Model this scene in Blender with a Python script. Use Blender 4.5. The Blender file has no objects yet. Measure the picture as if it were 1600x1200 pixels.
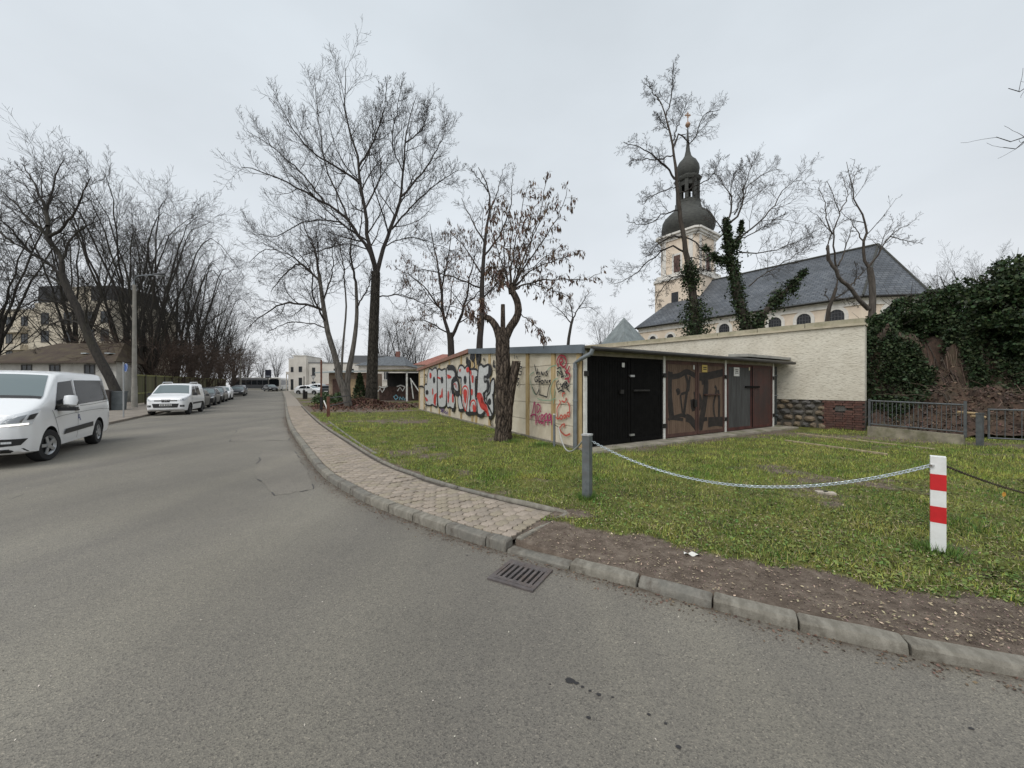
import bpy, bmesh, math, random
import numpy as np
from mathutils import Vector, Matrix, noise as mnoise
R = math.radians
scene = bpy.context.scene
COL = scene.collection

# ------------------------------------------------------------------ camera
F = 600.0; CX = 800.0; HY = 604.0; CAMZ = 1.6      # pixels of the 1600x1200 photo
cam_d = bpy.data.cameras.new('camera'); cam = bpy.data.objects.new('camera', cam_d); COL.objects.link(cam)
cam_d.sensor_fit = 'HORIZONTAL'; cam_d.sensor_width = 36.0; cam_d.lens = 36.0 * F / 1600.0
cam_d.shift_y = (HY - 600.0) / 1600.0
cam_d.clip_start = 0.05; cam_d.clip_end = 2000.0
cam.location = (0, 0, CAMZ); cam.rotation_euler = (R(90), 0, 0)
scene.camera = cam

# ------------------------------------------------------------------ sky
world = bpy.data.worlds.new('World'); scene.world = world; world.use_nodes = True
SUN_EL = R(56); SUN_AZ = R(-146)
def build_world():
    nt = world.node_tree; nt.nodes.clear(); N = nt.nodes.new; L = nt.links.new
    out = N('ShaderNodeOutputWorld'); bg = N('ShaderNodeBackground'); bg.inputs['Strength'].default_value = 1.0
    sky = N('ShaderNodeTexSky'); sky.sky_type = 'NISHITA'; sky.sun_disc = False
    sky.sun_elevation = SUN_EL; sky.sun_rotation = SUN_AZ; sky.dust_density = 4.0; sky.air_density = 1.0
    sc = N('ShaderNodeVectorMath'); sc.operation = 'SCALE'; sc.inputs['Scale'].default_value = 0.07
    L(sky.outputs[0], sc.inputs[0])
    tc = N('ShaderNodeTexCoord'); sep = N('ShaderNodeSeparateXYZ'); L(tc.outputs['Generated'], sep.inputs[0])
    ramp = N('ShaderNodeValToRGB'); cr = ramp.color_ramp
    cr.elements[0].position = 0.0; cr.elements[0].color = (0.700, 0.715, 0.735, 1)
    cr.elements[1].position = 1.0; cr.elements[1].color = (0.52, 0.575, 0.62, 1)
    e = cr.elements.new(0.35); e.color = (0.590, 0.630, 0.668, 1)
    L(sep.outputs['Z'], ramp.inputs[0])
    mp = N('ShaderNodeMapping'); mp.inputs['Scale'].default_value = (1, 1, 2.2); L(tc.outputs['Generated'], mp.inputs[0])
    nz = N('ShaderNodeTexNoise'); nz.inputs['Scale'].default_value = 1.6; nz.inputs['Detail'].default_value = 5; nz.inputs['Roughness'].default_value = 0.5
    L(mp.outputs[0], nz.inputs['Vector'])
    mr = N('ShaderNodeMapRange'); mr.inputs['From Min'].default_value = 0.3; mr.inputs['From Max'].default_value = 0.7
    mr.inputs['To Min'].default_value = 0.90; mr.inputs['To Max'].default_value = 1.07; L(nz.outputs[0], mr.inputs[0])
    s2 = N('ShaderNodeVectorMath'); s2.operation = 'SCALE'; L(ramp.outputs[0], s2.inputs[0]); L(mr.outputs[0], s2.inputs['Scale'])
    mix = N('ShaderNodeMix'); mix.data_type = 'RGBA'; mix.inputs['Factor'].default_value = 0.94     # an overcast deck over the clear sky
    L(sc.outputs[0], mix.inputs['A']); L(s2.outputs[0], mix.inputs['B'])
    L(mix.outputs['Result'], bg.inputs['Color']); L(bg.outputs[0], out.inputs[0])
build_world()
sun_d = bpy.data.lights.new('sun', 'SUN'); sun_d.energy = 1.5; sun_d.angle = R(50); sun_d.color = (1.0, 0.97, 0.92)
sun = bpy.data.objects.new('sun', sun_d); COL.objects.link(sun)
sun.rotation_euler = (R(90) - SUN_EL, 0, R(180) - SUN_AZ)      # from behind the camera's left shoulder
scene.view_settings.view_transform = 'Standard'; scene.view_settings.look = 'None'
scene.view_settings.exposure = 0.38; scene.view_settings.gamma = 1.0; scene.view_settings.use_curve_mapping = False
scene.cycles.max_bounces = 6; scene.cycles.diffuse_bounces = 3; scene.cycles.glossy_bounces = 3; scene.cycles.transparent_max_bounces = 6

# ------------------------------------------------------------------ layout helpers
def W(px, py, Y): return Vector(((px - CX) / F * Y, Y, CAMZ - (py - HY) / F * Y))
def G(px, py, z=0.0):
    Y = (CAMZ - z) * F / (py - HY); return Vector(((px - CX) / F * Y, Y, z))
def gz(y): return 0.011 * min(max(y - 28.0, 0.0), 90.0)
def gzn(y): return 0.011 * np.clip(y - 28.0, 0.0, 90.0)

# ------------------------------------------------------------------ materials
MATS = {}
def mat(name, col, rough=0.8, var=0.0, scale=5.0, bump=0.0, bscale=None, metal=0.0, col2=None, spec=0.5, island=0.0,
        emit=None, coat=0.0, detail=6, stretch=None, coords='Object', dirt=None, alpha=None):
    if name in MATS: return MATS[name]
    m = bpy.data.materials.new(name); m.use_nodes = True; nt = m.node_tree; N = nt.nodes.new; L = nt.links.new
    b = nt.nodes['Principled BSDF']; b.inputs['Roughness'].default_value = rough; b.inputs['Metallic'].default_value = metal
    b.inputs['Specular IOR Level'].default_value = spec
    if coat: b.inputs['Coat Weight'].default_value = coat; b.inputs['Coat Roughness'].default_value = 0.05
    c = (*col, 1) if len(col) == 3 else col
    b.inputs['Base Color'].default_value = c
    src = None
    tc = N('ShaderNodeTexCoord'); vec = tc.outputs[coords]
    if stretch:
        mp = N('ShaderNodeMapping'); mp.inputs['Scale'].default_value = stretch; L(vec, mp.inputs[0]); vec = mp.outputs[0]
    if var > 0 or col2:
        nz = N('ShaderNodeTexNoise'); nz.inputs['Scale'].default_value = scale; nz.inputs['Detail'].default_value = detail; nz.inputs['Roughness'].default_value = 0.62
        L(vec, nz.inputs['Vector'])
        rp = N('ShaderNodeValToRGB'); r = rp.color_ramp
        if col2: a, z = c, (*col2, 1)
        else:
            a = tuple(max(0, x * (1 - var)) for x in col) + (1,); z = tuple(min(1, x * (1 + var)) for x in col) + (1,)
        r.elements[0].position = 0.36; r.elements[0].color = a; r.elements[1].position = 0.64; r.elements[1].color = z
        L(nz.outputs[0], rp.inputs[0]); src = rp.outputs[0]
    if island:
        gi = N('ShaderNodeNewGeometry'); hs = N('ShaderNodeHueSaturation')
        mr = N('ShaderNodeMapRange'); mr.inputs['To Min'].default_value = 1 - island; mr.inputs['To Max'].default_value = 1 + island
        L(gi.outputs['Random Per Island'], mr.inputs[0]); L(mr.outputs[0], hs.inputs['Value'])
        mu = N('ShaderNodeMath'); mu.operation = 'MULTIPLY'; mu.inputs[1].default_value = 7.31; L(gi.outputs['Random Per Island'], mu.inputs[0])
        fr = N('ShaderNodeMath'); fr.operation = 'FRACT'; L(mu.outputs[0], fr.inputs[0])
        m2 = N('ShaderNodeMapRange'); m2.inputs['To Min'].default_value = 0.5 - island * 0.07; m2.inputs['To Max'].default_value = 0.5 + island * 0.05
        L(fr.outputs[0], m2.inputs[0]); L(m2.outputs[0], hs.inputs['Hue'])
        if src: L(src, hs.inputs['Color'])
        else: hs.inputs['Color'].default_value = c
        src = hs.outputs[0]
    if dirt:                                   # a second, larger stain layer: (colour, scale, amount)
        n2 = N('ShaderNodeTexNoise'); n2.inputs['Scale'].default_value = dirt[1]; n2.inputs['Detail'].default_value = 8; n2.inputs['Roughness'].default_value = 0.7
        L(vec, n2.inputs['Vector'])
        m3 = N('ShaderNodeMapRange'); m3.inputs['From Min'].default_value = 0.48; m3.inputs['From Max'].default_value = 0.70; m3.inputs['To Max'].default_value = dirt[2]
        L(n2.outputs[0], m3.inputs[0])
        mx = N('ShaderNodeMix'); mx.data_type = 'RGBA'; L(m3.outputs[0], mx.inputs['Factor'])
        if src: L(src, mx.inputs['A'])
        else: mx.inputs['A'].default_value = c
        mx.inputs['B'].default_value = (*dirt[0], 1); src = mx.outputs['Result']
    if src: L(src, b.inputs['Base Color'])
    if bump:
        nb = N('ShaderNodeTexNoise'); nb.inputs['Scale'].default_value = bscale or scale * 4; nb.inputs['Detail'].default_value = 8; nb.inputs['Roughness'].default_value = 0.65
        L(vec, nb.inputs['Vector'])
        bp = N('ShaderNodeBump'); bp.inputs['Strength'].default_value = bump; bp.inputs['Distance'].default_value = 0.02
        L(nb.outputs[0], bp.inputs['Height']); L(bp.outputs[0], b.inputs['Normal'])
    if emit:
        b.inputs['Emission Color'].default_value = (*emit[0], 1); b.inputs['Emission Strength'].default_value = emit[1]
    MATS[name] = m; return m

# ------------------------------------------------------------------ mesh builder
class MB:
    def __init__(s): s.v = []; s.f = []; s.mi = []; s.m = 0
    def add(s, vs, fs):
        o = len(s.v); s.v.extend([tuple(p) for p in vs]); s.f.extend([tuple(i + o for i in f) for f in fs]); s.mi.extend([s.m] * len(fs)); return s
    def box(s, c, size, rz=0.0, M=None, taper=1.0):
        x, y, z = [d / 2 for d in size]; vs = []
        for k in (-1, 1):
            t = taper if k > 0 else 1.0
            for (i, j) in ((-1, -1), (1, -1), (1, 1), (-1, 1)): vs.append(Vector((i * x * t, j * y * t, k * z)))
        if M is not None: vs = [M @ p for p in vs]
        elif rz:
            ca, sa = math.cos(rz), math.sin(rz); vs = [Vector((p.x * ca - p.y * sa, p.x * sa + p.y * ca, p.z)) for p in vs]
        c = Vector(c); vs = [p + c for p in vs]
        return s.add(vs, [(3, 2, 1, 0), (4, 5, 6, 7), (0, 1, 5, 4), (1, 2, 6, 5), (2, 3, 7, 6), (3, 0, 4, 7)])
    def prism(s, poly, z0, z1):                 # vertical extrusion of an xy polygon, z0/z1 scalars or lists
        n = len(poly)
        a = z0 if hasattr(z0, '__len__') else [z0] * n; b = z1 if hasattr(z1, '__len__') else [z1] * n
        ar = sum(poly[i][0] * poly[(i + 1) % n][1] - poly[(i + 1) % n][0] * poly[i][1] for i in range(n))
        if ar < 0: poly = poly[::-1]; a = a[::-1]; b = b[::-1]
        vs = [(p[0], p[1], a[i]) for i, p in enumerate(poly)] + [(p[0], p[1], b[i]) for i, p in enumerate(poly)]
        fs = [tuple(range(n - 1, -1, -1)), tuple(range(n, 2 * n))] + [(i, (i + 1) % n, n + (i + 1) % n, n + i) for i in range(n)]
        return s.add(vs, fs)
    def slab(s, poly3, n, th):                  # a 3D polygon extruded by n*th
        k = len(poly3); n = Vector(n) * th; vs = [Vector(p) for p in poly3] + [Vector(p) + n for p in poly3]
        fs = [tuple(range(k - 1, -1, -1)), tuple(range(k, 2 * k))] + [(i, (i + 1) % k, k + (i + 1) % k, k + i) for i in range(k)]
        return s.add(vs, fs)
    def face(s, pts): return s.add(pts, [tuple(range(len(pts)))])
    def tube(s, pts, r, sides=8, cap=True):
        pts = [Vector(p) for p in pts]; n = len(pts); rr = r if hasattr(r, '__len__') else [r] * n
        u = None; vs = []
        for i, p in enumerate(pts):
            t = (pts[min(i + 1, n - 1)] - pts[max(i - 1, 0)]).normalized()
            if u is None:
                u = t.cross(Vector((0, 0, 1)) if abs(t.z) < .9 else Vector((1, 0, 0))).normalized()
            else: u = (u - t * u.dot(t)).normalized()
            w = t.cross(u)
            for k in range(sides):
                a = 2 * math.pi * k / sides; vs.append(p + (u * math.cos(a) + w * math.sin(a)) * rr[i])
        fs = [(i * sides + k, i * sides + (k + 1) % sides, (i + 1) * sides + (k + 1) % sides, (i + 1) * sides + k) for i in range(n - 1) for k in range(sides)]
        if cap: fs += [tuple(range(sides - 1, -1, -1)), tuple(range((n - 1) * sides, n * sides))]
        return s.add(vs, fs)
    def lathe(s, prof, c=(0, 0, 0), seg=24, axis='z', rot=0.0, caps=True):
        vs = []; n = len(prof); c = Vector(c)
        for (r, h) in prof:
            for k in range(seg):
                a = 2 * math.pi * k / seg + rot
                if axis == 'z': vs.append(c + Vector((r * math.cos(a), r * math.sin(a), h)))
                else: vs.append(c + Vector((r * math.cos(a), h, r * math.sin(a))))
        fs = [(i * seg + k, i * seg + (k + 1) % seg, (i + 1) * seg + (k + 1) % seg, (i + 1) * seg + k) for i in range(n - 1) for k in range(seg)]
        if caps: fs += [tuple(range(seg - 1, -1, -1)), tuple(range((n - 1) * seg, n * seg))]
        return s.add(vs, fs)
    def grid(s, fn, nu, nv):
        vs = [fn(i / nu, j / nv) for j in range(nv + 1) for i in range(nu + 1)]
        fs = [(j * (nu + 1) + i, j * (nu + 1) + i + 1, (j + 1) * (nu + 1) + i + 1, (j + 1) * (nu + 1) + i) for j in range(nv) for i in range(nu)]
        return s.add(vs, fs)
    def mesh(s, name, mats, off=None, smooth=False, fix=True):
        me = bpy.data.meshes.new(name)
        vs = s.v if off is None else [(p[0] - off[0], p[1] - off[1], p[2] - off[2]) for p in s.v]
        me.from_pydata(vs, [], s.f)
        for m in (mats if isinstance(mats, (list, tuple)) else [mats]): me.materials.append(m)
        if any(s.mi): me.polygons.foreach_set('material_index', s.mi)
        if fix:
            bm = bmesh.new(); bm.from_mesh(me); bmesh.ops.recalc_face_normals(bm, faces=bm.faces); bm.to_mesh(me); bm.free()
        if smooth:
            me.polygons.foreach_set('use_smooth', [True] * len(me.polygons))
            if smooth != 'all': me.set_sharp_from_angle(angle=R(smooth if smooth is not True else 35))
        me.update(); return me
    def build(s, name, mats, parent=None, smooth=False, world=True, fix=True):
        off = None
        if parent is not None and world:
            r = parent
            while r.parent: r = r.parent
            off = r.location
        return link(name, s.mesh(name, mats, off, smooth, fix), parent)
def link(name, data, parent=None):
    o = bpy.data.objects.new(name, data); COL.objects.link(o)
    if parent is not None: o.parent = parent
    return o
def tag(o, label=None, cat=None, group=None, kind=None):
    if label: o['label'] = label
    if cat: o['category'] = cat
    if group: o['group'] = group
    if kind: o['kind'] = kind
    return o
def thing(name, loc, label, cat, group=None, rz=0.0):
    o = link(name, None); o.location = loc; o.rotation_euler = (0, 0, rz); o.empty_display_size = 0.2
    return tag(o, label, cat, group)
def copy_tree(o, parent=None):
    c = o.copy(); COL.objects.link(c); c.parent = parent
    for ch in list(o.children): copy_tree(ch, c)
    return c
def np_mesh(name, V, Fq, m, tri=False, smooth=False):
    """V (n,3), Fq (f,4) or (f,3) integer arrays -> mesh, fast"""
    me = bpy.data.meshes.new(name); k = 3 if tri else 4; nf = len(Fq)
    me.vertices.add(len(V)); me.vertices.foreach_set('co', np.ascontiguousarray(V, dtype=np.float32).ravel())
    me.loops.add(nf * k); me.loops.foreach_set('vertex_index', np.ascontiguousarray(Fq, dtype=np.int32).ravel())
    me.polygons.add(nf); me.polygons.foreach_set('loop_start', np.arange(0, nf * k, k, dtype=np.int32))
    try: me.polygons.foreach_set('loop_total', np.full(nf, k, dtype=np.int32))
    except Exception: pass
    if smooth: me.polygons.foreach_set('use_smooth', np.ones(nf, dtype=bool))
    for q in (m if isinstance(m, (list, tuple)) else [m]): me.materials.append(q)
    me.update(calc_edges=True); return me
def catmull(pts, n):
    """resample a control polyline smoothly into n+1 points, even by control index length"""
    P = [np.array(p, float) for p in pts]; seg = len(P) - 1; out = []
    d = np.array([np.linalg.norm(P[i + 1] - P[i]) for i in range(seg)]); cum = np.concatenate([[0], np.cumsum(d)])
    for k in range(n + 1):
        t = cum[-1] * k / n; i = min(int(np.searchsorted(cum, t, side='right')) - 1, seg - 1); u = (t - cum[i]) / max(d[i], 1e-9)
        p0 = P[i - 1] if i > 0 else 2 * P[0] - P[1]; p1, p2 = P[i], P[i + 1]; p3 = P[i + 2] if i + 2 <= seg else 2 * P[-1] - P[-2]
        out.append(0.5 * ((2 * p1) + (-p0 + p2) * u + (2 * p0 - 5 * p1 + 4 * p2 - p3) * u * u + (-p0 + 3 * p1 - 3 * p2 + p3) * u ** 3))
    return out
# ================================================================== GROUND, ROAD, KERBS
rng = np.random.default_rng(7); random.seed(7)
KC = [(60, -14), (30, -5.5), (12, -1.0), (6, 0.95), (2.81, 2.1), (2.16, 2.37), (1.66, 2.63), (1.15, 2.94), (0.79, 3.16), (0.0, 3.66), (-0.6, 4.08), (-1.54, 4.85),
      (-2.27, 5.55), (-3.46, 6.96), (-5.16, 9.5), (-8.4, 14.5), (-12.28, 20.87), (-16.9, 28.6), (-27, 45.5), (-47.9, 80.0)]
KP = np.array(catmull(KC, 1400)); KS = np.concatenate([[0], np.cumsum(np.linalg.norm(np.diff(KP, axis=0), axis=1))])
def kerb_at(s):
    p = np.array([np.interp(s, KS, KP[:, 0]), np.interp(s, KS, KP[:, 1])]); q = np.array([np.interp(s + .05, KS, KP[:, 0]), np.interp(s + .05, KS, KP[:, 1])])
    t = (q - p) / np.linalg.norm(q - p); return p, t, np.array([t[1], -t[0]])       # point, tangent, normal towards the pavement (right of travel)
def XR(y): return np.interp(y, KP[:, 1], KP[:, 0])
LK = [(-60, -14), (-24, 0.0), (-17.0, 6), (-14.9, 9), (-14.75, 12.2), (-16.8, 15.9), (-19.8, 20.9), (-23.7, 27.4), (-31.8, 41), (-55.1, 80)]
LP = np.array(catmull(LK, 400))
LS = np.concatenate([[0], np.cumsum(np.linalg.norm(np.diff(LP, axis=0), axis=1))])
def XL(y): return np.interp(y, LP[:, 1], LP[:, 0])
def s_of_y(y): return float(np.interp(y, KP[:, 1], KS))
S_END = s_of_y(3.70)                     # where the paved footway ends
PAVW = 1.12

def dist_kerb(x, y):
    P = KP[::4]; out = np.empty(len(x))
    for i in range(0, len(x), 4000):
        a = np.stack([x[i:i + 4000], y[i:i + 4000]], 1); out[i:i + 4000] = np.sqrt(((a[:, None, :] - P[None]) ** 2).sum(2)).min(1)
    return out
def vnoise(x, y, sc, seed=0.0, oct=3):
    o = np.empty(len(x))
    for i in range(len(x)): o[i] = mnoise.fractal(Vector((x[i] * sc + seed, y[i] * sc - seed, seed)), 1.0, 2.0, oct)
    return o

# ---- wide terrain sheet to the horizon
def ground_sheet():
    ys = np.concatenate([np.linspace(-60, 28, 6), np.linspace(32, 118, 12), [160, 260, 420, 700, 1200]]); xs = np.concatenate([[-1200, -600, -300], np.linspace(-150, 150, 25), [300, 600, 1200]])
    V = np.array([(x, y, gz(y) - 0.06) for y in ys for x in xs]); nx = len(xs)
    Q = np.array([(j * nx + i, j * nx + i + 1, (j + 1) * nx + i + 1, (j + 1) * nx + i) for j in range(len(ys) - 1) for i in range(nx - 1)])
    m = mat('waste_ground', (0.085, 0.075, 0.05), 0.95, col2=(0.13, 0.115, 0.085), scale=0.35, bump=.4, bscale=6)
    tag(link('ground', np_mesh('ground', V, Q, m)), kind='structure')
ground_sheet()

# ---- asphalt
def asphalt_mat(name='asphalt', k=1.0, warm=1.0):
    m = bpy.data.materials.new(name); m.use_nodes = True; nt = m.node_tree; N = nt.nodes.new; L = nt.links.new
    b = nt.nodes['Principled BSDF']; b.inputs['Roughness'].default_value = 0.78; b.inputs['Specular IOR Level'].default_value = 0.4
    tc = N('ShaderNodeTexCoord')
    def noise(sc, det=4, ro=.6):
        n = N('ShaderNodeTexNoise'); n.inputs['Scale'].default_value = sc; n.inputs['Detail'].default_value = det; n.inputs['Roughness'].default_value = ro
        L(tc.outputs['Object'], n.inputs['Vector']); return n.outputs[0]
    def ramp(f, stops):
        r = N('ShaderNodeValToRGB'); e = r.color_ramp.elements
        while len(e) < len(stops): e.new(0.5)
        for k, (p, c) in enumerate(stops): e[k].position = p; e[k].color = (*c, 1)
        L(f, r.inputs[0]); return r.outputs[0]
    def mix(a, bb, f, mode='MIX'):
        x = N('ShaderNodeMix'); x.data_type = 'RGBA'; x.blend_type = mode
        for k, s in (('A', a), ('B', bb)):
            if isinstance(s, tuple): x.inputs[k].default_value = (*s, 1)
            else: L(s, x.inputs[k])
        if isinstance(f, float): x.inputs['Factor'].default_value = f
        else: L(f, x.inputs['Factor'])
        return x.outputs['Result']
    base = ramp(noise(0.22, 5, .6), [(.33, (0.150 * k * warm, 0.138 * k, 0.118 * k)), (.5, (0.184 * k * warm, 0.169 * k, 0.144 * k)), (.68, (0.222 * k * warm, 0.205 * k, 0.175 * k))])
    vo = N('ShaderNodeTexVoronoi'); vo.inputs['Scale'].default_value = 135; L(tc.outputs['Object'], vo.inputs['Vector'])
    agg = N('ShaderNodeSeparateColor'); L(vo.outputs['Color'], agg.inputs[0])
    ag = ramp(agg.outputs[0], [(.0, (.58, .58, .59)), (.28, (.90, .90, .90)), (.82, (1.08, 1.08, 1.06)), (.96, (1.22, 1.20, 1.17)), (1.0, (1.55, 1.52, 1.46))])
    c = mix(base, ag, 1.0, 'MULTIPLY')
    fine = ramp(noise(260, 2), [(.3, (.70, .70, .70)), (.7, (1.28, 1.28, 1.28))]); c = mix(c, fine, 1.0, 'MULTIPLY')
    streak = N('ShaderNodeMapping'); streak.inputs['Rotation'].default_value = (0, 0, R(-31)); streak.inputs['Scale'].default_value = (1.1, .09, 1); L(tc.outputs['Object'], streak.inputs[0])
    n5 = N('ShaderNodeTexNoise'); n5.inputs['Scale'].default_value = 1.0; n5.inputs['Detail'].default_value = 4; L(streak.outputs[0], n5.inputs['Vector'])
    c = mix(c, ramp(n5.outputs[0], [(.35, (.88, .88, .90)), (.65, (1.10, 1.10, 1.08))]), 1.0, 'MULTIPLY')
    at = N('ShaderNodeAttribute'); at.attribute_name = 'grime'
    gn = N('ShaderNodeMath'); gn.operation = 'MULTIPLY'; L(at.outputs['Fac'], gn.inputs[0])
    gm = N('ShaderNodeMapRange'); gm.inputs['From Min'].default_value = .35; gm.inputs['From Max'].default_value = .6; L(noise(7, 6, .7), gm.inputs[0]); L(gm.outputs[0], gn.inputs[1])
    c = mix(c, (0.072, 0.052, 0.036), gn.outputs[0])
    # cracks: thin voronoi edges, only where a coarse noise is high
    vc = N('ShaderNodeTexVoronoi'); vc.feature = 'DISTANCE_TO_EDGE'; vc.inputs['Scale'].default_value = 0.33
    wob = N('ShaderNodeMix'); wob.data_type = 'RGBA'; wob.inputs['Factor'].default_value = .12; L(tc.outputs['Object'], wob.inputs['A'])
    wn = N('ShaderNodeTexNoise'); wn.inputs['Scale'].default_value = 2.5; L(tc.outputs['Object'], wn.inputs['Vector']); L(wn.outputs['Color'], wob.inputs['B']); L(wob.outputs['Result'], vc.inputs['Vector'])
    ck = N('ShaderNodeMath'); ck.operation = 'LESS_THAN'; ck.inputs[1].default_value = 0.0035; L(vc.outputs['Distance'], ck.inputs[0])
    cg = N('ShaderNodeMapRange'); cg.inputs['From Min'].default_value = .70; cg.inputs['From Max'].default_value = .74; L(noise(.3, 2), cg.inputs[0])
    cm = N('ShaderNodeMath'); cm.operation = 'MULTIPLY'; L(ck.outputs[0], cm.inputs[0]); L(cg.outputs[0], cm.inputs[1])
    c = mix(c, (0.035, 0.032, 0.03), cm.outputs[0])
    # tar spots
    vs = N('ShaderNodeTexVoronoi'); vs.inputs['Scale'].default_value = 1.7; L(tc.outputs['Object'], vs.inputs['Vector'])
    sp = N('ShaderNodeMath'); sp.operation = 'LESS_THAN'; sp.inputs[1].default_value = 0.014; L(vs.outputs['Distance'], sp.inputs[0])
    c = mix(c, (0.03, 0.028, 0.028), sp.outputs[0])
    L(c, b.inputs['Base Color'])
    bp = N('ShaderNodeBump'); bp.inputs['Strength'].default_value = .55; bp.inputs['Distance'].default_value = .006
    ad = N('ShaderNodeMath'); ad.operation = 'ADD'; L(noise(120, 3), ad.inputs[0]); L(vo.outputs['Distance'], ad.inputs[1])
    L(ad.outputs[0], bp.inputs['Height']); L(bp.outputs[0], b.inputs['Normal'])
    MATS[name] = m; return m
asphalt_mat()
def add_attr(me, name, vals):
    a = me.attributes.new(name, 'FLOAT', 'POINT'); a.data.foreach_set('value', np.asarray(vals, dtype=np.float32))
def build_road():
    ys = np.concatenate([np.linspace(-14, 1.5, 14), np.linspace(1.8, 12, 60), np.linspace(12.5, 80, 60)]); off = np.array([0, .04, .09, .16, .26, .42, .7, 1.2, 2.2, 4.0])
    V = []; gr = []
    for y in ys:
        xr = XR(y) + .05; xl = XL(y) - .05; w = xr - xl
        cols = [xr - o for o in off] + [xl + (w - 4.0) * t for t in (.75, .5, .25, .08, .02, 0)]
        for k, x in enumerate(cols):
            V.append((x, y, gz(y)))
            gr.append({0: 1, 1: .95, 2: .7, 3: .42, 4: .2, 5: .08}.get(k, 0.0))
    nx = 16; Q = [(j * nx + i + 1, j * nx + i, (j + 1) * nx + i, (j + 1) * nx + i + 1) for j in range(len(ys) - 1) for i in range(nx - 1)]
    me = np_mesh('road', np.array(V), np.array(Q), MATS['asphalt']); add_attr(me, 'grime', gr)
    tag(link('road', me), kind='structure')
    mb = MB(); P = [(-70, 79.9), (-10, 79.9), (10, 95), (-70, 95)]; mb.face([(x, y, gz(y) + .004) for x, y in P]); o = mb.build('cross_street', MATS['asphalt']); tag(o, kind='structure')
build_road()
def build_patches():
    m = asphalt_mat('asphalt_patch', 1.06, 1.01); tar = mat('tar_seam', (.05, .046, .042), .6, var=.4, scale=9); r = random.Random(12)
    for k, q in enumerate([[(398, 742), (430, 775), (492, 764), (478, 735), (462, 706), (410, 703)], [(360, 690), (452, 688), (449, 668), (372, 668)]]):
        P = [G(*p) for p in q]; E = []
        for a, b in zip(P, P[1:] + P[:1]):
            for t in np.linspace(0, 1, 9)[:-1]: p = a.lerp(b, t); E.append(Vector((p.x + r.uniform(-.025, .025), p.y + r.uniform(-.03, .03), .003)))
        mb = MB(); mb.face([(p.x, p.y, .003 + .0006 * k) for p in E]); tag(mb.build('asphalt_patch', m), kind='structure')
        mb = MB(); n = len(E)
        for i in range(n):
            if r.random() < .8: continue
            a, b = E[i], E[(i + 1) % n]; d = (b - a); s = Vector((-d.y, d.x, 0)).normalized() * r.uniform(.004, .013); z = Vector((0, 0, .0025)); mb.face([a - s + z, b - s + z, b + s + z, a + s + z])
        tag(mb.build('tar_seam', tar), kind='structure')
build_patches()

# ---- kerb stones
M_kerb = mat('kerb_concrete', (0.175, 0.16, 0.13), .9, col2=(0.27, 0.25, 0.21), scale=9, bump=.5, bscale=90, dirt=((.075, .062, .045), 3.0, .9), coords='Object')
M_kerb2 = mat('kerb_concrete_grey', (0.15, 0.142, 0.122), .9, col2=(0.23, 0.215, 0.185), scale=7, bump=.5, bscale=90, dirt=((.08, .065, .05), 5, .8))
def kerb_mesh(name, seed, m, h=0.10, w=0.13, chip=False):
    r = random.Random(seed); mb = MB(); prof = [(0.006, -.16), (0.0, h - .035), (.006, h - .014), (.022, h), (w - .01, h), (w, h - .01), (w, -.16)]
    xs = [-.5, -.47, -.2, .1, .32, .47, .5]; n = len(prof); vs = []
    for i, x in enumerate(xs):
        e = .006 if i in (0, len(xs) - 1) else 0
        for k, (a, z) in enumerate(prof):
            jz = r.uniform(-.004, .004); ja = r.uniform(-.004, .004)
            if chip and i >= 4 and k in (1, 2, 3): jz -= .045 if i == 5 else .03; ja += .02
            vs.append((x, a + (e if k < 3 else (-e if k > 4 else 0)) + ja, z - (e if 0 < k < 6 else 0) + (jz if k not in (0, 6) else 0)))
    fs = [(i * n + k, i * n + k + 1, (i + 1) * n + k + 1, (i + 1) * n + k) for i in range(len(xs) - 1) for k in range(n - 1)]
    fs += [tuple(range(n)), tuple(range((len(xs) - 1) * n + n - 1, (len(xs) - 1) * n - 1, -1))]
    mb.add(vs, fs); return mb.mesh(name, m, smooth=30)
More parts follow.
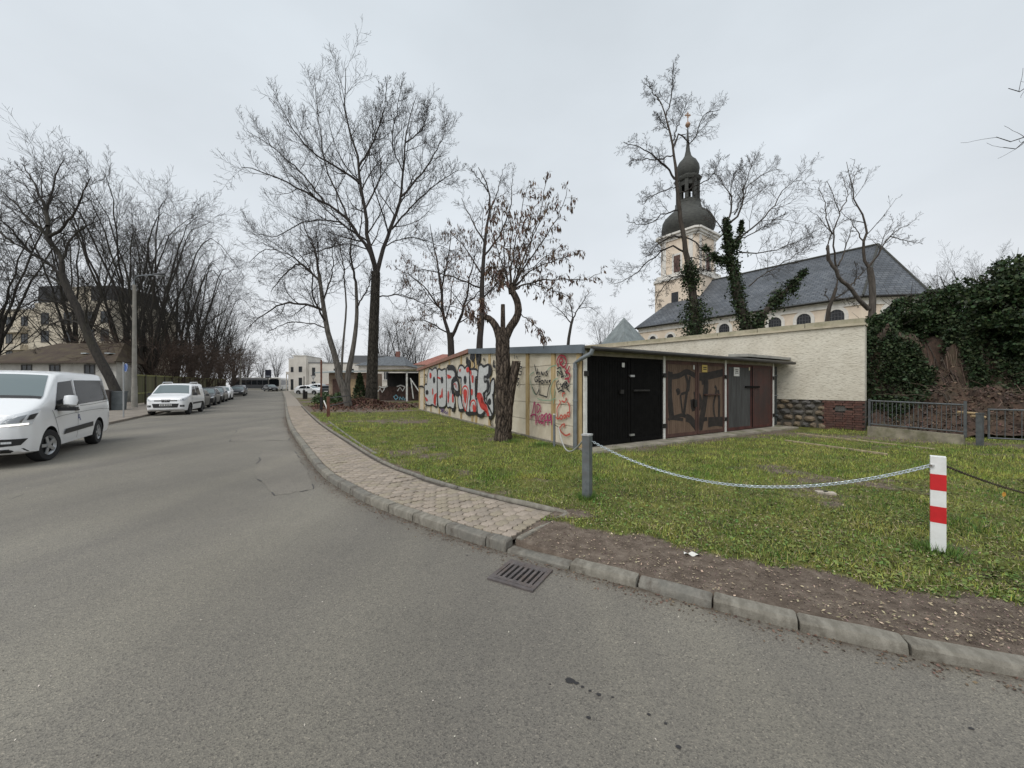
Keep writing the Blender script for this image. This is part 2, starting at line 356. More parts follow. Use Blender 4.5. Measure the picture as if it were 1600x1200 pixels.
def build_kerbs():
    root = link('kerb', None); tag(root, kind='structure')
    var = [kerb_mesh('kerb_stone', i, (M_kerb, M_kerb2)[i % 2]) for i in range(5)] + [kerb_mesh('kerb_stone_chipped', 31, M_kerb2, chip=True)]
    s = s_of_y(-1.5); r = random.Random(3)
    while s < s_of_y(46):
        near = s < s_of_y(22)
        l = r.uniform(.5, .62) if near else 1.1
        if s < S_END and s + l > S_END - .2: l = max(.25, S_END - s - .005)       # joint at the end of the footway
        p, t, n = kerb_at(s + l / 2)
        k = r.randrange(5)
        if abs(p[0] - 1.05) < .28: k = 5
        o = link('kerb_stone', var[k], root)
        low = s + .1 < S_END
        o.location = (p[0], p[1], gz(p[1]) + (-.035 if low else 0.0) + r.uniform(-.006, .006))
        if low and S_END - s < .8: o.location.z -= .03
        o.rotation_euler = (r.uniform(-.02, .02), r.uniform(-.008, .008), math.atan2(t[1], t[0]) + r.uniform(-.012, .012)); o.scale = (-(l - .014), -1, 1)
        o.scale = (l - .014, -1, 1)
        s += l
    mb = MB(); ss = np.linspace(s, s_of_y(79), 40)
    for a, b in zip(ss[:-1], ss[1:]):
        pa, _, na = kerb_at(a); pb, _, nb = kerb_at(b)
        mb.prism([pa, pb, pb + nb * .13, pa + na * .13], [gz(pa[1]) - .1, gz(pb[1]) - .1, gz(pb[1]) - .1, gz(pa[1]) - .1], [gz(pa[1]) + .1, gz(pb[1]) + .1, gz(pb[1]) + .1, gz(pa[1]) + .1])
    tag(mb.build('kerb_run', M_kerb, root), kind='stuff')
    # far side of the street
    mb = MB()
    for i in range(0, 396, 4):
        a = LP[i]; b = LP[i + 4]; t = (b - a) / np.linalg.norm(b - a); n = np.array([-t[1], t[0]])
        mb.prism([a, b, b + n * .14, a + n * .14], [gz(a[1]) - .1, gz(b[1]) - .1, gz(b[1]) - .1, gz(a[1]) - .1], [gz(a[1]) + .10, gz(b[1]) + .10, gz(b[1]) + .10, gz(a[1]) + .10])
    tag(mb.build('far_kerb', mat('kerb_far', (.2, .17, .14), .9, var=.25, scale=2)), kind='structure')
    mb = MB()
    for i in range(0, 396, 4):
        a = LP[i]; b = LP[i + 4]; t = (b - a) / np.linalg.norm(b - a); n = np.array([-t[1], t[0]])
        mb.face([(*(a + n * .14), gz(a[1]) + .096), (*(b + n * .14), gz(b[1]) + .096), (*(b + n * 5.5), gz(b[1]) + .12), (*(a + n * 5.5), gz(a[1]) + .12)])
    tag(mb.build('far_pavement', mat('far_pave', (.17, .145, .12), .92, col2=(.25, .22, .185), scale=1.6, bump=.3, bscale=30)), kind='structure')
build_kerbs()

# ---- footway with interlocking pavers
def build_sidewalk():
    mb = MB(); ss = np.concatenate([np.linspace(S_END, s_of_y(30), 120), np.linspace(s_of_y(31), s_of_y(79), 40)])
    for a, b in zip(ss[:-1], ss[1:]):
        pa, _, na = kerb_at(a); pb, _, nb = kerb_at(b); far = pa[1] > 29.0
        za = gz(pa[1]) + (.098 if far else .080); zb = gz(pb[1]) + (.098 if pb[1] > 29 else .080)
        mb.m = 1 if far else 0
        mb.face([(*(pa + na * .13), za), (*(pb + nb * .13), zb), (*(pb + nb * PAVW), zb), (*(pa + na * PAVW), za)])
    root = mb.build('sidewalk', [mat('bedding_sand', (.062, .05, .038), .95, var=.35, scale=14, bump=.4, bscale=60), mat('far_pavers', (.25, .215, .175), .9, col2=(.31, .27, .225), scale=5)])
    tag(root, kind='structure')
    pm = [mat('paver_%d' % i, c, .88, var=.18, scale=18, bump=.35, bscale=120, dirt=((.10, .085, .066), 2.3, .6), coords='Object') for i, c in
          enumerate([(.325, .27, .215), (.285, .24, .195), (.36, .30, .245), (.30, .255, .19)])]
    for m in pm:                                           # stains run on across the stones: world coordinates
        pass
    cz = [-.0955, -.05, 0, .05, .0955]; wv = [-.011, .011, -.011, .011, -.011]; hw = .0575
    top = [(wv[i] + hw, cz[i]) for i in range(5)] + [(wv[i] - hw, cz[i]) for i in range(4, -1, -1)]
    def pmesh(m):
        mb = MB(); n = len(top); sc = .94
        vs = [(a, c, -.05) for a, c in top] + [(a, c, -.006) for a, c in top] + [(a * .90, c * .945, 0) for a, c in top]
        fs = [tuple(range(2 * n, 3 * n))] + [(k * n + i, k * n + (i + 1) % n, (k + 1) * n + (i + 1) % n, (k + 1) * n + i) for k in (0, 1) for i in range(n)]
        mb.add(vs, fs); return mb.mesh('paver', m, smooth=False)
    meshes = [pmesh(m) for m in pm]
    r = random.Random(11); row = 0; s = S_END + .10; cnt = 0; V = []; Q = []; MI = []
    base = [(v.co.x, v.co.y, v.co.z) for v in meshes[0].vertices]; bf = [tuple(p.vertices) for p in meshes[0].polygons]
    rest = MB()
    while True:
        p, t, n = kerb_at(s)
        if p[1] > 29: break
        o0 = .13 + .105 + (.1 if row % 2 else 0)
        for j in ([-1] if row % 2 else [-2]) + list(range(5)):
            c = o0 + j * .2; half = False
            if j == -1: c = .13 + .055; half = True
            elif j == -2: c = .985; half = True
            elif c + .05 > PAVW - .06: continue
            q = p + n * c; z = gz(q[1]) + .100 + r.uniform(-.004, .003) - (.012 if r.random() < .04 else 0)
            if 2.0 < s - S_END < 2.9 and c > .62: z -= .014          # sunken, dirt-covered stones
            ang = math.atan2(t[1], t[0]) + r.uniform(-.03, .03); k = r.choice([0, 0, 1, 1, 2, 3])
            if cnt < 300:
                o = link('paver', meshes[k], root); o.location = (q[0], q[1], z); o.rotation_euler = (r.uniform(-.012, .012), r.uniform(-.012, .012), ang); o.scale = (1, .5 if half else 1, 1); cnt += 1
            else:
                ca, sa = math.cos(ang), math.sin(ang); rest.m = k
                hk = .5 if half else 1; rest.add([(q[0] + x * ca - y * hk * sa, q[1] + x * sa + y * hk * ca, z + zz) for x, y, zz in base], bf)
        s += .1265; row += 1
    tag(rest.build('paver_field', pm, root, fix=False), kind='stuff')
    bp_ = MB(); pa, ta, na = kerb_at(S_END - .25); pb, tb, nb_ = kerb_at(S_END + .12); bp_.prism([pa + na * .03, pb + nb_ * .03, pb + nb_ * .32, pa + na * .32], -.1, .028); bp_.build('bedding', MATS['bedding_sand'], root)
    # edging along the back and across the end
    es = [kerb_mesh('edging_stone', 40 + i, (M_kerb, M_kerb2)[i % 2], h=.02, w=.055) for i in range(3)]
    s = S_END + .02
    while s < s_of_y(30):
        p, t, n = kerb_at(s + .5); q = p + n * PAVW
        o = link('edging_stone', r.choice(es), root); o.location = (q[0], q[1], gz(q[1]) + .095 + r.uniform(-.008, .006)); o.rotation_euler = (0, r.uniform(-.008, .008), math.atan2(t[1], t[0])); o.scale = (1.06 + .05, -1, 1)
        s += 1.0
    p, t, n = kerb_at(S_END); e = np.array([.64, 4.62]); a = p + n * .16
    d = e - a; o = link('edging_stone', es[0], root); o.location = (*((a + e) / 2), .085); o.rotation_euler = (0, 0, math.atan2(d[1], d[0])); o.scale = (np.linalg.norm(d), -1.5, 1)
    # the older edging further in, lawn between the two
    pts = [G(515, 658, .1), G(540, 676, .1), G(566, 694, .1), G(592, 709, .1)]
    for a, b in zip(pts[:-1], pts[1:]):
        d = b - a; o = link('edging_stone', es[1], root); o.location = (*((a + b) / 2).xy, .10); o.rotation_euler = (0, 0, math.atan2(d.y, d.x)); o.scale = (d.length - .02, -1.4, 1)
    return root
build_sidewalk()

# ---- lawn with a trodden dirt strip
BK = []
for s in np.linspace(s_of_y(-5), S_END, 90):
    p, t, n = kerb_at(s); BK.append(p + n * .115)
for s in np.linspace(S_END + .05, s_of_y(78), 240):
    p, t, n = kerb_at(s); q = p + n * (PAVW + .02)
    if q[1] > BK[-1][1]: BK.append(q)
BK = np.array(BK)
def XB(y): return np.interp(y, BK[:, 1], BK[:, 0])
MOUND = W(566, 634, 28.5)
def bare(x, y):
    x = np.asarray(x, float); y = np.asarray(y, float)
    dk = dist_kerb(x, y); n1 = vnoise(x, y, 1.1, 3.0); n2 = vnoise(x, y, .28, 9.0, 2); n3 = vnoise(x, y, 3.0, 1.0, 2)
    strip = np.clip((.95 + .20 * n1 + .12 * n3 - dk) / .24, 0, 1) * (y < 5.4) * np.clip((5.3 - y) / .7, 0, 1)
    edge = np.clip((.20 + .14 * n1 - (dk - PAVW)) / .16, 0, 1) * (y > 4.4)
    patch = np.clip((n2 + .6 * n1 + .6 * n3 - .06) / .8, 0, 1) * .72
    g = ((x - 4.3) * -.533 + (y - 11) * .846)                # distance in front of the garage doors is -g
    front = np.clip(1 - np.abs(g + .75 + .3 * n1) / .65, 0, 1) * (x > 2) * (x < 10) * .8
    trk = np.clip(1 - np.abs((x - 10.3) * .5 + (y - 11.2) * .87 + .5 * n1) / 1.3, 0, 1) * (x > 7.5) * .85
    md = np.sqrt((x - MOUND.x) ** 2 + (y - MOUND.y) ** 2 * .5); mound = np.clip((4.6 + 1.2 * n1 - md) / 1.6, 0, 1)
    far = np.clip((y - 17) / 8, 0, 1) * np.clip(.45 + n2 + .4 * n1, 0, 1)
    return np.clip(np.maximum.reduce([strip, edge, patch, front, trk, mound, far]), 0, 1)
def lawn_z(x, y):
    x = np.asarray(x, float); y = np.asarray(y, float)
    z = gzn(y) + .098 + .018 * vnoise(x, y, .9, 5.0, 2)
    z = z - .035 * np.clip((4.3 - y) / .8, 0, 1) * np.clip((1.0 - dist_kerb(x, y)) / .6, 0, 1)
    md = np.sqrt((x - MOUND.x) ** 2 + (y - MOUND.y) ** 2); z = z + .45 * np.exp(-(md / 1.9) ** 2)
    return z
def lawn_mat():
    m = bpy.data.materials.new('lawn_soil'); m.use_nodes = True; nt = m.node_tree; N = nt.nodes.new; L = nt.links.new
    b = nt.nodes['Principled BSDF']; b.inputs['Roughness'].default_value = .95; b.inputs['Specular IOR Level'].default_value = .2
    tc = N('ShaderNodeTexCoord')
    def noise(sc, det=6, ro=.65):
        n = N('ShaderNodeTexNoise'); n.inputs['Scale'].default_value = sc; n.inputs['Detail'].default_value = det; n.inputs['Roughness'].default_value = ro
        L(tc.outputs['Object'], n.inputs['Vector']); return n.outputs[0]
    def ramp(f, stops):
        r = N('ShaderNodeValToRGB'); e = r.color_ramp.elements
        while len(e) < len(stops): e.new(.5)
        for k, (p, c) in enumerate(stops): e[k].position = p; e[k].color = (*c, 1)
        L(f, r.inputs[0]); return r.outputs[0]
    moss = ramp(noise(2.2), [(.3, (.075, .06, .036)), (.43, (.085, .09, .025)), (.56, (.125, .14, .035)), (.72, (.22, .19, .055))])
    soil = ramp(noise(9), [(.28, (.088, .067, .052)), (.5, (.152, .119, .094)), (.72, (.245, .20, .16))])
    at = N('ShaderNodeAttribute'); at.attribute_name = 'bare'
    ad = N('ShaderNodeMath'); ad.operation = 'ADD'; L(at.outputs['Fac'], ad.inputs[0])
    nm = N('ShaderNodeMapRange'); nm.inputs['To Min'].default_value = -.45; nm.inputs['To Max'].default_value = .45; L(noise(22, 4), nm.inputs[0]); L(nm.outputs[0], ad.inputs[1])
    st = N('ShaderNodeMapRange'); st.inputs['From Min'].default_value = .3; st.inputs['From Max'].default_value = .62; L(ad.outputs[0], st.inputs[0])
    mx = N('ShaderNodeMix'); mx.data_type = 'RGBA'; L(st.outputs[0], mx.inputs['Factor']); L(moss, mx.inputs['A']); L(soil, mx.inputs['B'])
    L(mx.outputs['Result'], b.inputs['Base Color'])
    bp = N('ShaderNodeBump'); bp.inputs['Strength'].default_value = .9; bp.inputs['Distance'].default_value = .03; L(noise(35, 8, .7), bp.inputs['Height']); L(bp.outputs[0], b.inputs['Normal'])
    return m
def build_lawn():
    ys = np.concatenate([np.linspace(-3, 1.9, 12), np.linspace(2.0, 6, 64), np.linspace(6.1, 14, 60), np.linspace(14.4, 45, 60)]); off = np.concatenate([[0, .012], np.linspace(.08, 1.6, 19), np.linspace(1.75, 8, 46), np.linspace(8.5, 16, 26), np.linspace(17, 45, 14)])
    X = []; Y = []
    for y in ys:
        xb = XB(y); X.extend(xb + off); Y.extend([y] * len(off))
    X = np.array(X); Y = np.array(Y); Z = lawn_z(X, Y); nx = len(off)
    ed = np.tile(np.arange(nx) < 1, len(ys)); Z = np.where(ed, gzn(Y) - .06, Z)
    Q = np.array([(j * nx + i, j * nx + i + 1, (j + 1) * nx + i + 1, (j + 1) * nx + i) for j in range(len(ys) - 1) for i in range(nx - 1)])
    me = np_mesh('lawn', np.stack([X, Y, Z], 1), Q, lawn_mat(), smooth=True); add_attr(me, 'bare', bare(X, Y)); tag(link('lawn', me), kind='structure')
    mb = MB()                                   # grassy verge and forecourt further up the street
    P = [(XB(y), y) for y in np.linspace(45, 78, 12)] + [(-5, 78), (12, 45)]
    for a, c in zip(np.linspace(45, 78, 12)[:-1], np.linspace(45, 78, 12)[1:]):
        mb.face([(XB(a), a, gz(a) + .09), (30, a, gz(a) + .09), (30, c, gz(c) + .09), (XB(c), c, gz(c) + .09)])
    tag(mb.build('forecourt', mat('forecourt_grit', (.24, .215, .18), .95, col2=(.17, .16, .12), scale=.5, bump=.2, bscale=12)), kind='structure')
build_lawn()

# ---- grass blades, clover, litter (uncountable)
def scatter(n, ylo, yhi, pw=1.0):
    y = ylo + (yhi - ylo) * rng.random(n) ** pw; half = y * 1.42; xb = XB(y) + .03
    x = rng.uniform(-half, half); k = x > xb; return x[k], y[k]
def in_garage(x, y):
    t = (x - 1.67) * .846 + (y - 9.1) * .533; q = (x - 1.67) * -.436 + (y - 9.1) * .9
    return (q > -.15) & ((x - 1.67) * .9 + (y - 9.1) * .436 > -.02)
def blades(name, n, ylo, yhi, h, w, m, pw, thr, lean=.55, patch=None):
    x, y = scatter(n, ylo, yhi, pw); k = ~in_garage(x, y); x, y = x[k], y[k]
    k = rng.random(len(x)) > bare(x, y) * 1.25 - .12 + thr; x, y = x[k], y[k]
    if patch is not None: k = vnoise(x, y, .75, 21.0, 3) + rng.normal(0, .12, len(x)) > patch; x, y = x[k], y[k]
    cl = vnoise(x, y, 1.7, 2.0, 2); z = lawn_z(x, y) - .006; N = len(x)
    hh = h * (.30 + 1.25 * rng.random(N) ** 2) * (.75 + .7 * np.clip(cl + .3, 0, 1)); a = rng.uniform(0, 6.28, N); dx, dy = np.cos(a), np.sin(a)
    ln = lean * hh * (rng.random(N) * 1.6); b = rng.uniform(0, 6.28, N); ww = w * (.6 + .8 * rng.random(N))
    V = np.empty((N, 3, 3)); V[:, 0] = np.stack([x - dx * ww / 2, y - dy * ww / 2, z], 1); V[:, 1] = np.stack([x + dx * ww / 2, y + dy * ww / 2, z], 1)
    V[:, 2] = np.stack([x + np.cos(b) * ln, y + np.sin(b) * ln, z + hh], 1)
    return np_mesh(name, V.reshape(-1, 3), np.arange(3 * N).reshape(-1, 3), m, tri=True)
M_grass = mat('grass_blade', (.135, .235, .040), .75, island=.65, spec=.25, col2=(.36, .375, .09), scale=1.3, dirt=((.21, .17, .09), 2.3, .65))
M_straw = mat('straw', (.33, .28, .16), .8, island=.4, spec=.2)
M_clover = mat('clover', (.075, .135, .032), .7, island=.55, spec=.2, col2=(.17, .21, .06), scale=1.3)
M_litter = mat('dead_leaf', (.30, .245, .165), .85, island=.6, spec=.2)
def flakes(name, x, y, z, size, m, tilt=.5, flat=1.0):
    N = len(x); a = rng.uniform(0, 6.28, N); u = np.stack([np.cos(a), np.sin(a), rng.normal(0, tilt, N)], 1); v = np.stack([-np.sin(a), np.cos(a), rng.normal(0, tilt, N)], 1)
    s = size * (.5 + rng.random(N))[:, None]; c = np.stack([x, y, z], 1); V = np.empty((N, 4, 3))
    V[:, 0] = c - u * s; V[:, 1] = c - v * s * .55 * flat; V[:, 2] = c + u * s; V[:, 3] = c + v * s * .55 * flat
    return np_mesh(name, V.reshape(-1, 3), np.arange(4 * N).reshape(-1, 4), m)
def build_grass():
    tag(link('grass', blades('grass', 150000, 2.6, 6.5, .040, .0065, M_grass, 1.1, .0)), 'short mossy grass growing on the lawn in front of the garages', 'grass', kind='stuff')
    tag(link('grass', blades('grass', 230000, 6.2, 14, .055, .011, M_grass, 1.2, .0)), 'short mossy grass growing in front of and beside the garages', 'grass', kind='stuff')
    tag(link('grass', blades('grass', 110000, 13, 34, .075, .022, M_grass, 1.2, .1)), 'grass growing along the graffiti wall towards the old trees', 'grass', kind='stuff')
    tag(link('grass', blades('grass', 130000, 2.6, 14, .058, .0085, mat('grass_dark', (.055, .115, .02), .75, island=.5, spec=.25), 1.25, .0, .6, .10)), 'darker lusher grass patches in the lawn', 'grass', kind='stuff')
    tag(link('dry_grass', blades('dry_grass', 110000, 2.6, 14, .034, .008, M_straw, 1.25, .1, 1.8)), 'dry straw-coloured stalks lying in the lawn', 'grass', kind='stuff')
    x, y = scatter(52000, 2.7, 14, 1.5); k = (~in_garage(x, y)) & (rng.random(len(x)) > bare(x, y) * 1.2); x, y = x[k], y[k]
    tag(link('clover', flakes('clover', x, y, lawn_z(x, y) + .014, .014, M_clover, .35, 1.5)), 'low clover and moss leaves in the lawn', 'ground cover', kind='stuff')
    x, y = scatter(24000, 2.3, 20, 1.4); k = ~in_garage(x, y); x, y = x[k], y[k]
    tag(link('leaf_litter', flakes('leaf_litter', x, y, lawn_z(x, y) + .016, .0095, M_litter, .3)), 'small dry leaf scraps strewn over the lawn', 'litter', kind='stuff')
    for px, py, lab in ((917, 778, 'tuft of taller grass round the foot of the grey steel post'), (1466, 862, 'tuft of taller grass round the foot of the striped post'), (800, 690, 'tuft of taller grass at the foot of the pollarded tree'), (846, 695, 'tuft of taller grass by the graffiti wall')):
        c = G(px, py, .1); N = 420 if py > 700 else 700; a = rng.uniform(0, 6.28, N); rr = .05 + np.abs(rng.normal(0, .10 if py > 700 else .22, N)); x = c.x + rr * np.cos(a); y = c.y + rr * np.sin(a); z = lawn_z(x, y) - .01; h = rng.uniform(.05, .14, N) * np.exp(-rr * 2.2); b = a + rng.normal(0, 1.0, N); w = .0045
        V = np.empty((N, 3, 3)); V[:, 0] = np.stack([x - np.sin(b) * w, y + np.cos(b) * w, z], 1); V[:, 1] = np.stack([x + np.sin(b) * w, y - np.cos(b) * w, z], 1); V[:, 2] = np.stack([x + np.cos(b) * h * .5, y + np.sin(b) * h * .5, z + h], 1)
        tag(link('grass_tuft', np_mesh('grass_tuft', V.reshape(-1, 3), np.arange(3 * N).reshape(-1, 3), mat('tuft_grass', (.10, .19, .035), .7, island=.5), tri=True)), lab, 'grass', 'taller grass tufts', kind='stuff')
    # dark tar drips on the road
    mb = MB(); r = random.Random(6)
    for px, py, s in ((890, 1064, .028), (900, 1068, .016), (910, 1074, .010), (922, 1080, .010), (936, 1086, .014), (957, 1090, .008), (920, 1122, .012), (1014, 1117, .010), (1040, 1131, .010), (1060, 1168, .012), (1517, 1139, .012), (730, 868, .01), (860, 1070, .006)):
        p = G(px, py); k = 9; mb.face([(p.x + s * r.uniform(.7, 1.2) * math.cos(6.283 * i / k), p.y + s * .75 * r.uniform(.7, 1.2) * math.sin(6.283 * i / k), .0035) for i in range(k)])
    tag(mb.build('tar_drips', mat('tar', (.022, .02, .02), .5)), 'dark tar drips on the asphalt', 'stain', kind='stuff')
    # crumbs on the dirt strip and along the gutter of the kerb
    x, y = scatter(42000, 1.6, 5.2, 1.2); b = bare(x, y); k = (b > .45) & (dist_kerb(x, y) < 1.5); x, y = x[k], y[k]
    tag(link('dirt_crumbs', flakes('dirt_crumbs', x, y, lawn_z(x, y) + .004, .0048, mat('crumb', (.175, .135, .105), .9, island=.8), .35, 1.6)), 'earth crumbs and grit on the bare dirt strip', 'grit', kind='stuff')
    k = rng.random(len(x)) < .028 + .05 * np.exp(-((x - 1.3) / .9) ** 2); x, y = x[k], y[k]
    tag(link('wood_chips', flakes('wood_chips', x, y, lawn_z(x, y) + .008, .0105, mat('chip', (.46, .37, .26), .8, island=.5), .25)), 'pale wood chips on the bare dirt strip', 'wood chips', kind='stuff')
    ss = rng.uniform(s_of_y(-.5), s_of_y(20), 5200); dd = -np.abs(rng.normal(0, .085, len(ss))) - .005
    P = np.array([kerb_at(s)[0] + kerb_at(s)[2] * d for s, d in zip(ss, dd)])
    tag(link('gutter_litter', flakes('gutter_litter', P[:, 0], P[:, 1], gzn(P[:, 1]) + .006, .008, mat('gutter_bits', (.13, .088, .058), .9, island=.5), .3, 1.3)), 'brown leaf crumbs gathered along the foot of the kerb', 'litter', kind='stuff')
    x = rng.uniform(-9, 3.5, 1500); y = rng.uniform(1.0, 8, 1500); k = x < XR(y) - .25; x, y = x[k], y[k]
    tag(link('road_grit', flakes('road_grit', x, y, 0 * x + .004, .0042, mat('grit', (.42, .39, .33), .8, island=.6), .3, 1.4)), 'pale specks of grit scattered on the asphalt', 'grit', kind='stuff')
    # leaf heap at the foot of the two street trees
    N = 9000; rr = np.abs(rng.normal(0, 1.0, N)) * 2.4; a = rng.uniform(0, 6.28, N); x = MOUND.x + rr * np.cos(a) * 1.0; y = MOUND.y + rr * np.sin(a)
    k = x > XB(y) + .4; x, y, rr = x[k], y[k], rr[k]
    z = lawn_z(x, y) + rng.random(len(x)) * .12 * np.exp(-(rr / 2.2) ** 2)
    tag(link('leaf_heap', flakes('leaf_heap', x, y, z + .03, .075, mat('heap_leaf', (.12, .066, .042), .85, island=.6), .6)), 'heap of brown leaves around the two street trees', 'leaves', kind='stuff')
build_grass()
# ================================================================== GARAGES
GP = Vector((1.67, 9.1)); GE = Vector((.846, .533)); GQ = Vector((-.436, .9)); GN = Vector((-.9, -.436)).normalized(); GF = Vector((.533, -.846)).normalized()
def gp(t, s, z): return Vector((GP.x + GE.x * t + GQ.x * s, GP.y + GE.y * t + GQ.y * s, z))
def side_hit(px, py, off=0.0):                # where the graffiti wall shows that pixel
    k = (px - CX) / F; s = (GP.x - k * GP.y) / (k * GQ.y - GQ.x); p = gp(0, s, 0); return Vector((p.x + GN.x * off, p.y + GN.y * off, CAMZ - (py - HY) / F * p.y))
def front_hit(px, py, off=0.0):
    k = (px - CX) / F; t = (k * GP.y - GP.x) / (GE.x - k * GE.y); p = gp(t, 0, 0); return Vector((p.x + GF.x * off, p.y + GF.y * off, CAMZ - (py - HY) / F * p.y))
def box_on(mb, p, u, n, w, h, d, z0=None):
    """box with base centre p, width w along u, depth d along n (outwards), height h"""
    u3 = Vector((u.x, u.y, 0)); n3 = Vector((n.x, n.y, 0)); a = Vector(p) - u3 * w / 2
    mb.slab([a, a + u3 * w, a + u3 * w + Vector((0, 0, h)), a + Vector((0, 0, h))], n3, d)
M_panel = [mat('panel_concrete_%d' % i, c, .93, col2=d, scale=2.6, bump=.45, bscale=70, dirt=((.40, .345, .25), 1.5, .5)) for i, (c, d) in enumerate([((.58, .505, .385), (.67, .60, .475)), ((.54, .48, .37), (.65, .585, .47)), ((.60, .525, .40), (.69, .63, .51))])]
M_pil = mat('pilaster_ochre', (.42, .30, .14), .9, col2=(.53, .41, .23), scale=4, bump=.4, bscale=50, dirt=((.16, .11, .05), 2.5, .7), stretch=(1, 1, .3))
M_zinc = mat('zinc_grey', (.20, .22, .235), .5, var=.18, scale=3, metal=.35, bump=.1, bscale=8)
M_felt = mat('roof_felt', (.075, .07, .062), .95, col2=(.14, .125, .095), scale=3, bump=.6, bscale=40, dirt=((.10, .11, .03), 2, .7))
M_black = mat('paint_black', (.0045, .0042, .004), .7, var=.4, scale=6, spec=.12)
M_iron = mat('dark_iron', (.03, .028, .026), .5, metal=.5, var=.3, scale=20)
M_white = mat('white_paint', (.70, .69, .65), .6, var=.08, scale=9, dirt=((.35, .31, .25), 3, .5))
def build_garage():
    root = thing('garage', gp(0, 0, .08), 'cream concrete garage block with three double doors and a grey fascia, graffiti on its side', 'garage', 'garages')
    rear = thing('garage', gp(0, 7.9, .08), 'rear cream garage with a rusty red sloping roof edge and big silver graffiti', 'garage', 'garages')
    top = lambda s: 2.50 + (s / 7.85) * .60 if s <= 7.85 else 3.10 - (s - 7.85) / 9.85 * .40
    posts = [(.10, root), (1.26, root), (2.71, root), (4.2, root), (5.68, root), (7.1, root), (7.55, rear), (9.0, rear), (10.8, rear), (12.7, rear), (14.5, rear), (16.2, rear), (17.55, rear)]
    r = random.Random(5)
    def base_z(s): return max(0.02, .08 + gz(gp(0, s, 0).y))
    for i, (s, par) in enumerate(posts):
        mb = MB(); w = .17; a = gp(0, s - w / 2, 0); b = gp(0, s + w / 2, 0); n = GN * .045
        mb.prism([(a.x, a.y), (b.x, b.y), (b.x + n.x, b.y + n.y), (a.x + n.x, a.y + n.y)], base_z(s) - .1, [top(s - .08) - .07, top(s + .08) - .07] * 1 + [top(s + .08) - .07, top(s - .08) - .07])
        mb.build('pilaster', M_pil, par)
    for i in range(len(posts) - 1):
        s0 = posts[i][0] + .085; s1 = posts[i + 1][0] - .085; par = posts[i][1] if s0 > 7.4 or s0 < 7.2 else root
        if s1 - s0 < .1: continue
        zs = [base_z(s0) - .1, .62, 1.14, 1.66, 2.18, 3.2]
        for k in range(5):
            z0 = zs[k]; jit = r.uniform(-.008, .008); c = [z0 + (.006 if k else 0), z0 + (.006 if k else 0)]
            t0 = min(zs[k + 1] - .006, top(s0) - .09); t1 = min(zs[k + 1] - .006, top(s1) - .09)
            if t0 - c[0] < .03: continue
            a = gp(0, s0, 0); b = gp(0, s1, 0); n = GN * (.004 + jit); m = GN * -.08
            mb = MB(); mb.prism([(a.x + m.x, a.y + m.y), (b.x + m.x, b.y + m.y), (b.x + n.x, b.y + n.y), (a.x + n.x, a.y + n.y)], [c[0], c[1], c[1], c[0]], [t0, t1, t1, t0])
            mb.build('wall_panel', M_panel[r.randrange(3)], par)
    mb = MB(); a = gp(0, .02, 0) + Vector((0, 0, 0)); mb.prism([gp(.09, .05, 0).xy, gp(.09, 7.3, 0).xy, gp(.15, 7.3, 0).xy, gp(.15, .05, 0).xy], .05, [2.4, 2.95, 2.95, 2.4]); mb.build('inner_wall', M_panel[1], root)
    mb = MB(); mb.prism([gp(.09, 7.5, 0).xy, gp(.09, 17.6, 0).xy, gp(.15, 17.6, 0).xy, gp(.15, 7.5, 0).xy], .05, [2.9, 2.6, 2.6, 2.9]); mb.build('inner_wall', M_panel[1], rear)
    mb = MB(); mb.prism([gp(-.02, 17.6, 0).xy, gp(9, 17.6, 0).xy, gp(9, 17.72, 0).xy, gp(-.02, 17.72, 0).xy], .05, 2.55); mb.build('back_wall', M_panel[0], rear)
    # plinth strip
    mb = MB(); mb.prism([(gp(0, .2, 0) + Vector((*(GN * .05), 0))).xy, (gp(0, 17.6, 0) + Vector((*(GN * .05), 0))).xy, (gp(0, 17.6, 0) + Vector((*(GN * .09), 0))).xy, (gp(0, .2, 0) + Vector((*(GN * .09), 0))).xy], -.05, .155)
    mb.build('plinth', mat('plinth_concrete', (.22, .2, .16), .95, var=.3, scale=3, bump=.5, bscale=40), root)
    # roofs
    def roofq(t0, t1, s0, s1, th, m, par, name, z=0.0):
        mb = MB(); P = [gp(t0, s0, top(max(s0, 0)) - (0 if s0 >= 0 else .02) + z), gp(t1, s0, top(max(s0, 0)) - (0 if s0 >= 0 else .02) + z), gp(t1, s1, top(s1) + z), gp(t0, s1, top(s1) + z)]
        mb.slab(P, (0, 0, 1), th); return mb.build(name, m, par)
    roofq(-.02, 10.15, -.34, 7.84, .05, M_felt, root, 'roof'); roofq(-.06, 9.2, 7.87, 17.85, .05, mat('roof_red', (.20, .085, .06), .9, var=.3, scale=4), rear, 'roof')
    # fascia boards along the side
    def fascia(s0, s1, h, m, par, d=.10):
        mb = MB(); a = gp(0, s0, 0); b = gp(0, s1, 0); n = GN * d; z0, z1 = top(max(s0, 0)), top(s1)
        mb.prism([(a.x, a.y), (b.x, b.y), (b.x + n.x, b.y + n.y), (a.x + n.x, a.y + n.y)], [z0 - h + .05, z1 - h + .05, z1 - h + .05, z0 - h + .05], [z0 + .085, z1 + .085, z1 + .085, z0 + .085]); mb.build('fascia', m, par)
    fascia(-.10, 7.84, .17, mat('fascia_zinc', (.155, .18, .205), .5, var=.12, scale=2, metal=.2), root)
    fascia(7.87, 17.9, .13, mat('fascia_red', (.235, .10, .072), .8, col2=(.30, .17, .13), scale=5, dirt=((.14, .13, .10), 3, .5)), rear, .12)
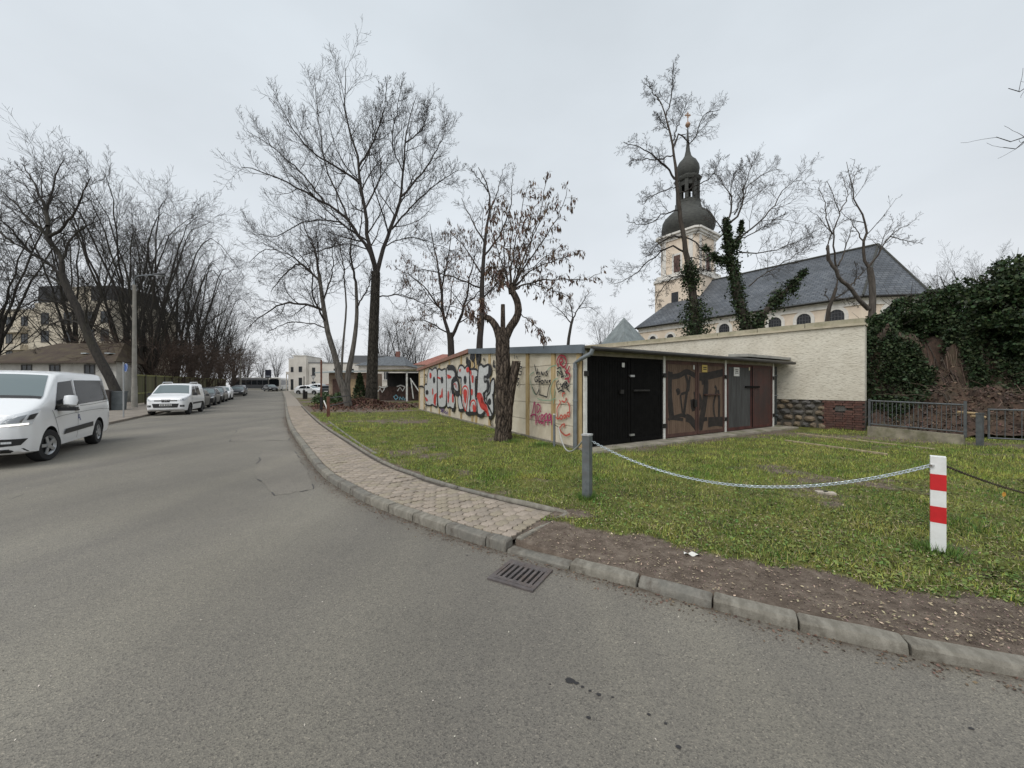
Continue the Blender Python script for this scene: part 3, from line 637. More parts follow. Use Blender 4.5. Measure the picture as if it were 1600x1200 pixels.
    # front: slab, posts, lintel
    mb = MB(); mb.prism([gp(-.05, -.52, 0).xy, gp(9.9, -.62, 0).xy, gp(9.9, .3, 0).xy, gp(-.05, .3, 0).xy], .0, .145); mb.build('apron', mat('apron_concrete', (.30, .27, .22), .92, var=.25, scale=3, bump=.4, bscale=40, dirt=((.10, .11, .03), 1.8, .8)), root)
    for t in (.06, 3.0, 6.1, 9.27):
        mb = MB(); a = gp(t, 0, .146); box_on(mb, a, GE, GF, .085, 2.30, .05); mb.build('door_post', M_white, root)
    mb = MB(); a = gp(4.67, 0.02, 2.345); box_on(mb, a, GE, GF, 9.3, .14, .06); mb.build('lintel', mat('lintel_beige', (.30, .27, .21), .85, var=.2, scale=5), root)
    mb = MB(); mb.tube([gp(-.0, -.36, 2.475), gp(10.2, -.36, 2.46)], .055, 10); g = mb.build('gutter', mat('gutter_dark', (.05, .047, .043), .5, metal=.5, var=.2), root, smooth=True)
    mb = MB(); mb.tube([gp(.02, -.36, 2.46), gp(-.0, -.33, 2.36), gp(-.10, -.08, 2.25), gp(-.12, .14, 2.16), gp(-.12, .14, .05)], .052, 12); dp = mb.build('downpipe', M_zinc, root, smooth=True)
    for z in (1.25, 2.0):
        mb = MB(); mb.tube([gp(-.12, .14, z), gp(-.12, .14, z + .035)], .06, 12); mb.build('pipe_clip', M_zinc, dp)
    # small concrete lip on the right end of the roof
    mb = MB(); P = [gp(7.2, -.2, 2.60), gp(10.3, -.2, 2.60), gp(10.3, .5, 2.64), gp(7.2, .5, 2.64)]; mb.slab(P, (0, 0, 1), .09); mb.build('roof_slab', mat('slab_grey', (.33, .32, .29), .9, var=.2, scale=3), root)
    # doors
    def leaf(t0, t1, bm, fm, name='door_leaf', brd=14):
        mb = MB(); w = (t1 - t0); z0, z1 = .165, 2.335; box_on(mb, gp((t0 + t1) / 2, 0, z0), GE, GF, w - .016, z1 - z0, .018); o = mb.build(name, bm, root)
        fr = MB(); fw = .085
        for (tt, ww, zz, hh) in ((t0 + .008 + fw / 2, fw, z0, z1 - z0), (t1 - .008 - fw / 2, fw, z0, z1 - z0), ((t0 + t1) / 2, w - .016 - 2 * fw, z0, .10), ((t0 + t1) / 2, w - .016 - 2 * fw, z1 - .10, .10)):
            box_on(fr, gp(tt, 0, zz) + Vector((*(GF * .018), 0)), GE, GF, ww, hh, .026)
        fr.build('frame', fm, o)
        bd = MB(); a = t0 + .008 + fw; bwd = (w - .016 - 2 * fw) / brd
        for i in range(brd):
            box_on(bd, gp(a + (i + .5) * bwd, 0, z0 + .10) + Vector((*(GF * .018), 0)), GE, GF, bwd - .009, z1 - z0 - .20, .013)
        tag(bd.build('boarding', bm, o), kind='stuff')
        return o
    M_bro = mat('door_brown', (.115, .072, .047), .75, col2=(.165, .108, .072), scale=3, stretch=(3, 3, .5), bump=.2, bscale=30); M_brf = mat('door_brown_frame', (.075, .035, .026), .7, var=.3, scale=4)
    M_gry = mat('door_grey', (.075, .077, .074), .7, col2=(.045, .043, .042), scale=2.2, stretch=(3, 3, .5)); M_red = mat('door_red', (.085, .032, .024), .7, col2=(.05, .03, .026), scale=1.6, dirt=((.035, .03, .03), 1.1, .9)); M_rf = mat('door_red_frame', (.07, .022, .017), .7, var=.35, scale=4)
    d1a = leaf(.12, 1.62, M_black, M_black); d1b = leaf(1.63, 2.94, M_black, M_black)
    d2a = leaf(3.06, 4.55, M_bro, M_brf); d2b = leaf(4.56, 6.04, M_bro, M_brf)
    d3a = leaf(6.17, 7.75, M_gry, M_rf); d3b = leaf(7.76, 9.20, M_red, M_rf)
    M_steel = mat('bright_steel', (.45, .45, .44), .4, metal=.8)
    def bit(par, px, py, w, h, m, name, d=.05):
        p = front_hit(px, py, .045); mb = MB(); box_on(mb, p - Vector((0, 0, h / 2)), GE, GF, w, h, d); return mb.build(name, m, par)
    bit(d1a, 971.5, 570.5, .09, .11, M_white, 'plate', .01); bit(d1b, 984, 587.5, .16, .05, M_steel, 'hasp'); bit(d1b, 984, 679, .16, .05, M_steel, 'hasp'); bit(d1b, 999, 610, .62, .045, M_iron, 'bar'); bit(d1a, 968, 612, .12, .10, M_iron, 'padlock')
    bit(d2a, 1081.8, 574, .055, .13, M_white, 'plate', .01); bit(d2b, 1110, 616.5, .8, .04, M_brf, 'bar'); bit(d2a, 1083, 630, .12, .22, M_iron, 'padlock')
    bit(d3a, 1168.5, 576.5, .06, .11, mat('plate_yellowish', (.6, .55, .36), .6), 'plate', .01); bit(d3b, 1173, 604.5, .92, .06, M_black, 'bar', .04); bit(d3a, 1173, 620, .05, 2.1, M_black, 'cover_strip', .012)
    s = bit(d3a, 1148.5, 581, .34, .29, M_white, 'notice', .01)
    for k, ww in enumerate((.2, .16, .22)):
        p = front_hit(1148.5, 578.4 + 2.6 * k, .058); mb = MB(); box_on(mb, p, GE, GF, ww, .022, .002); mb.build('print', M_iron, s)
    s = bit(d2b, 1098.6, 576, .27, .22, mat('sign_yellow', (.62, .45, .12), .6), 'notice', .01)
    for k in range(2):
        p = front_hit(1098.6, 575 + 3.0 * k, .058); mb = MB(); box_on(mb, p, GE, GF, .17, .03, .002); mb.build('print', M_iron, s)
    for t, z in ((.06, 1.85), (3.0, 1.85), (3.0, .45), (6.1, 1.85), (6.1, .5), (9.27, 1.85), (9.27, .5)):
        mb = MB(); box_on(mb, gp(t, 0, z) + Vector((*(GF * .051), 0)), GE, GF, .13, .12, .03); mb.build('hinge', M_iron, root)
    # dark lattice between the last door and the yard wall
    mb = MB(); box_on(mb, gp(9.72, .25, .15), GE, GF, .8, 2.2, .03); mb.build('infill', mat('infill_dark', (.05, .055, .055), .8, var=.4, scale=9), root)
    for z in (.5, 1.25, 2.0):
        mb = MB(); box_on(mb, gp(9.72, .2, z), GE, GF, .8, .03, .02); mb.build('infill_rail', M_zinc, root)
    # wall interiors so that nothing is see-through
    mb = MB(); mb.prism([gp(9.32, .1, 0).xy, gp(9.42, .1, 0).xy, gp(9.42, 17, 0).xy, gp(9.32, 17, 0).xy], .05, 2.5); mb.build('end_wall', M_panel[1], root)
    return root, rear, (d2a, d2b)
garage, garage_rear, door2 = build_garage()

# ---- paint on the walls
def ribbon(mb, pts, w, nrm, closed=False, taper=False):
    P = [Vector(p) for p in pts]
    if closed: P = P + [P[0], P[1]]
    n3 = Vector((nrm.x, nrm.y, 0)); L_ = []; Rr = []; n = len(P)
    for i, p in enumerate(P):
        t = (P[min(i + 1, n - 1)] - P[max(i - 1, 0)])
        if t.length < 1e-6: t = Vector((0, 0, 1))
        sd = t.normalized().cross(n3).normalized(); k = w / 2 * (1 if not taper else max(.25, 1 - abs(2 * i / (n - 1) - 1)))
        L_.append(p + sd * k); Rr.append(p - sd * k)
    vs = L_ + Rr; mb.add(vs, [(i, i + 1, n + i + 1, n + i) for i in range(n - 1)])
def smooth_px(pts, closed=False, per=5):
    if closed:
        q = [pts[-1]] + list(pts) + [pts[0], pts[1]]; n = len(pts); c = catmull_idx(q, per); return c[per:per * (n + 1)]
    return catmull_idx(list(pts), per)
def catmull_idx(P, per):
    P = [np.array(p, float) for p in P]; out = []; seg = len(P) - 1
    for i in range(seg):
        p0 = P[i - 1] if i > 0 else P[0]; p1, p2 = P[i], P[i + 1]; p3 = P[i + 2] if i + 2 <= seg else P[-1]
        for k in range(per):
            u = k / per; out.append(.5 * ((2 * p1) + (p2 - p0) * u + (2 * p0 - 5 * p1 + 4 * p2 - p3) * u * u + (3 * p1 - p0 - 3 * p2 + p3) * u ** 3))
    out.append(P[-1]); return out
def build_graffiti():
    A = lambda p: (655 + p[0] / 8.57, 550 + p[1] / 8.57); B = lambda p: (790 + p[0] / 7.27, 540 + p[1] / 7.27)
    def S(f, pts, off): return [side_hit(*f(p), off=off) for p in pts]
    O1 = .051
    sil = MB(); blk = MB(); red = MB(); pal = MB()
    def fill(mb, f, pts, off, sm=True):
        q = smooth_px(pts, True, 4) if sm else pts; P = S(f, q, off); bm = bmesh.new(); vs = [bm.verts.new(p) for p in P]
        try: bm.faces.new(vs)
        except ValueError: bm.free(); return
        bmesh.ops.triangulate(bm, faces=bm.faces, ngon_method='EAR_CLIP'); bm.verts.index_update()
        mb.add([v.co.copy() for v in bm.verts], [[v.index for v in fc.verts] for fc in bm.faces]); bm.free()
    def line(mb, f, pts, w, off, closed=False, taper=False):
        q = smooth_px(pts, closed, 4)
        ribbon(mb, S(f, q, off), w, GN, closed, taper)
    letters = [
        [(85, 440), (112, 432), (118, 400), (126, 300), (150, 222), (185, 242), (215, 216), (250, 240), (252, 480), (254, 700), (235, 735), (190, 706), (150, 718), (105, 692), (86, 560)],
        [(262, 255), (285, 227), (315, 243), (350, 227), (372, 255), (378, 500), (374, 690), (350, 738), (300, 743), (270, 712), (259, 480)],
        [(380, 245), (402, 212), (450, 216), (486, 230), (494, 300), (488, 345), (452, 382), (446, 450), (452, 520), (470, 545), (490, 600), (494, 700), (470, 763), (430, 738), (392, 740), (382, 600)],
        [(476, 405), (522, 384), (550, 470), (540, 530), (500, 518), (476, 470)],
        [(532, 330), (536, 240), (560, 182), (600, 182), (626, 216), (660, 182), (688, 235), (690, 400), (700, 600), (690, 780), (668, 818), (632, 790), (592, 690), (586, 560), (577, 430), (580, 350)],
        [(535, 610), (566, 572), (590, 690), (612, 768), (560, 772), (536, 700)],
        [(692, 245), (790, 238), (798, 330), (770, 360), (770, 600), (790, 645), (788, 808), (740, 828), (702, 800), (692, 665), (712, 610), (702, 400)],
        [(815, 195), (850, 166), (882, 196), (940, 168), (954, 195), (948, 290), (920, 330), (890, 332), (895, 400), (930, 392), (934, 500), (900, 540), (892, 640), (922, 700), (962, 765), (998, 848), (960, 868), (910, 790), (850, 848), (810, 838), (796, 760), (792, 580), (801, 380)],
        [(976, 420), (1000, 366), (1026, 372), (1022, 520), (1012, 590), (1022, 720), (1002, 845), (968, 765), (934, 692), (927, 590), (966, 540)]]
    for i, q in enumerate(letters):
        fill(sil, A, q, O1 + .0006 * i); line(blk, A, q, .085, O1 + .008 + .0004 * i, True)
    for c in [(213, 375, 15, 45), (320, 375, 17, 46), (632, 372, 19, 56), (962, 665, 22, 45), (118, 540, 20, 32)]:
        fill(blk, A, [(c[0] + c[2] * math.cos(a), c[1] + c[3] * math.sin(a)) for a in np.linspace(0, 6.28, 11)[:-1]], O1 + .014)
    for q, w in [([(395, 210), (470, 212), (500, 260), (505, 350), (470, 385), (460, 520), (490, 560)], .36), ([(495, 700), (480, 775), (455, 770)], .25), ([(960, 172), (980, 230), (965, 300), (925, 335)], .26), ([(935, 390), (955, 450), (930, 540)], .2),
                 ([(505, 350), (535, 385), (548, 500), (530, 570), (505, 555)], .24), ([(780, 360), (782, 600)], .2), ([(800, 840), (850, 855), (905, 800)], .2), ([(545, 770), (575, 785), (615, 775)], .2), ([(640, 800), (680, 830), (735, 820), (790, 820)], .22),
                 ([(1005, 560), (1015, 660), (1018, 800), (985, 875), (955, 880)], .16), ([(10, 465), (50, 460), (85, 490), (80, 550)], .14), ([(85, 690), (110, 720), (95, 780)], .1), ([(110, 700), (70, 790)], .08), ([(110, 320), (90, 310), (95, 430)], .14), ([(880, 540), (900, 640)], .25), ([(960, 880), (980, 950), (1000, 1000)], .07), ([(990, 880), (1005, 1000)], .05)]:
        line(blk, A, q, w * .72, O1 + .016)
    for q, w in [([(665, 90), (655, 120), (680, 150), (700, 160)], .3), ([(700, 30), (735, 60), (745, 110)], .42), ([(790, 30), (810, 70), (780, 110)], .46), ([(745, 110), (760, 180), (740, 230)], .1), ([(880, 80), (890, 120)], .1), ([(1020, 110), (1010, 180), (1040, 200)], .1)]:
        line(blk, A, q, w, .056, taper=False)
    red_fill = [[(795, 575), (830, 562), (862, 625), (852, 680), (920, 702), (948, 790), (962, 852), (935, 846), (902, 765), (842, 724), (800, 620)], [(612, 525), (634, 500), (660, 525), (655, 600), (638, 690), (616, 610)], [(155, 280), (178, 290), (175, 340), (158, 350)],
                [(268, 330), (300, 345), (300, 365), (266, 350)], [(395, 300), (440, 320), (445, 345), (405, 355), (395, 335)], [(648, 225), (680, 200), (690, 250), (660, 275)], [(722, 320), (746, 320), (744, 410), (726, 400)], [(715, 500), (736, 505), (733, 575), (718, 570)],
                [(735, 720), (758, 700), (772, 740), (766, 800), (742, 790)], [(220, 600), (245, 570), (240, 640), (232, 720), (216, 690)], [(190, 500), (200, 490), (202, 570), (190, 560)], [(400, 560), (410, 520), (415, 620), (400, 690)], [(458, 580), (475, 570), (478, 660), (460, 670)], [(95, 600), (130, 640), (110, 660)], [(285, 595), (300, 570), (308, 600), (295, 622)], [(310, 560), (325, 480), (330, 590), (316, 610)], [(555, 240), (575, 225), (565, 270)], [(695, 250), (720, 260), (712, 330)]]
    for q in red_fill: fill(red, A, q, O1 + .0185)
    for q in [[(600, 560), (600, 490), (634, 455), (668, 490), (672, 580), (640, 790), (606, 640)], [(702, 720), (720, 660), (760, 650), (780, 720), (776, 800)], [(800, 560), (845, 560), (880, 640)], [(820, 660), (850, 740), (915, 790), (940, 860)], [(210, 690), (215, 590), (248, 560)]]:
        line(red, A, q, .075, O1 + .0185)
    for q in [[(606, 560), (610, 505), (634, 478), (662, 505), (664, 590), (640, 740), (610, 630)], [(805, 600), (850, 690), (925, 720), (955, 850)], [(712, 730), (728, 680), (756, 672), (770, 730)]]:
        line(pal, A, q, .07, O1 + .0175)
    for q in [[(480, 440), (500, 420), (505, 480)], [(515, 430), (525, 500)], [(405, 520), (398, 600), (412, 660)]]: line(red, A, q, .05, O1 + .0185)
    pu = MB()
    for q in [[(290, 760), (330, 780), (300, 800), (345, 760), (320, 820)], [(350, 770), (345, 815), (375, 790)], [(380, 770), (365, 830), (395, 800), (385, 840)]]: line(pu, A, q, .05, .054)
    # second wall: tags
    bt = MB(); mg = MB(); gn = MB(); dr = MB(); rd = MB()
    for q in [[(345, 215), (365, 300)], [(358, 275), (372, 330)], [(378, 262), (386, 330)], [(364, 315), (392, 300)], [(404, 296), (408, 335)], [(425, 335), (424, 295), (444, 338), (446, 298)], [(497, 288), (474, 300), (495, 322), (474, 348)], [(458, 300), (470, 340)],
              [(388, 350), (352, 366), (358, 410), (385, 396), (370, 384)], [(412, 350), (396, 356), (396, 410), (416, 404)], [(398, 380), (412, 376)], [(433, 392), (418, 410), (433, 432), (450, 412), (433, 392)], [(462, 425), (466, 388), (490, 426), (496, 390)], [(531, 394), (508, 402), (528, 428), (505, 490)],
              [(400, 400), (398, 550)], [(320, 470), (365, 556), (398, 490)], [(400, 555), (490, 586)], [(508, 480), (490, 584)],
              [(602, 268), (640, 250), (655, 330), (606, 290), (612, 350)], [(640, 290), (668, 320), (650, 360), (690, 340)], [(690, 280), (705, 320), (720, 290), (700, 360)], [(624, 398), (596, 432), (612, 496), (640, 470)], [(642, 428), (655, 470), (682, 420), (655, 520)], [(692, 408), (690, 482), (722, 465), (692, 440), (720, 425), (692, 408)], [(745, 450), (716, 480), (746, 526)], [(615, 528), (650, 510), (690, 528)],
              [(150, 240), (205, 242), (165, 280), (200, 300), (185, 335), (150, 310)], [(125, 380), (140, 370), (128, 420)], [(150, 380), (172, 372), (150, 410), (168, 430), (145, 460)], [(115, 105), (118, 150)], [(140, 115), (150, 150)]]:
        line(bt, B, q, .035, .052)
    for q in [[(340, 300), (300, 330), (292, 380), (330, 520), (362, 560)], [(490, 280), (545, 235), (612, 222)], [(520, 500), (560, 400), (610, 372)], [(525, 490), (545, 605), (590, 596)], [(580, 480), (560, 660)], [(610, 340), (640, 250)], [(380, 600), (440, 620), (545, 618)]]: line(gn, B, q, .028, .0515)
    for q in [[(622, 240), (602, 190), (622, 130), (660, 112), (702, 150), (705, 215), (670, 250)], [(640, 228), (634, 160), (658, 150), (668, 180), (640, 205), (680, 250)], [(690, 240), (720, 290), (745, 230)], [(700, 300), (750, 330), (730, 390), (745, 420)], [(690, 380), (735, 370)]]: line(dr, B, q, .05, .0525)
    for q in [[(692, 540), (665, 545), (668, 580)], [(712, 592), (692, 640), (655, 626)], [(630, 620), (640, 650), (602, 720), (612, 832), (590, 806)], [(612, 832), (640, 820)], [(650, 785), (636, 812), (652, 836), (668, 810), (650, 785)], [(700, 780), (680, 800), (690, 826), (708, 790), (712, 822)], [(722, 640), (745, 690), (742, 800), (722, 790), (720, 765), (742, 758)], [(630, 920), (645, 970), (700, 1018), (752, 1000)], [(640, 930), (660, 900), (690, 890), (680, 930)], [(700, 600), (715, 620)]]: line(rd, B, q, .042, .052)
    for q in [[(300, 840), (330, 720), (345, 640), (356, 740), (362, 900)], [(296, 800), (340, 780), (366, 800)], [(374, 670), (378, 762), (412, 700), (384, 664), (370, 690)], [(410, 740), (420, 750)], [(380, 790), (372, 880)], [(412, 790), (390, 830), (400, 880), (420, 850)], [(428, 840), (448, 800), (424, 790), (424, 880), (448, 870)], [(458, 780), (455, 912)], [(458, 800), (484, 770), (488, 840), (460, 850)], [(500, 790), (498, 905)], [(500, 800), (522, 776), (528, 840), (502, 850)], [(536, 780), (540, 900)]]: line(mg, B, q, .045, .052)
    P = lambda n, c: mat(n, c, .55, var=.12, scale=20)
    g = garage_rear
    sil.build('silver_lettering', mat('paint_silver', (.53, .535, .53), .45, var=.12, scale=8), g, fix=False); blk.build('black_outline', mat('paint_graffiti_black', (.02, .02, .023), .5), g, fix=False)
    tag(red.build('red_paint', P('paint_red', (.52, .05, .04)), g, fix=False), kind='stuff'); pal.build('white_paint', P('paint_white', (.62, .60, .58)), g, fix=False); pu.build('purple_tag', P('paint_purple', (.12, .07, .2)), g, fix=False)
    g = garage
    bt.build('black_tags', MATS['paint_graffiti_black'], g, fix=False); gn.build('green_tag', P('paint_green', (.25, .36, .25)), g, fix=False); dr.build('dark_red_tag', P('paint_darkred', (.32, .03, .05)), g, fix=False); rd.build('red_tag', P('paint_orange_red', (.5, .1, .07)), g, fix=False); mg.build('magenta_tag', P('paint_magenta', (.38, .04, .13)), g, fix=False)
    # black paint on the brown doors
    C = lambda p: (1030 + p[0] / 8.42, 550 + p[1] / 8.42)
    db = [MB(), MB()]
    for q, w in [([(130, 260), (118, 500), (150, 860)], .3), ([(150, 870), (280, 830), (340, 850)], .14), ([(340, 860), (400, 890), (478, 990)], .3), ([(130, 330), (250, 310), (350, 260), (470, 320)], .2), ([(330, 290), (362, 420), (345, 560), (310, 820)], .15), ([(390, 320), (370, 520)], .12), ([(265, 560), (292, 800)], .09), ([(270, 555), (350, 530)], .1), ([(210, 520), (235, 500), (250, 530), (220, 545)], .14), ([(425, 620), (440, 740), (465, 660)], .3), ([(110, 900), (140, 870), (300, 890)], .12), ([(455, 520), (480, 640)], .2),
                 ([(500, 330), (600, 320), (700, 300), (828, 270)], .3), ([(540, 380), (600, 380), (590, 600), (560, 800), (520, 1020)], .34), ([(520, 1030), (560, 900), (620, 880)], .16), ([(715, 450), (738, 500), (700, 700), (720, 870)], .12), ([(760, 500), (775, 620), (772, 880)], .15), ([(630, 900), (828, 890)], .26), ([(630, 960), (720, 940), (826, 950)], .2), ([(505, 560), (530, 640), (505, 760)], .2)]:
        k = 0 if sum(p[0] for p in q) / len(q) < 486 else 1
        ribbon(db[k], [front_hit(*C(p), off=.0335 + .0004 * len(db[k].f) * .05) for p in smooth_px(q, False, 4)], w * .78, GF)
    for k in (0, 1): db[k].build('black_graffiti', mat('faded_black', (.022, .016, .013), .7, var=.45, scale=7), door2[k], fix=False)
build_graffiti()

# ================================================================== YARD WALL WITH STONE PLINTH
def build_yard_wall():
    A = Vector((11.85, 12.9)); d = Vector((-.665, .747)).normalized(); n = Vector((-d.y, d.x)) * 1.0
    if n.dot(-A) < 0: n = -n                       # towards the camera
    root = thing('yard_wall', (A.x, A.y, .08), 'tall cream roughcast wall with a dark fieldstone foot beside the garages', 'wall')
    P = lambda s, o, z: Vector((A.x + d.x * s + n.x * o, A.y + d.y * s + n.y * o, z))
    def blk(s0, s1, o0, o1, z0, z1, m, name): mb = MB(); mb.prism([P(s0, o0, 0).xy, P(s1, o0, 0).xy, P(s1, o1, 0).xy, P(s0, o1, 0).xy], z0, z1); return mb.build(name, m, root)
    m = bpy.data.materials.new('roughcast'); m.use_nodes = True; nt = m.node_tree; N = nt.nodes.new; L = nt.links.new; b = nt.nodes['Principled BSDF']; b.inputs['Roughness'].default_value = .95
    tc = N('ShaderNodeTexCoord'); mp = N('ShaderNodeMapping'); mp.inputs['Scale'].default_value = (9, 9, 38); L(tc.outputs['Object'], mp.inputs[0])
    n1 = N('ShaderNodeTexNoise'); n1.inputs['Scale'].default_value = 1.0; n1.inputs['Detail'].default_value = 5; n1.inputs['Roughness'].default_value = .6; L(mp.outputs[0], n1.inputs['Vector'])
    r1 = N('ShaderNodeValToRGB'); r1.color_ramp.elements[0].position = .36; r1.color_ramp.elements[0].color = (.50, .465, .395, 1); r1.color_ramp.elements[1].position = .5; r1.color_ramp.elements[1].color = (.70, .665, .585, 1); L(n1.outputs[0], r1.inputs[0])
    n2 = N('ShaderNodeTexNoise'); n2.inputs['Scale'].default_value = 1.2; n2.inputs['Detail'].default_value = 6; L(tc.outputs['Object'], n2.inputs['Vector'])
    r2 = N('ShaderNodeValToRGB'); r2.color_ramp.elements[0].position = .3; r2.color_ramp.elements[0].color = (.86, .83, .78, 1); r2.color_ramp.elements[1].position = .7; r2.color_ramp.elements[1].color = (1.06, 1.05, 1.02, 1); L(n2.outputs[0], r2.inputs[0])
    mx = N('ShaderNodeMix'); mx.data_type = 'RGBA'; mx.blend_type = 'MULTIPLY'; mx.inputs['Factor'].default_value = 1; L(r1.outputs[0], mx.inputs['A']); L(r2.outputs[0], mx.inputs['B']); L(mx.outputs['Result'], b.inputs['Base Color'])
    bp = N('ShaderNodeBump'); bp.inputs['Strength'].default_value = 1.0; bp.inputs['Distance'].default_value = .02; L(n1.outputs[0], bp.inputs['Height']); L(bp.outputs[0], b.inputs['Normal'])
    blk(0, 13.5, -.45, 0, 1.12, 3.66, m, 'wall_face')
    blk(-.03, 13.6, -.5, .07, 3.67, 3.74, mat('coping', (.50, .44, .33), .9, var=.2, scale=4, dirt=((.2, .18, .12), 2, .6)), 'coping')
    r = random.Random(8); s = 0.02
    while s < 13.4:                                 # broken little merlons of the parapet
        l = r.uniform(1.4, 2.3); blk(s, min(s + l, 13.5), -.35, -.02, 3.74, 3.90 + r.uniform(-.015, .02), mat('parapet', (.33, .30, .22), .95, col2=(.46, .42, .31), scale=6, bump=.6, bscale=30, dirt=((.13, .125, .06), 3, .8)), 'parapet_block'); s += l + .02
    blk(0, 13.5, -.45, -.08, 0, 1.12, mat('mortar', (.10, .09, .075), .95, var=.35, scale=8, bump=.7, bscale=30), 'foundation')
    sm = [mat('stone_%d' % i, c, .9, col2=tuple(x * 1.6 for x in c), scale=7, bump=.7, bscale=28) for i, c in enumerate([(.10, .09, .075), (.075, .072, .066), (.135, .105, .075), (.09, .085, .08), (.16, .125, .085)])]
    z = .06
    for row in range(5):
        h = [.24, .22, .2, .2, .17][row]; s = 1.15 + r.uniform(-.15, .1)
        while s < 2.75:
            w = r.uniform(.2, .42); k = 9; mb = MB(); cz = z + h / 2 + r.uniform(-.03, .03); cs = s + w / 2; front = []; bk = []
            for i in range(k):
                a = 6.283 * i / k + r.uniform(-.2, .2); rr = r.uniform(.82, 1.03); x = cs + math.copysign(abs(math.cos(a)) ** .75, math.cos(a)) * w / 2 * rr; zz = cz + math.copysign(abs(math.sin(a)) ** .75, math.sin(a)) * h / 2 * rr
                bk.append(P(x, -.09, zz)); front.append(P(cs + (x - cs) * .82, -.01 + r.uniform(-.02, .015), cz + (zz - cz) * .82))
            c = P(cs, .03 + r.uniform(0, .03), cz); mb.add(bk + front + [c], [(i, (i + 1) % k, k + (i + 1) % k, k + i) for i in range(k)] + [(k + i, k + (i + 1) % k, 2 * k) for i in range(k)])
            mb.build('stone', sm[r.randrange(5)], root); s += w + .015
        z += h + .01
    # brick end of the plinth
    bmats = [mat('old_brick_%d' % i, c, .9, var=.3, scale=9, bump=.4, bscale=40, dirt=((.1, .08, .07), 4, .6)) for i, c in enumerate([(.10, .045, .035), (.085, .042, .034), (.125, .062, .048)])]
    for row in range(13):
        s = .0 + (.06 if row % 2 else 0); zz = .05 + row * .0815
        while s < 1.10:
            w = min(.245, 1.13 - s); 
            if .42 < s + w / 2 < .82 and 8 <= row <= 10: s += w + .012; continue
            if w > .08:
                mb = MB(); mb.prism([P(s, -.07, 0).xy, P(s + w, -.07, 0).xy, P(s + w, .0 + r.uniform(-.008, .006), 0).xy, P(s, .0 + r.uniform(-.008, .006), 0).xy], zz, zz + .07); mb.build('brick', bmats[r.randrange(3)], root)
            s += w + .012
    mb = MB(); mb.prism([P(.47, -.06, 0).xy, P(.78, -.06, 0).xy, P(.78, -.03, 0).xy, P(.47, -.03, 0).xy], .74, .92); mb.build('vent_plate', sm[1], root)
    return P
yardP = build_yard_wall()

# ================================================================== LOW WALL WITH RAILING, POST, GATE
M_galv = mat('galvanised', (.115, .125, .13), .6, metal=.35, var=.3, scale=12, dirt=((.075, .05, .035), 6, .6))
def build_railing():
    A = G(1357, 681, .1); B = Vector((11.78, 9.95, .1)); d = (B - A); Lh = d.length; u = d.normalized(); n = Vector((-u.y, u.x, 0)); n = n if n.dot(-A) > 0 else -n
    root = thing('railing_fence', A, 'low mossy concrete wall with a grey metal bar railing between roughcast wall and gate post', 'fence')
    mb = MB(); P = [A + n * .08, A + u * Lh * .98 + n * .08, A + u * Lh * .98 - n * .08, A - n * .08]; mb.prism([p.xy for p in P], 0.0, [.40, .34, .34, .40]); mb.build('base_wall', mat('moss_concrete', (.26, .235, .175), .95, var=.3, scale=4, bump=.5, bscale=40, dirt=((.11, .115, .045), 2.4, .8)), root)
    z0, z1 = .47, 1.17
    for z, r in ((z0, .018), (z1, .024)):
        mb = MB(); mb.tube([A + Vector((0, 0, z - .1)), A + u * Lh + Vector((0, 0, z - .15))], r, 8); mb.build('rail', M_galv, root)
    for f in (0.012, .988):
        mb = MB(); p = A + u * Lh * f; mb.box((p.x, p.y, .75), (.05, .05, .95), math.atan2(u.y, u.x)); mb.build('end_post', M_galv, root)
    k = 22
    for i in range(1, k):
        p = A + u * Lh * i / k; mb = MB(); mb.tube([(p.x, p.y, z0 - .03), (p.x, p.y, z1 - .02)], .0085, 6); mb.build('bar', M_galv, root)
    C = G(1531, 696, .1); root = thing('gate_post', C, 'grey steel post between the bar railing and the gate', 'post')
    mb = MB(); mb.box((C.x, C.y, .45), (.11, .11, .9), .4); mb.build('shaft', M_galv, root); mb = MB(); mb.box((C.x, C.y, .915), (.125, .125, .03), .4); mb.build('cap', M_galv, root)
    A = C + Vector((.14, -.07, 0)); B = A + Vector((1.9, -1.25, 0)); u = (B - A).normalized(); Lh = (B - A).length
    root = thing('yard_gate', A, 'grey metal bar gate at the right edge in front of the brushwood heap', 'gate')
    for z, r in ((.20, .02), (.92, .022)): mb = MB(); mb.tube([A + Vector((0, 0, z)), B + Vector((0, 0, z))], r, 8); mb.build('rail', M_galv, root)
    for f in (0, 1): mb = MB(); mb.tube([A + u * Lh * f + Vector((0, 0, .18)), A + u * Lh * f + Vector((0, 0, .95))], .022, 8); mb.build('end_post', M_galv, root)
    for i in range(1, 17): p = A + u * Lh * i / 17; mb = MB(); mb.tube([p + Vector((0, 0, .2)), p + Vector((0, 0, .92))], .008, 6); mb.build('bar', M_galv, root)
build_railing()
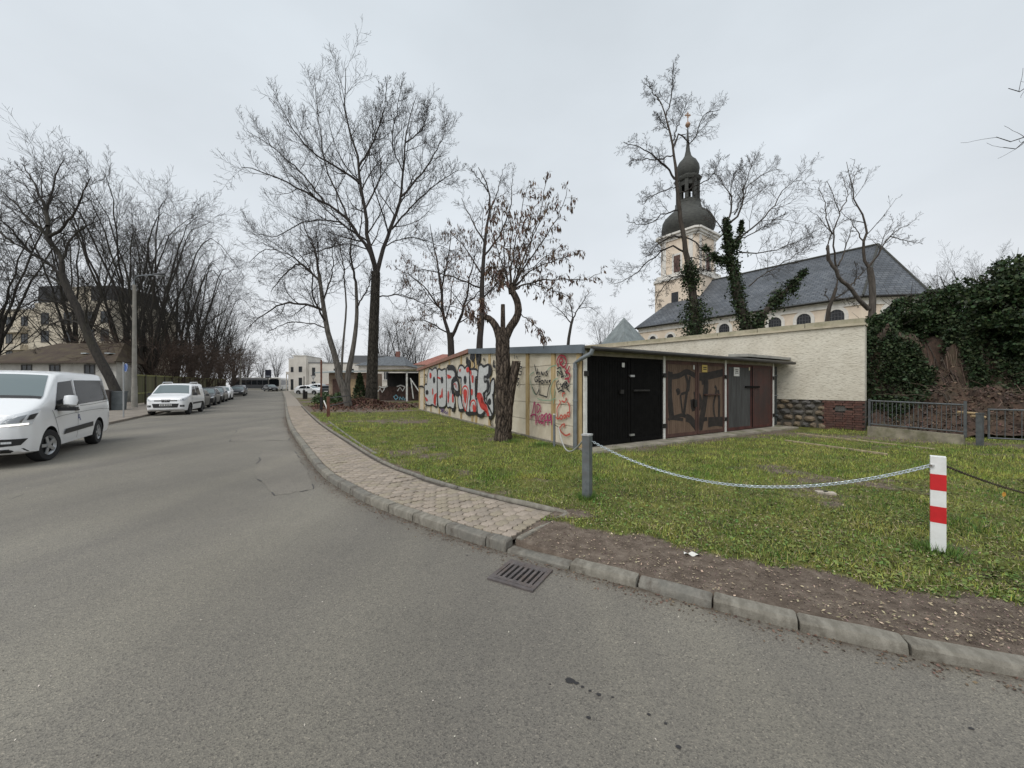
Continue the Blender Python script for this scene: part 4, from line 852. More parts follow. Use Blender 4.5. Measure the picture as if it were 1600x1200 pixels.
# ================================================================== CHURCHYARD TERRACE, EARTH BANK
def build_terrace():
    mb = MB(); poly = [(12.0, 13.25), (2.9, 23.5), (4.0, 60), (80, 90), (90, 20), (30, 12), (22, 13.2), (14.0, 16.6)]
    mb.prism(poly, -.2, 3.35); tag(mb.build('churchyard', mat('churchyard_soil', (.09, .075, .05), .95, col2=(.12, .12, .05), scale=.8, bump=.5, bscale=8)), kind='structure')
build_terrace()
BA = Vector((11.7, 15.0)); BD = Vector((.91, -.414)).normalized(); BN = Vector((.414, .91)).normalized()
def bank_z(a, b):
    n = mnoise.fractal(Vector((a * .9, b * .9, 2.2)), 1.0, 2.0, 4); st = min(max((b + .35 * n + .1) / 1.5, 0), 1); st = st * st * (3 - 2 * st)
    return .18 + st * (3.35 + .25 * n) + 1.15 * math.exp(-((a - 3.7) / 1.9) ** 2 - ((b + .5) / 1.25) ** 2) + .75 * math.exp(-((a - 6.5) / 2.2) ** 2 - ((b + .9) / 1.1) ** 2) + .34 * mnoise.fractal(Vector((a * 2.2, b * 3, 7)), .62, 2.2, 6) * (1 if b > -2.6 else .3)
def bank_p(a, b, z=None): return Vector((BA.x + BD.x * a + BN.x * b, BA.y + BD.y * a + BN.y * b, bank_z(a, b) if z is None else z))
def rv0(r): return (r.uniform(-1, 1), r.uniform(-1, 1), r.uniform(-1, 1) + .01)
def build_bank():
    m = mat('red_earth', (.034, .022, .016), .95, col2=(.088, .054, .037), scale=3.2, bump=1.0, bscale=7, dirt=((.05, .045, .025), 1.3, .8))
    mb = MB(); mb.grid(lambda u, v: bank_p(max(1.80 + .334 * (-2.9 + v * 5.6), .2) + u * 12, -2.9 + v * 5.6), 190, 110); tag(mb.build('earth_bank', m, smooth='all'), kind='structure')
    # brushwood and rubble lying on the heap
    r = random.Random(4); br = MB()
    for i in range(240):
        a = r.uniform(1.6, 9.5); b = r.uniform(-2.6, .3); p = bank_p(a, b); th = r.uniform(0, 6.28); l = r.uniform(.3, 1.3); d = Vector((math.cos(th), math.sin(th) * .6, r.uniform(-.15, .35)))
        br.tube([p + Vector((0, 0, .03)), p + d * l * .5 + Vector((0, 0, r.uniform(.02, .15))), p + d * l], [.012, .009, .004], 4)
    tag(br.build('brushwood', mat('brush', (.11, .082, .058), .9, island=.5)), 'tangled dead twigs lying on the earth heap behind the railing', 'brushwood', kind='stuff')
    rt = MB()
    for i in range(90):
        a = r.uniform(2.6, 5.2); b1 = r.uniform(.5, 1.3); l = r.uniform(.5, 1.3); q = []
        for t in np.linspace(0, 1, 6): p = bank_p(a + r.uniform(-.05, .05) + .25 * t * r.uniform(-1, 1), b1 - l * t); q.append(p - Vector((*(BN * .03), 0)) + Vector((0, 0, .02)))
        rt.tube(q, [.012, .011, .009, .007, .005, .003], 4)
    tag(rt.build('hanging_roots', MATS['brush']), 'thin roots hanging down the bare earth of the bank', 'roots', kind='stuff')
    st = MB()
    for i in range(260):
        a = r.uniform(1.9, 8.0); b = r.uniform(-1.9, 1.1); p = bank_p(a, b); s = r.uniform(.025, .085); M3 = Matrix.Rotation(r.uniform(0, 3), 3, Vector(rv0(r))); st.box(p, (s * 1.5, s, s * .8), 0, M3, r.uniform(.5, .9))
    tag(st.build('rubble', mat('rubble', (.13, .10, .08), .95, island=.5)), 'small stones and rubble on the slope of the earth bank', 'rubble', kind='stuff')
    N = 9000; V = [bank_p(r.uniform(1.7, 10), r.uniform(-2.7, .5)) for _ in range(N)]; V = np.array([tuple(p) for p in V])
    tag(link('heap_litter', flakes('heap_litter', V[:, 0], V[:, 1], V[:, 2] + .03, .038, mat('heap_litter', (.10, .066, .045), .9, island=.7), .7)), 'dead leaves covering the earth heap behind the railing', 'leaves', kind='stuff')
    for k, (px, py, Y, l, ang) in enumerate([(1512, 645, 9.95, .62, .25), (1528, 651, 9.9, .35, -.3)]):
        p = W(px, py, Y + .35); root = thing('cut_log', p, ('long pale split log lying behind the gate post', 'short pale split log end by the gate post')[k], 'log', 'cut logs by the gate'); d = Vector((math.cos(ang), math.sin(ang) * .3, -.08)) * l / 2
        mb = MB(); mb.tube([p - d, p + d], [.03, .036], 7); mb.build('bark', mat('log_bark', (.33, .24, .13), .8, var=.3, scale=8), root); mb = MB(); mb.tube([p + d, p + d * 1.01], .035, 7); mb.build('cut_face', mat('fresh_wood', (.62, .46, .24), .8), root)
build_bank()

# ================================================================== CHURCH
M_plaster = mat('church_plaster', (.72, .60, .475), .92, col2=(.79, .675, .55), scale=.9, dirt=((.5, .40, .31), .7, .5))
M_trim = mat('church_trim', (.70, .67, .62), .85, var=.1, scale=2, dirt=((.42, .40, .36), 1.5, .5))
M_copper = mat('dome_shingle', (.030, .030, .027), .75, col2=(.060, .062, .053), scale=2.5, bump=.5, bscale=12, stretch=(1, 1, 2.4))
M_pane = mat('window_dark', (.018, .019, .022), .25, var=.4, scale=3)
def slate_mat():
    m = bpy.data.materials.new('slate'); m.use_nodes = True; nt = m.node_tree; N = nt.nodes.new; L = nt.links.new; b = nt.nodes['Principled BSDF']; b.inputs['Roughness'].default_value = .6
    uv = N('ShaderNodeUVMap'); br = N('ShaderNodeTexBrick'); br.inputs['Scale'].default_value = 1.0; br.inputs['Brick Width'].default_value = .44; br.inputs['Row Height'].default_value = .29; br.inputs['Mortar Size'].default_value = .024
    br.inputs['Color1'].default_value = (.070, .080, .098, 1); br.inputs['Color2'].default_value = (.118, .129, .148, 1); br.inputs['Mortar'].default_value = (.030, .033, .040, 1); br.inputs['Bias'].default_value = -.1; L(uv.outputs[0], br.inputs['Vector'])
    tc = N('ShaderNodeTexCoord'); n = N('ShaderNodeTexNoise'); n.inputs['Scale'].default_value = .5; n.inputs['Detail'].default_value = 7; L(tc.outputs['Object'], n.inputs['Vector'])
    r = N('ShaderNodeValToRGB'); r.color_ramp.elements[0].position = .35; r.color_ramp.elements[0].color = (.7, .7, .68, 1); r.color_ramp.elements[1].position = .7; r.color_ramp.elements[1].color = (1.25, 1.24, 1.2, 1); L(n.outputs[0], r.inputs[0])
    mx = N('ShaderNodeMix'); mx.data_type = 'RGBA'; mx.blend_type = 'MULTIPLY'; mx.inputs['Factor'].default_value = 1; L(br.outputs['Color'], mx.inputs['A']); L(r.outputs[0], mx.inputs['B']); L(mx.outputs['Result'], b.inputs['Base Color'])
    bp = N('ShaderNodeBump'); bp.inputs['Strength'].default_value = .7; bp.inputs['Distance'].default_value = .04; bp.invert = True; L(br.outputs['Fac'], bp.inputs['Height']); L(bp.outputs[0], b.inputs['Normal'])
    return m
def planar_uv(me):
    uvl = me.uv_layers.new(name='UVMap')
    for p in me.polygons:
        n = p.normal; h = Vector((0, 0, 1)).cross(n); h = h.normalized() if h.length > 1e-4 else Vector((1, 0, 0)); v = n.cross(h)
        for li in p.loop_indices:
            c = me.vertices[me.loops[li].vertex_index].co; uvl.data[li].uv = (c.dot(h), c.dot(v))
def arch_pts(w, z0, ztop, k=8):
    """half-round arched outline in (u,z), counter-clockwise"""
    zc = ztop - w; return [(-w, z0), (w, z0)] + [(w * math.cos(a), zc + w * math.sin(a)) for a in np.linspace(0, math.pi, k + 1)]
def build_church():
    d = Vector((.6, -.8)); nn = Vector((-.8, -.6)); O = Vector((20.6, 40.0)); E = 8.85; base = 3.3
    P = lambda v, o, z: Vector((O.x + d.x * v - nn.x * o, O.y + d.y * v - nn.y * o, z))          # o = distance behind the south wall
    root = thing('church', P(0, 6.5, base), 'pale pink baroque church with slate roof and tall onion-domed tower', 'church')
    w = 13.0; v0 = -8.46; v1 = 11.9; q = 3.05
    foot = [P(v0, 0, 0).xy, P(v1, 0, 0).xy, P(v1 + q, q, 0).xy, P(v1 + q, w - q, 0).xy, P(v1, w, 0).xy, P(v0, w, 0).xy]
    mb = MB(); mb.prism(foot, base - .1, E - .35); wall = mb.build('nave_wall', M_plaster, root)
    def grow(poly, e):
        c = Vector((sum(p[0] for p in poly) / len(poly), sum(p[1] for p in poly) / len(poly))); out = []
        n = len(poly)
        for i in range(n):
            a = Vector(poly[i - 1]); b_ = Vector(poly[i]); cc = Vector(poly[(i + 1) % n]); t1 = (b_ - a).normalized(); t2 = (cc - b_).normalized(); n1 = Vector((t1.y, -t1.x)); n2 = Vector((t2.y, -t2.x))
            if n1.dot(b_ - c) < 0: n1 = -n1
            if n2.dot(b_ - c) < 0: n2 = -n2
            m = (n1 + n2); m = m / (1 + n1.dot(n2)); out.append((b_ + m * e))
        return out
    for e, z0, z1 in ((.10, E - .75, E - .36), (.22, E - .355, E - .13)):
        mb = MB(); mb.prism([tuple(p) for p in grow(foot, e)], z0, z1); mb.build('cornice', M_trim, root)
    ef = grow(foot, .42); RZ = 14.35; R0 = P(-5.2, 6.5, RZ); R1 = P(v1 - .1, 6.5, RZ); ez = E - .12
    e3 = [Vector((p.x, p.y, ez)) for p in ef]
    rf = MB(); rf.face([e3[0], e3[1], R1, R0]); rf.face([e3[1], e3[2], R1]); rf.face([e3[2], e3[3], R1]); rf.face([e3[3], e3[4], R1]); rf.face([e3[4], e3[5], R0, R1]); rf.face([e3[5], e3[0], R0]); rf.face([Vector((p.x, p.y, ez - .01)) for p in e3])
    roof = rf.build('roof', slate_mat(), root); planar_uv(roof.data)
    mb = MB(); mb.tube([R0 + Vector((0, 0, .03)), R1 + Vector((0, 0, .03))], .12, 6); mb.build('ridge_cap', M_copper, roof)
    for i in (1, 2, 3): mb = MB(); mb.tube([e3[i] + Vector((0, 0, .03)), R1 + Vector((0, 0, .03))], .09, 6); mb.build('hip_cap', M_copper, roof)
    mb = MB()
    for a, b_ in ((0, 1), (1, 2), (2, 3)): mb.tube([e3[a] + Vector((0, 0, -.06)), e3[b_] + Vector((0, 0, -.06))], .10, 6)
    mb.build('gutter', M_iron, roof)
    # eyebrow dormer
    p = P(5.4, 1.9, 10.45); mb = MB()
    for k in range(2):
        pass
    dm = [P(5.4 + .75 * math.cos(a), 1.75, 10.25 + .5 * math.sin(a)) for a in np.linspace(0, math.pi, 9)]; db_ = [P(5.4 + .75 * math.cos(a), 3.2, 11.35 + .12 * math.sin(a)) for a in np.linspace(0, math.pi, 9)]
    mb.add(dm + db_, [(i, i + 1, 9 + i + 1, 9 + i) for i in range(8)]); do = mb.build('dormer', M_copper, roof); mb = MB(); mb.face([p_ + Vector((.02, .02, 0)) for p_ in dm]); mb.build('dormer_louvre', M_pane, do)
    # windows: surround proud of the wall, pane recessed in it, glazing bars
    def window(org, u, n, hw, z0, zt, sw=.26):
        n3 = Vector((n.x, n.y, 0)); mk = lambda pts, o: [Vector((org.x + u.x * a + n.x * o, org.y + u.y * a + n.y * o, z)) for a, z in pts]
        so = arch_pts(hw + sw, z0 - .1, zt + sw, 10); si = arch_pts(hw, z0, zt, 10); k = len(so); mb = MB(); A_, B_, C_ = mk(so, .0), mk(so, .09), mk(si, .09); D_ = mk(si, .012)
        mb.add(A_ + B_ + C_ + D_, [(r_ * k + i, r_ * k + (i + 1) % k, (r_ + 1) * k + (i + 1) % k, (r_ + 1) * k + i) for r_ in range(3) for i in range(k)])
        o = mb.build('window', M_trim, root); mb = MB(); mb.face(mk(si, .014)); mb.build('pane', M_pane, o)
        mb = MB(); gb = mat('glazing_bar', (.10, .10, .105), .6)
        for a in np.linspace(-hw, hw, 6)[1:-1]: box_on(mb, mk([(a, z0)], .016)[0], u, n, .025, zt - hw + math.sqrt(max(hw * hw - a * a, 0)) - z0, .02)
        for z in np.arange(z0 + .25, zt - .1, .3):
            hh = hw if z < zt - hw else math.sqrt(max(hw * hw - (z - zt + hw) ** 2, 0)); box_on(mb, mk([(0, z)], .016)[0], u, n, 2 * hh, .025, .02)
        mb.build('glazing_bars', gb, o)
    for v in (-6.6, -4.4, 1.46, 3.7, 5.93, 8.12, 10.35):
        k = 1 if v > 0 else .8; window(P(v, 0, 0), d, nn, .52 * k, 5.6, 7.95 if v > 0 else 7.55)
    ad = Vector((P(v1 + q, q, 0) - P(v1, 0, 0)).xy).normalized(); an = Vector((-ad.y, ad.x)); an = an if an.dot(-O) > 0 else -an; m_ = (P(v1, 0, 0) + P(v1 + q, q, 0)) / 2
    window(m_, ad, an, .62, 5.6, 8.0)
    # ---- tower
    T = P(-5.9, 6.5, 0); tr = math.atan2(d.y, d.x)
    def sq(a, ch):                                  # square with chamfered corners, aligned with the nave
        h = a / 2; pts = [(h, -h + ch), (h, h - ch), (h - ch, h), (-h + ch, h), (-h, h - ch), (-h, -h + ch), (-h + ch, -h), (h - ch, -h)]
        ca, sa = math.cos(tr), math.sin(tr); return [(T.x + x * ca - y * sa, T.y + x * sa + y * ca) for x, y in pts]
    def shaft(a, z0, z1, m, name, par=root, ch=.5): mb = MB(); mb.prism(sq(a, ch), z0, z1); return mb.build(name, m, par)
    shaft(6.0, base - .1, 14.65, M_plaster, 'tower_base', ch=.45); shaft(6.3, 14.66, 15.0, M_trim, 'tower_cornice'); shaft(5.9, 15.0, 15.45, M_trim, 'tower_cornice')
    ts = shaft(4.95, 15.45, 19.7, M_plaster, 'tower_shaft')
    shaft(5.2, 19.7, 19.95, M_trim, 'tower_cornice'); shaft(5.55, 19.95, 20.25, M_trim, 'tower_cornice'); shaft(5.95, 20.25, 20.48, M_trim, 'tower_cornice')
    for (u, n) in ((d, nn), (-nn, d)):
        c = Vector((T.x + n.x * 2.475, T.y + n.y * 2.475))
        mb = MB(); box_on(mb, (c.x, c.y, 15.5), u, n, 1.35, 2.45, .05); o = mb.build('window_surround', M_trim, ts); mb = MB(); box_on(mb, (c.x + n.x * .05, c.y + n.y * .05, 15.65), u, n, .82, 2.05, .03); mb.build('louvre', mat('louvre_brown', (.10, .055, .045), .8, var=.3, scale=6), o)
        for sgn in (-1, 1): mb = MB(); box_on(mb, (c.x + u.x * 1.72 * sgn, c.y + u.y * 1.72 * sgn, 15.46), u, n, .5, 4.22, .06); mb.build('pilaster_strip', M_trim, ts)
        mb = MB(); box_on(mb, (c.x, c.y, 15.1 - 3.6), u, n * 1.0, .9, 1.6, .55); mb.build('lower_window', M_pane, root)
    def dome(prof, name, par=root, seg=8, m=M_copper):
        mb = MB(); mb.lathe(prof, (T.x, T.y, 0), seg, rot=tr + math.pi / 8); return mb.build(name, m, par, smooth=28)
    big = [(2.72, 20.45), (2.85, 20.7), (3.08, 21.2), (3.16, 21.7), (3.06, 22.3), (2.76, 22.85), (2.3, 23.3), (1.85, 23.65), (1.6, 24.0), (1.5, 24.5)]
    bd = dome(big, 'onion_dome', seg=16)
    lan = dome([(1.45, 24.5), (1.5, 24.55), (1.5, 24.85), (1.38, 24.9), (1.38, 25.0)], 'lantern')
    for k in range(8):
        a = tr + math.pi / 8 + k * math.pi / 4; mb = MB(); c = (T.x + 1.2 * math.cos(a), T.y + 1.2 * math.sin(a), 26.2); mb.box(c, (.36, .40, 2.5), a); mb.build('lantern_post', M_copper, lan)
    for k in range(8):
        a = tr + k * math.pi / 4; mb = MB(); u = Vector((-math.sin(a), math.cos(a))); n = Vector((math.cos(a), math.sin(a))); box_on(mb, (T.x + n.x * 1.02, T.y + n.y * 1.02, 26.75), u, n, .9, .65, .16); mb.build('lantern_arch', M_copper, lan)
    dome([(1.38, 27.35), (1.48, 27.4), (1.62, 27.65), (1.62, 27.8), (1.35, 27.95), (1.18, 28.1)], 'lantern_cornice')
    sm = dome([(1.15, 28.1), (1.3, 28.4), (1.38, 28.9), (1.3, 29.45), (1.03, 30.0), (.68, 30.35), (.42, 30.75), (.27, 31.4), (.16, 32.4), (.10, 33.4), (.06, 34.4)], 'upper_onion', seg=16)
    gold = mat('gilt', (.34, .22, .15), .5, metal=.4)
    mb = MB(); mb.lathe([(.02, 34.35), (.22, 34.5), (.32, 34.75), (.22, 35.0), (.02, 35.15)], (T.x, T.y, 0), 12); mb.build('finial_ball', gold, sm, smooth=True)
    mb = MB(); mb.box((T.x, T.y, 35.7), (.08, .08, 1.4)); mb.box((T.x, T.y, 35.95), (.75, .08, .10)); mb.build('finial_cross', gold, sm)
    mb = MB()
    for k in range(4): mb.box((T.x, T.y, 35.95), (.62, .05, .07), 0, Matrix.Rotation(R(22 + 45 * k), 3, 'Y'))
    mb.build('finial_star', gold, sm)
build_church()
def build_pavilion():
    c = W(975, 540, 33); c.z = 3.3; root = thing('pavilion', c, 'small pavilion with a grey sheet-metal pyramid roof left of the church', 'pavilion')
    mb = MB(); mb.box((c.x, c.y, 4.0), (2.9, 2.9, 1.5), .5); mb.build('wall', M_plaster, root)
    b = 1.72; z0, z1 = 4.75, 7.55; ca, sa = math.cos(.5), math.sin(.5); q = [Vector((c.x + x * ca - y * sa, c.y + x * sa + y * ca, z0)) for x, y in ((-b, -b), (b, -b), (b, b), (-b, b))]; ap = Vector((c.x, c.y, z1)); mb = MB()
    for i in range(4): mb.face([q[i], q[(i + 1) % 4], ap])
    mb.face(q[::-1]); rf = mb.build('roof', mat('sheet_metal_grey', (.20, .225, .225), .55, metal=.25, var=.2, scale=2), root)
    for i in range(4):
        for t in (.25, .5, .75): a = q[i].lerp(q[(i + 1) % 4], t); e = (q[i] if t < .5 else q[(i + 1) % 4]).lerp(ap, 1 - abs(2 * t - 1)) if t != .5 else ap; e = a.lerp(ap, .97) if t == .5 else q[i if t < .5 else (i + 1) % 4].lerp(ap, .5); mb = MB(); mb.tube([a + Vector((0, 0, .02)), e + Vector((0, 0, .02))], .025, 4); mb.build('seam', MATS['sheet_metal_grey'], rf)
build_pavilion()

# ================================================================== BUILDINGS FURTHER OFF
def win(root, org, u, n, w, h, fm, pm, sill=True, z=None, name='window'):
    mb = MB(); o3 = Vector(org); fw = .08
    for (du, dz, ww, hh) in ((-w / 2 + fw / 2, 0, fw, h), (w / 2 - fw / 2, 0, fw, h), (0, 0, w - 2 * fw, fw), (0, h - fw, w - 2 * fw, fw), (0, fw, .05, h - 2 * fw)):
        box_on(mb, o3 + Vector((u.x * du, u.y * du, dz)), u, n, ww, hh, .05)
    o = mb.build(name, fm, root); mb = MB(); box_on(mb, o3 + Vector((0, 0, fw)), u, n, w - 2 * fw, h - 2 * fw, .02); mb.build('pane', pm, o)
    if sill: mb = MB(); box_on(mb, o3 - Vector((0, 0, .07)), u, n, w + .14, .06, .10); mb.build('sill', fm, o)
    return o
M_frame_d = mat('frame_dark', (.07, .065, .06), .6); M_frame_w = mat('frame_white', (.6, .58, .55), .6)
M_glass = mat('house_glass', (.03, .036, .042), .12, var=.5, scale=.6)
def oriented(name, origin, u, label, cat, group=None):
    u = Vector(u).normalized(); n = Vector((u.y, -u.x)); n = n if n.dot(-Vector(origin[:2])) > 0 else -n
    root = thing(name, origin, label, cat, group); return root, u, n
def build_left_houses():
    # white house with mossy hipped roof
    o = Vector((-46.6, 34.3, .1)); root, u, n = oriented('house', o, (1, -.03), 'white cottage with a low mossy brown hipped roof behind the white van', 'house')
    P = lambda a, b, z: Vector((o.x + u.x * a - n.x * b, o.y + u.y * a - n.y * b, z))
    mb = MB(); mb.prism([P(0, 0, 0).xy, P(11.6, 0, 0).xy, P(9.6, 5, 0).xy, P(0, 5, 0).xy], 0, 3.85); mb.build('wall', mat('white_render', (.60, .58, .54), .9, var=.12, scale=1.2, dirt=((.36, .33, .28), 1, .5)), root)
    e = .7; A, B_, C_, D_ = P(-e, -e, 3.8), P(11.6 + e, -e, 3.8), P(9.2 + e, 5 + e, 3.8), P(-e, 5 + e, 3.8); R0, R1 = P(3.2, 2.6, 5.75), P(9.6, 2.6, 5.75)
    mb = MB(); mb.face([A, B_, R1, R0]); mb.face([B_, C_, R1]); mb.face([C_, D_, R0, R1]); mb.face([D_, A, R0]); mb.face([D_, C_, B_, A]); rf = mb.build('roof', mat('mossy_tiles', (.048, .031, .024), .92, col2=(.08, .062, .036), scale=1.2, bump=.7, bscale=8), root)
    mb = MB()
    box_on(mb, P(5.8, -e, 3.66), u, n, 12.9, .14, .06); mb.build('eave_board', mat('eave_brown', (.10, .075, .06), .8), rf)
    for a in (3.4, 6.0, 9.2): win(root, P(a, 0, 2.55), u, n, 1.0, 1.0, M_frame_d, M_glass)
    for a, b in ((8.2, 1.1), (10.6, .9)):
        mb = MB(); box_on(mb, P(a, b - .2, 4.45 + .1 * b), u, n, .5, .06, .55); mb.build('skylight', mat('skylight_glass', (.55, .6, .62), .2), rf)
    # cream apartment house
    o = Vector((-98, 74, .4)); root, u, n = oriented('apartment_building', o, (1, -.14), 'cream four-storey apartment house with a dark mansard bay behind the bare trees', 'building')
    P = lambda a, b, z: Vector((o.x + u.x * a - n.x * b, o.y + u.y * a - n.y * b, z))
    mw = mat('cream_render', (.56, .50, .40), .9, var=.1, scale=.4); mb = MB(); mb.prism([P(-8, 0, 0).xy, P(9, 0, 0).xy, P(9, 12, 0).xy, P(-8, 12, 0).xy], 0, 16.2); mb.build('wall', mw, root)
    mb = MB(); mb.prism([P(9, -1, 0).xy, P(26, -1, 0).xy, P(24.5, 12, 0).xy, P(9, 12, 0).xy], 0, 17.2); mb.build('wall', mw, root)
    dr = mat('dark_roof', (.035, .036, .04), .7, var=.2); mb = MB(); mb.prism([P(9.2, -.6, 0).xy, P(15, -.6, 0).xy, P(15, 8, 0).xy, P(9.2, 8, 0).xy], 17.2, 20.4); mb.build('mansard', dr, root)
    mb = MB(); mb.prism([P(15, 0, 0).xy, P(21, 0, 0).xy, P(21, 8, 0).xy, P(15, 8, 0).xy], 17.2, 20.2); mb.build('attic', mw, root); mb = MB(); mb.prism([P(21, -.6, 0).xy, P(26, -.6, 0).xy, P(25, 8, 0).xy, P(21, 8, 0).xy], 17.2, 20); mb.build('mansard', dr, root)
    mb = MB(); mb.prism([P(-8, -.15, 0).xy, P(9, -.15, 0).xy, P(9, 12, 0).xy, P(-8, 12, 0).xy], 16.2, 16.5); mb.build('eave', M_trim, root)
    for z in (3.2, 6.6, 9.9, 13.2):
        for a in (-5, -1.8, 1.4, 5.0): win(root, P(a, 0, z), u, n, 1.6, 1.8, M_frame_d, M_glass)
        for a in (11.4, 16.5, 21.5, 24.6): win(root, P(a, -1, z), u, n, 1.8, 2.1, M_frame_d, M_glass)
    for k, (a, z) in enumerate(((3.2, 12.0), (3.2, 8.7))):
        mb = MB(); mb.prism([P(a - 2.6, -1.1, 0).xy, P(a + 2.6, -1.1, 0).xy, P(a + 2.6, 0, 0).xy, P(a - 2.6, 0, 0).xy], z - .2, z + .8); mb.build('balcony', mw, root)
    # timber fence along the far pavement
    A = Vector((-28.6, 28.9)); dd = Vector((-.515, .857)); Ln = 57; root = thing('timber_fence', (A.x, A.y, 0), 'long mossy green timber fence behind the parked cars', 'fence'); fm = mat('fence_green', (.105, .105, .042), .9, col2=(.13, .115, .06), scale=2.5, island=.25, stretch=(1, 1, .3))
    nn = Vector((.857, .515)); mb = MB(); k = 0; r = random.Random(2); s = 0
    while s < Ln:
        p = A + dd * s; z = gz(p.y); box_on(mb, (p.x, p.y, z + .25), dd, nn, .135, 2.28 + r.uniform(-.02, .02), .025); s += .15
    tag(mb.build('fence_boards', fm, root), kind='stuff')
    for z in (2.42, 1.0):
        mb = MB(); mb.slab([(*(A + nn * .026), z), (*(A + dd * Ln + nn * .026), z + gz(A.y + dd.y * Ln)), (*(A + dd * Ln + nn * .026), z + .11 + gz(A.y + dd.y * Ln)), (*(A + nn * .026), z + .11)], (nn.x, nn.y, 0), .05); mb.build('rail', mat('fence_rail', (.21, .205, .07), .9, var=.3, scale=2), root)
    s = 0
    while s < Ln: p = A + dd * s + nn * .03; mb = MB(); box_on(mb, (p.x, p.y, 0), dd, nn, .12, 2.5 + gz(p.y), .1); mb.build('fence_post', mat('fence_post', (.075, .065, .045), .9, var=.3), root); s += 3.0
build_left_houses()
def build_far_end():
    # white two-storey building at the end of the street
    o = W(451, 606, 82); o.z = gz(82); root, u, n = oriented('street_end_building', o, (1, .10), 'white flat-roofed two-storey building at the far end of the street', 'building')
    P = lambda a, b, z: Vector((o.x + u.x * a - n.x * b, o.y + u.y * a - n.y * b, o.z + z)); mw = mat('white_building', (.70, .66, .60), .9, var=.07, scale=.4, dirt=((.45, .41, .35), .6, .4))
    def blk(a0, a1, b0, b1, z0, z1, m, name): mb = MB(); mb.prism([P(a0, b0, 0).xy, P(a1, b0, 0).xy, P(a1, b1, 0).xy, P(a0, b1, 0).xy], z0 + o.z, z1 + o.z); return mb.build(name, m, root)
    blk(0, 3.9, 0, 9, 0, 7.0, mw, 'wall'); blk(1.1, 3.7, -.25, 8, 0, 7.55, mw, 'wall'); blk(3.9, 27, .25, 9, 0, 6.05, mw, 'wall'); blk(3.9, 27.2, .15, 9, 6.05, 6.25, mat('parapet_grey', (.2, .2, .2), .8), 'parapet'); blk(0.9, 3.8, -.32, 8, 7.55, 7.7, M_trim, 'coping')
    for a, z, w, h, b in ((.75, 4.1, .65, 1.1, 0), (2.5, 4.1, .7, 1.2, -.25), (.75, .3, .65, 2.3, 0), (2.5, .7, .7, 2.2, -.25), (5.0, 3.2, .65, 1.9, .25), (5.0, 1.4, .8, .7, .25), (9.5, 3.2, .7, 1.7, .25), (13, 3.2, .7, 1.7, .25), (17, 3.2, .7, 1.7, .25)): win(root, P(a, b, z), u, n, w, h, M_frame_d, M_glass, sill=False)
    blk(6.2, 11, .10, .25, .8, 1.5, mat('red_band', (.20, .07, .055), .8), 'sign_band')
    blk(12, 20, 3, 8, 6.25, 8.0, mat('dark_penthouse', (.14, .145, .15), .7), 'penthouse')
    blk(-2.4, 0, 4, 9, 3.7, 4.3, mw, 'canopy')
    for k in range(5): blk(-2.4 + k * .5, -2.25 + k * .5, 4, 4.2, 0, 3.7, mw, 'column')
    # low house with a grey roof, and one with a red roof
    for lab, px0, px1, yb, yr, Y, rm, cat in (('pale house with dark grey gable roof behind the carport', 560, 628, 571, 553, 58, mat('grey_tiles', (.10, .11, .12), .8, var=.3, scale=3), 'house'), ('pale house with a red tiled roof behind the rear garage', 652, 715, 570, 549, 52, mat('red_tiles', (.27, .115, .088), .85, var=.25, scale=4), 'house')):
        a = W(px0, yb, Y); b = W(px1, yb, Y); h = a.z; zr = W(0, yr, Y).z; root = thing('house', (a.x, a.y, gz(Y)), lab, cat); mb = MB(); mb.prism([(a.x, Y), (b.x, Y + 1), (b.x, Y + 9), (a.x, Y + 9)], 0, h); mb.build('wall', mw, root)
        mb = MB(); e = .5; q = [Vector((a.x - e, Y - e, h)), Vector((b.x + e, Y + 1 - e, h)), Vector((b.x + e, Y + 9 + e, h)), Vector((a.x - e, Y + 9 + e, h))]; r0 = Vector((a.x + 2.6, Y + 4.5, zr)); r1 = Vector((b.x - 1.2, Y + 5, zr)); mb.face([q[0], q[1], r1, r0]); mb.face([q[1], q[2], r1]); mb.face([q[2], q[3], r0, r1]); mb.face([q[3], q[0], r0]); mb.face(q[::-1]); rf = mb.build('roof', rm, root)
        c = r0.lerp(r1, .7); mb = MB(); mb.box((c.x, c.y, zr + .2), (.6, .6, 1.2)); mb.build('chimney', mat('chimney_brick', (.2, .09, .07), .9), rf)
        for t in (.25, .6): win(root, a.lerp(Vector((b.x, Y + 1, a.z)), t) + Vector((0, -.02, -2.2)), Vector((1, 0)), Vector((0, -1)), 1, 1.3, M_frame_w, M_glass)
    # carport and shed in front of them
    Y = 37; a = W(583, 628, Y); root = thing('carport', (a.x, Y, .1), 'dark open carport with mossy flat roof beyond the rear garage', 'carport'); xa, xb = W(583, 0, Y).x, W(662, 0, Y).x; dk = mat('carport_boards', (.028, .026, .025), .9, var=.4, scale=3, stretch=(4, 4, .5))
    mb = MB(); mb.box(((xa + xb) / 2, Y + 4.2, 1.55), (xb - xa, .1, 3.0)); mb.build('back_wall', dk, root); mb = MB(); mb.box(((xa + xb) / 2, Y + 1.6, .85), (xb - xa - .1, .1, 1.5)); mb.build('board_fence', mat('rust_boards', (.06, .036, .028), .9, var=.5, scale=4), root)
    mb = MB(); mb.slab([(xa - .4, Y - .3, 3.05), (xb + .3, Y - .3, 3.12), (xb + .3, Y + 4.6, 3.2), (xa - .4, Y + 4.6, 3.2)], (0, 0, 1), .16); mb.build('roof', mat('mossy_roof_edge', (.14, .125, .07), .95, var=.4, scale=3, bump=.6, bscale=20), root)
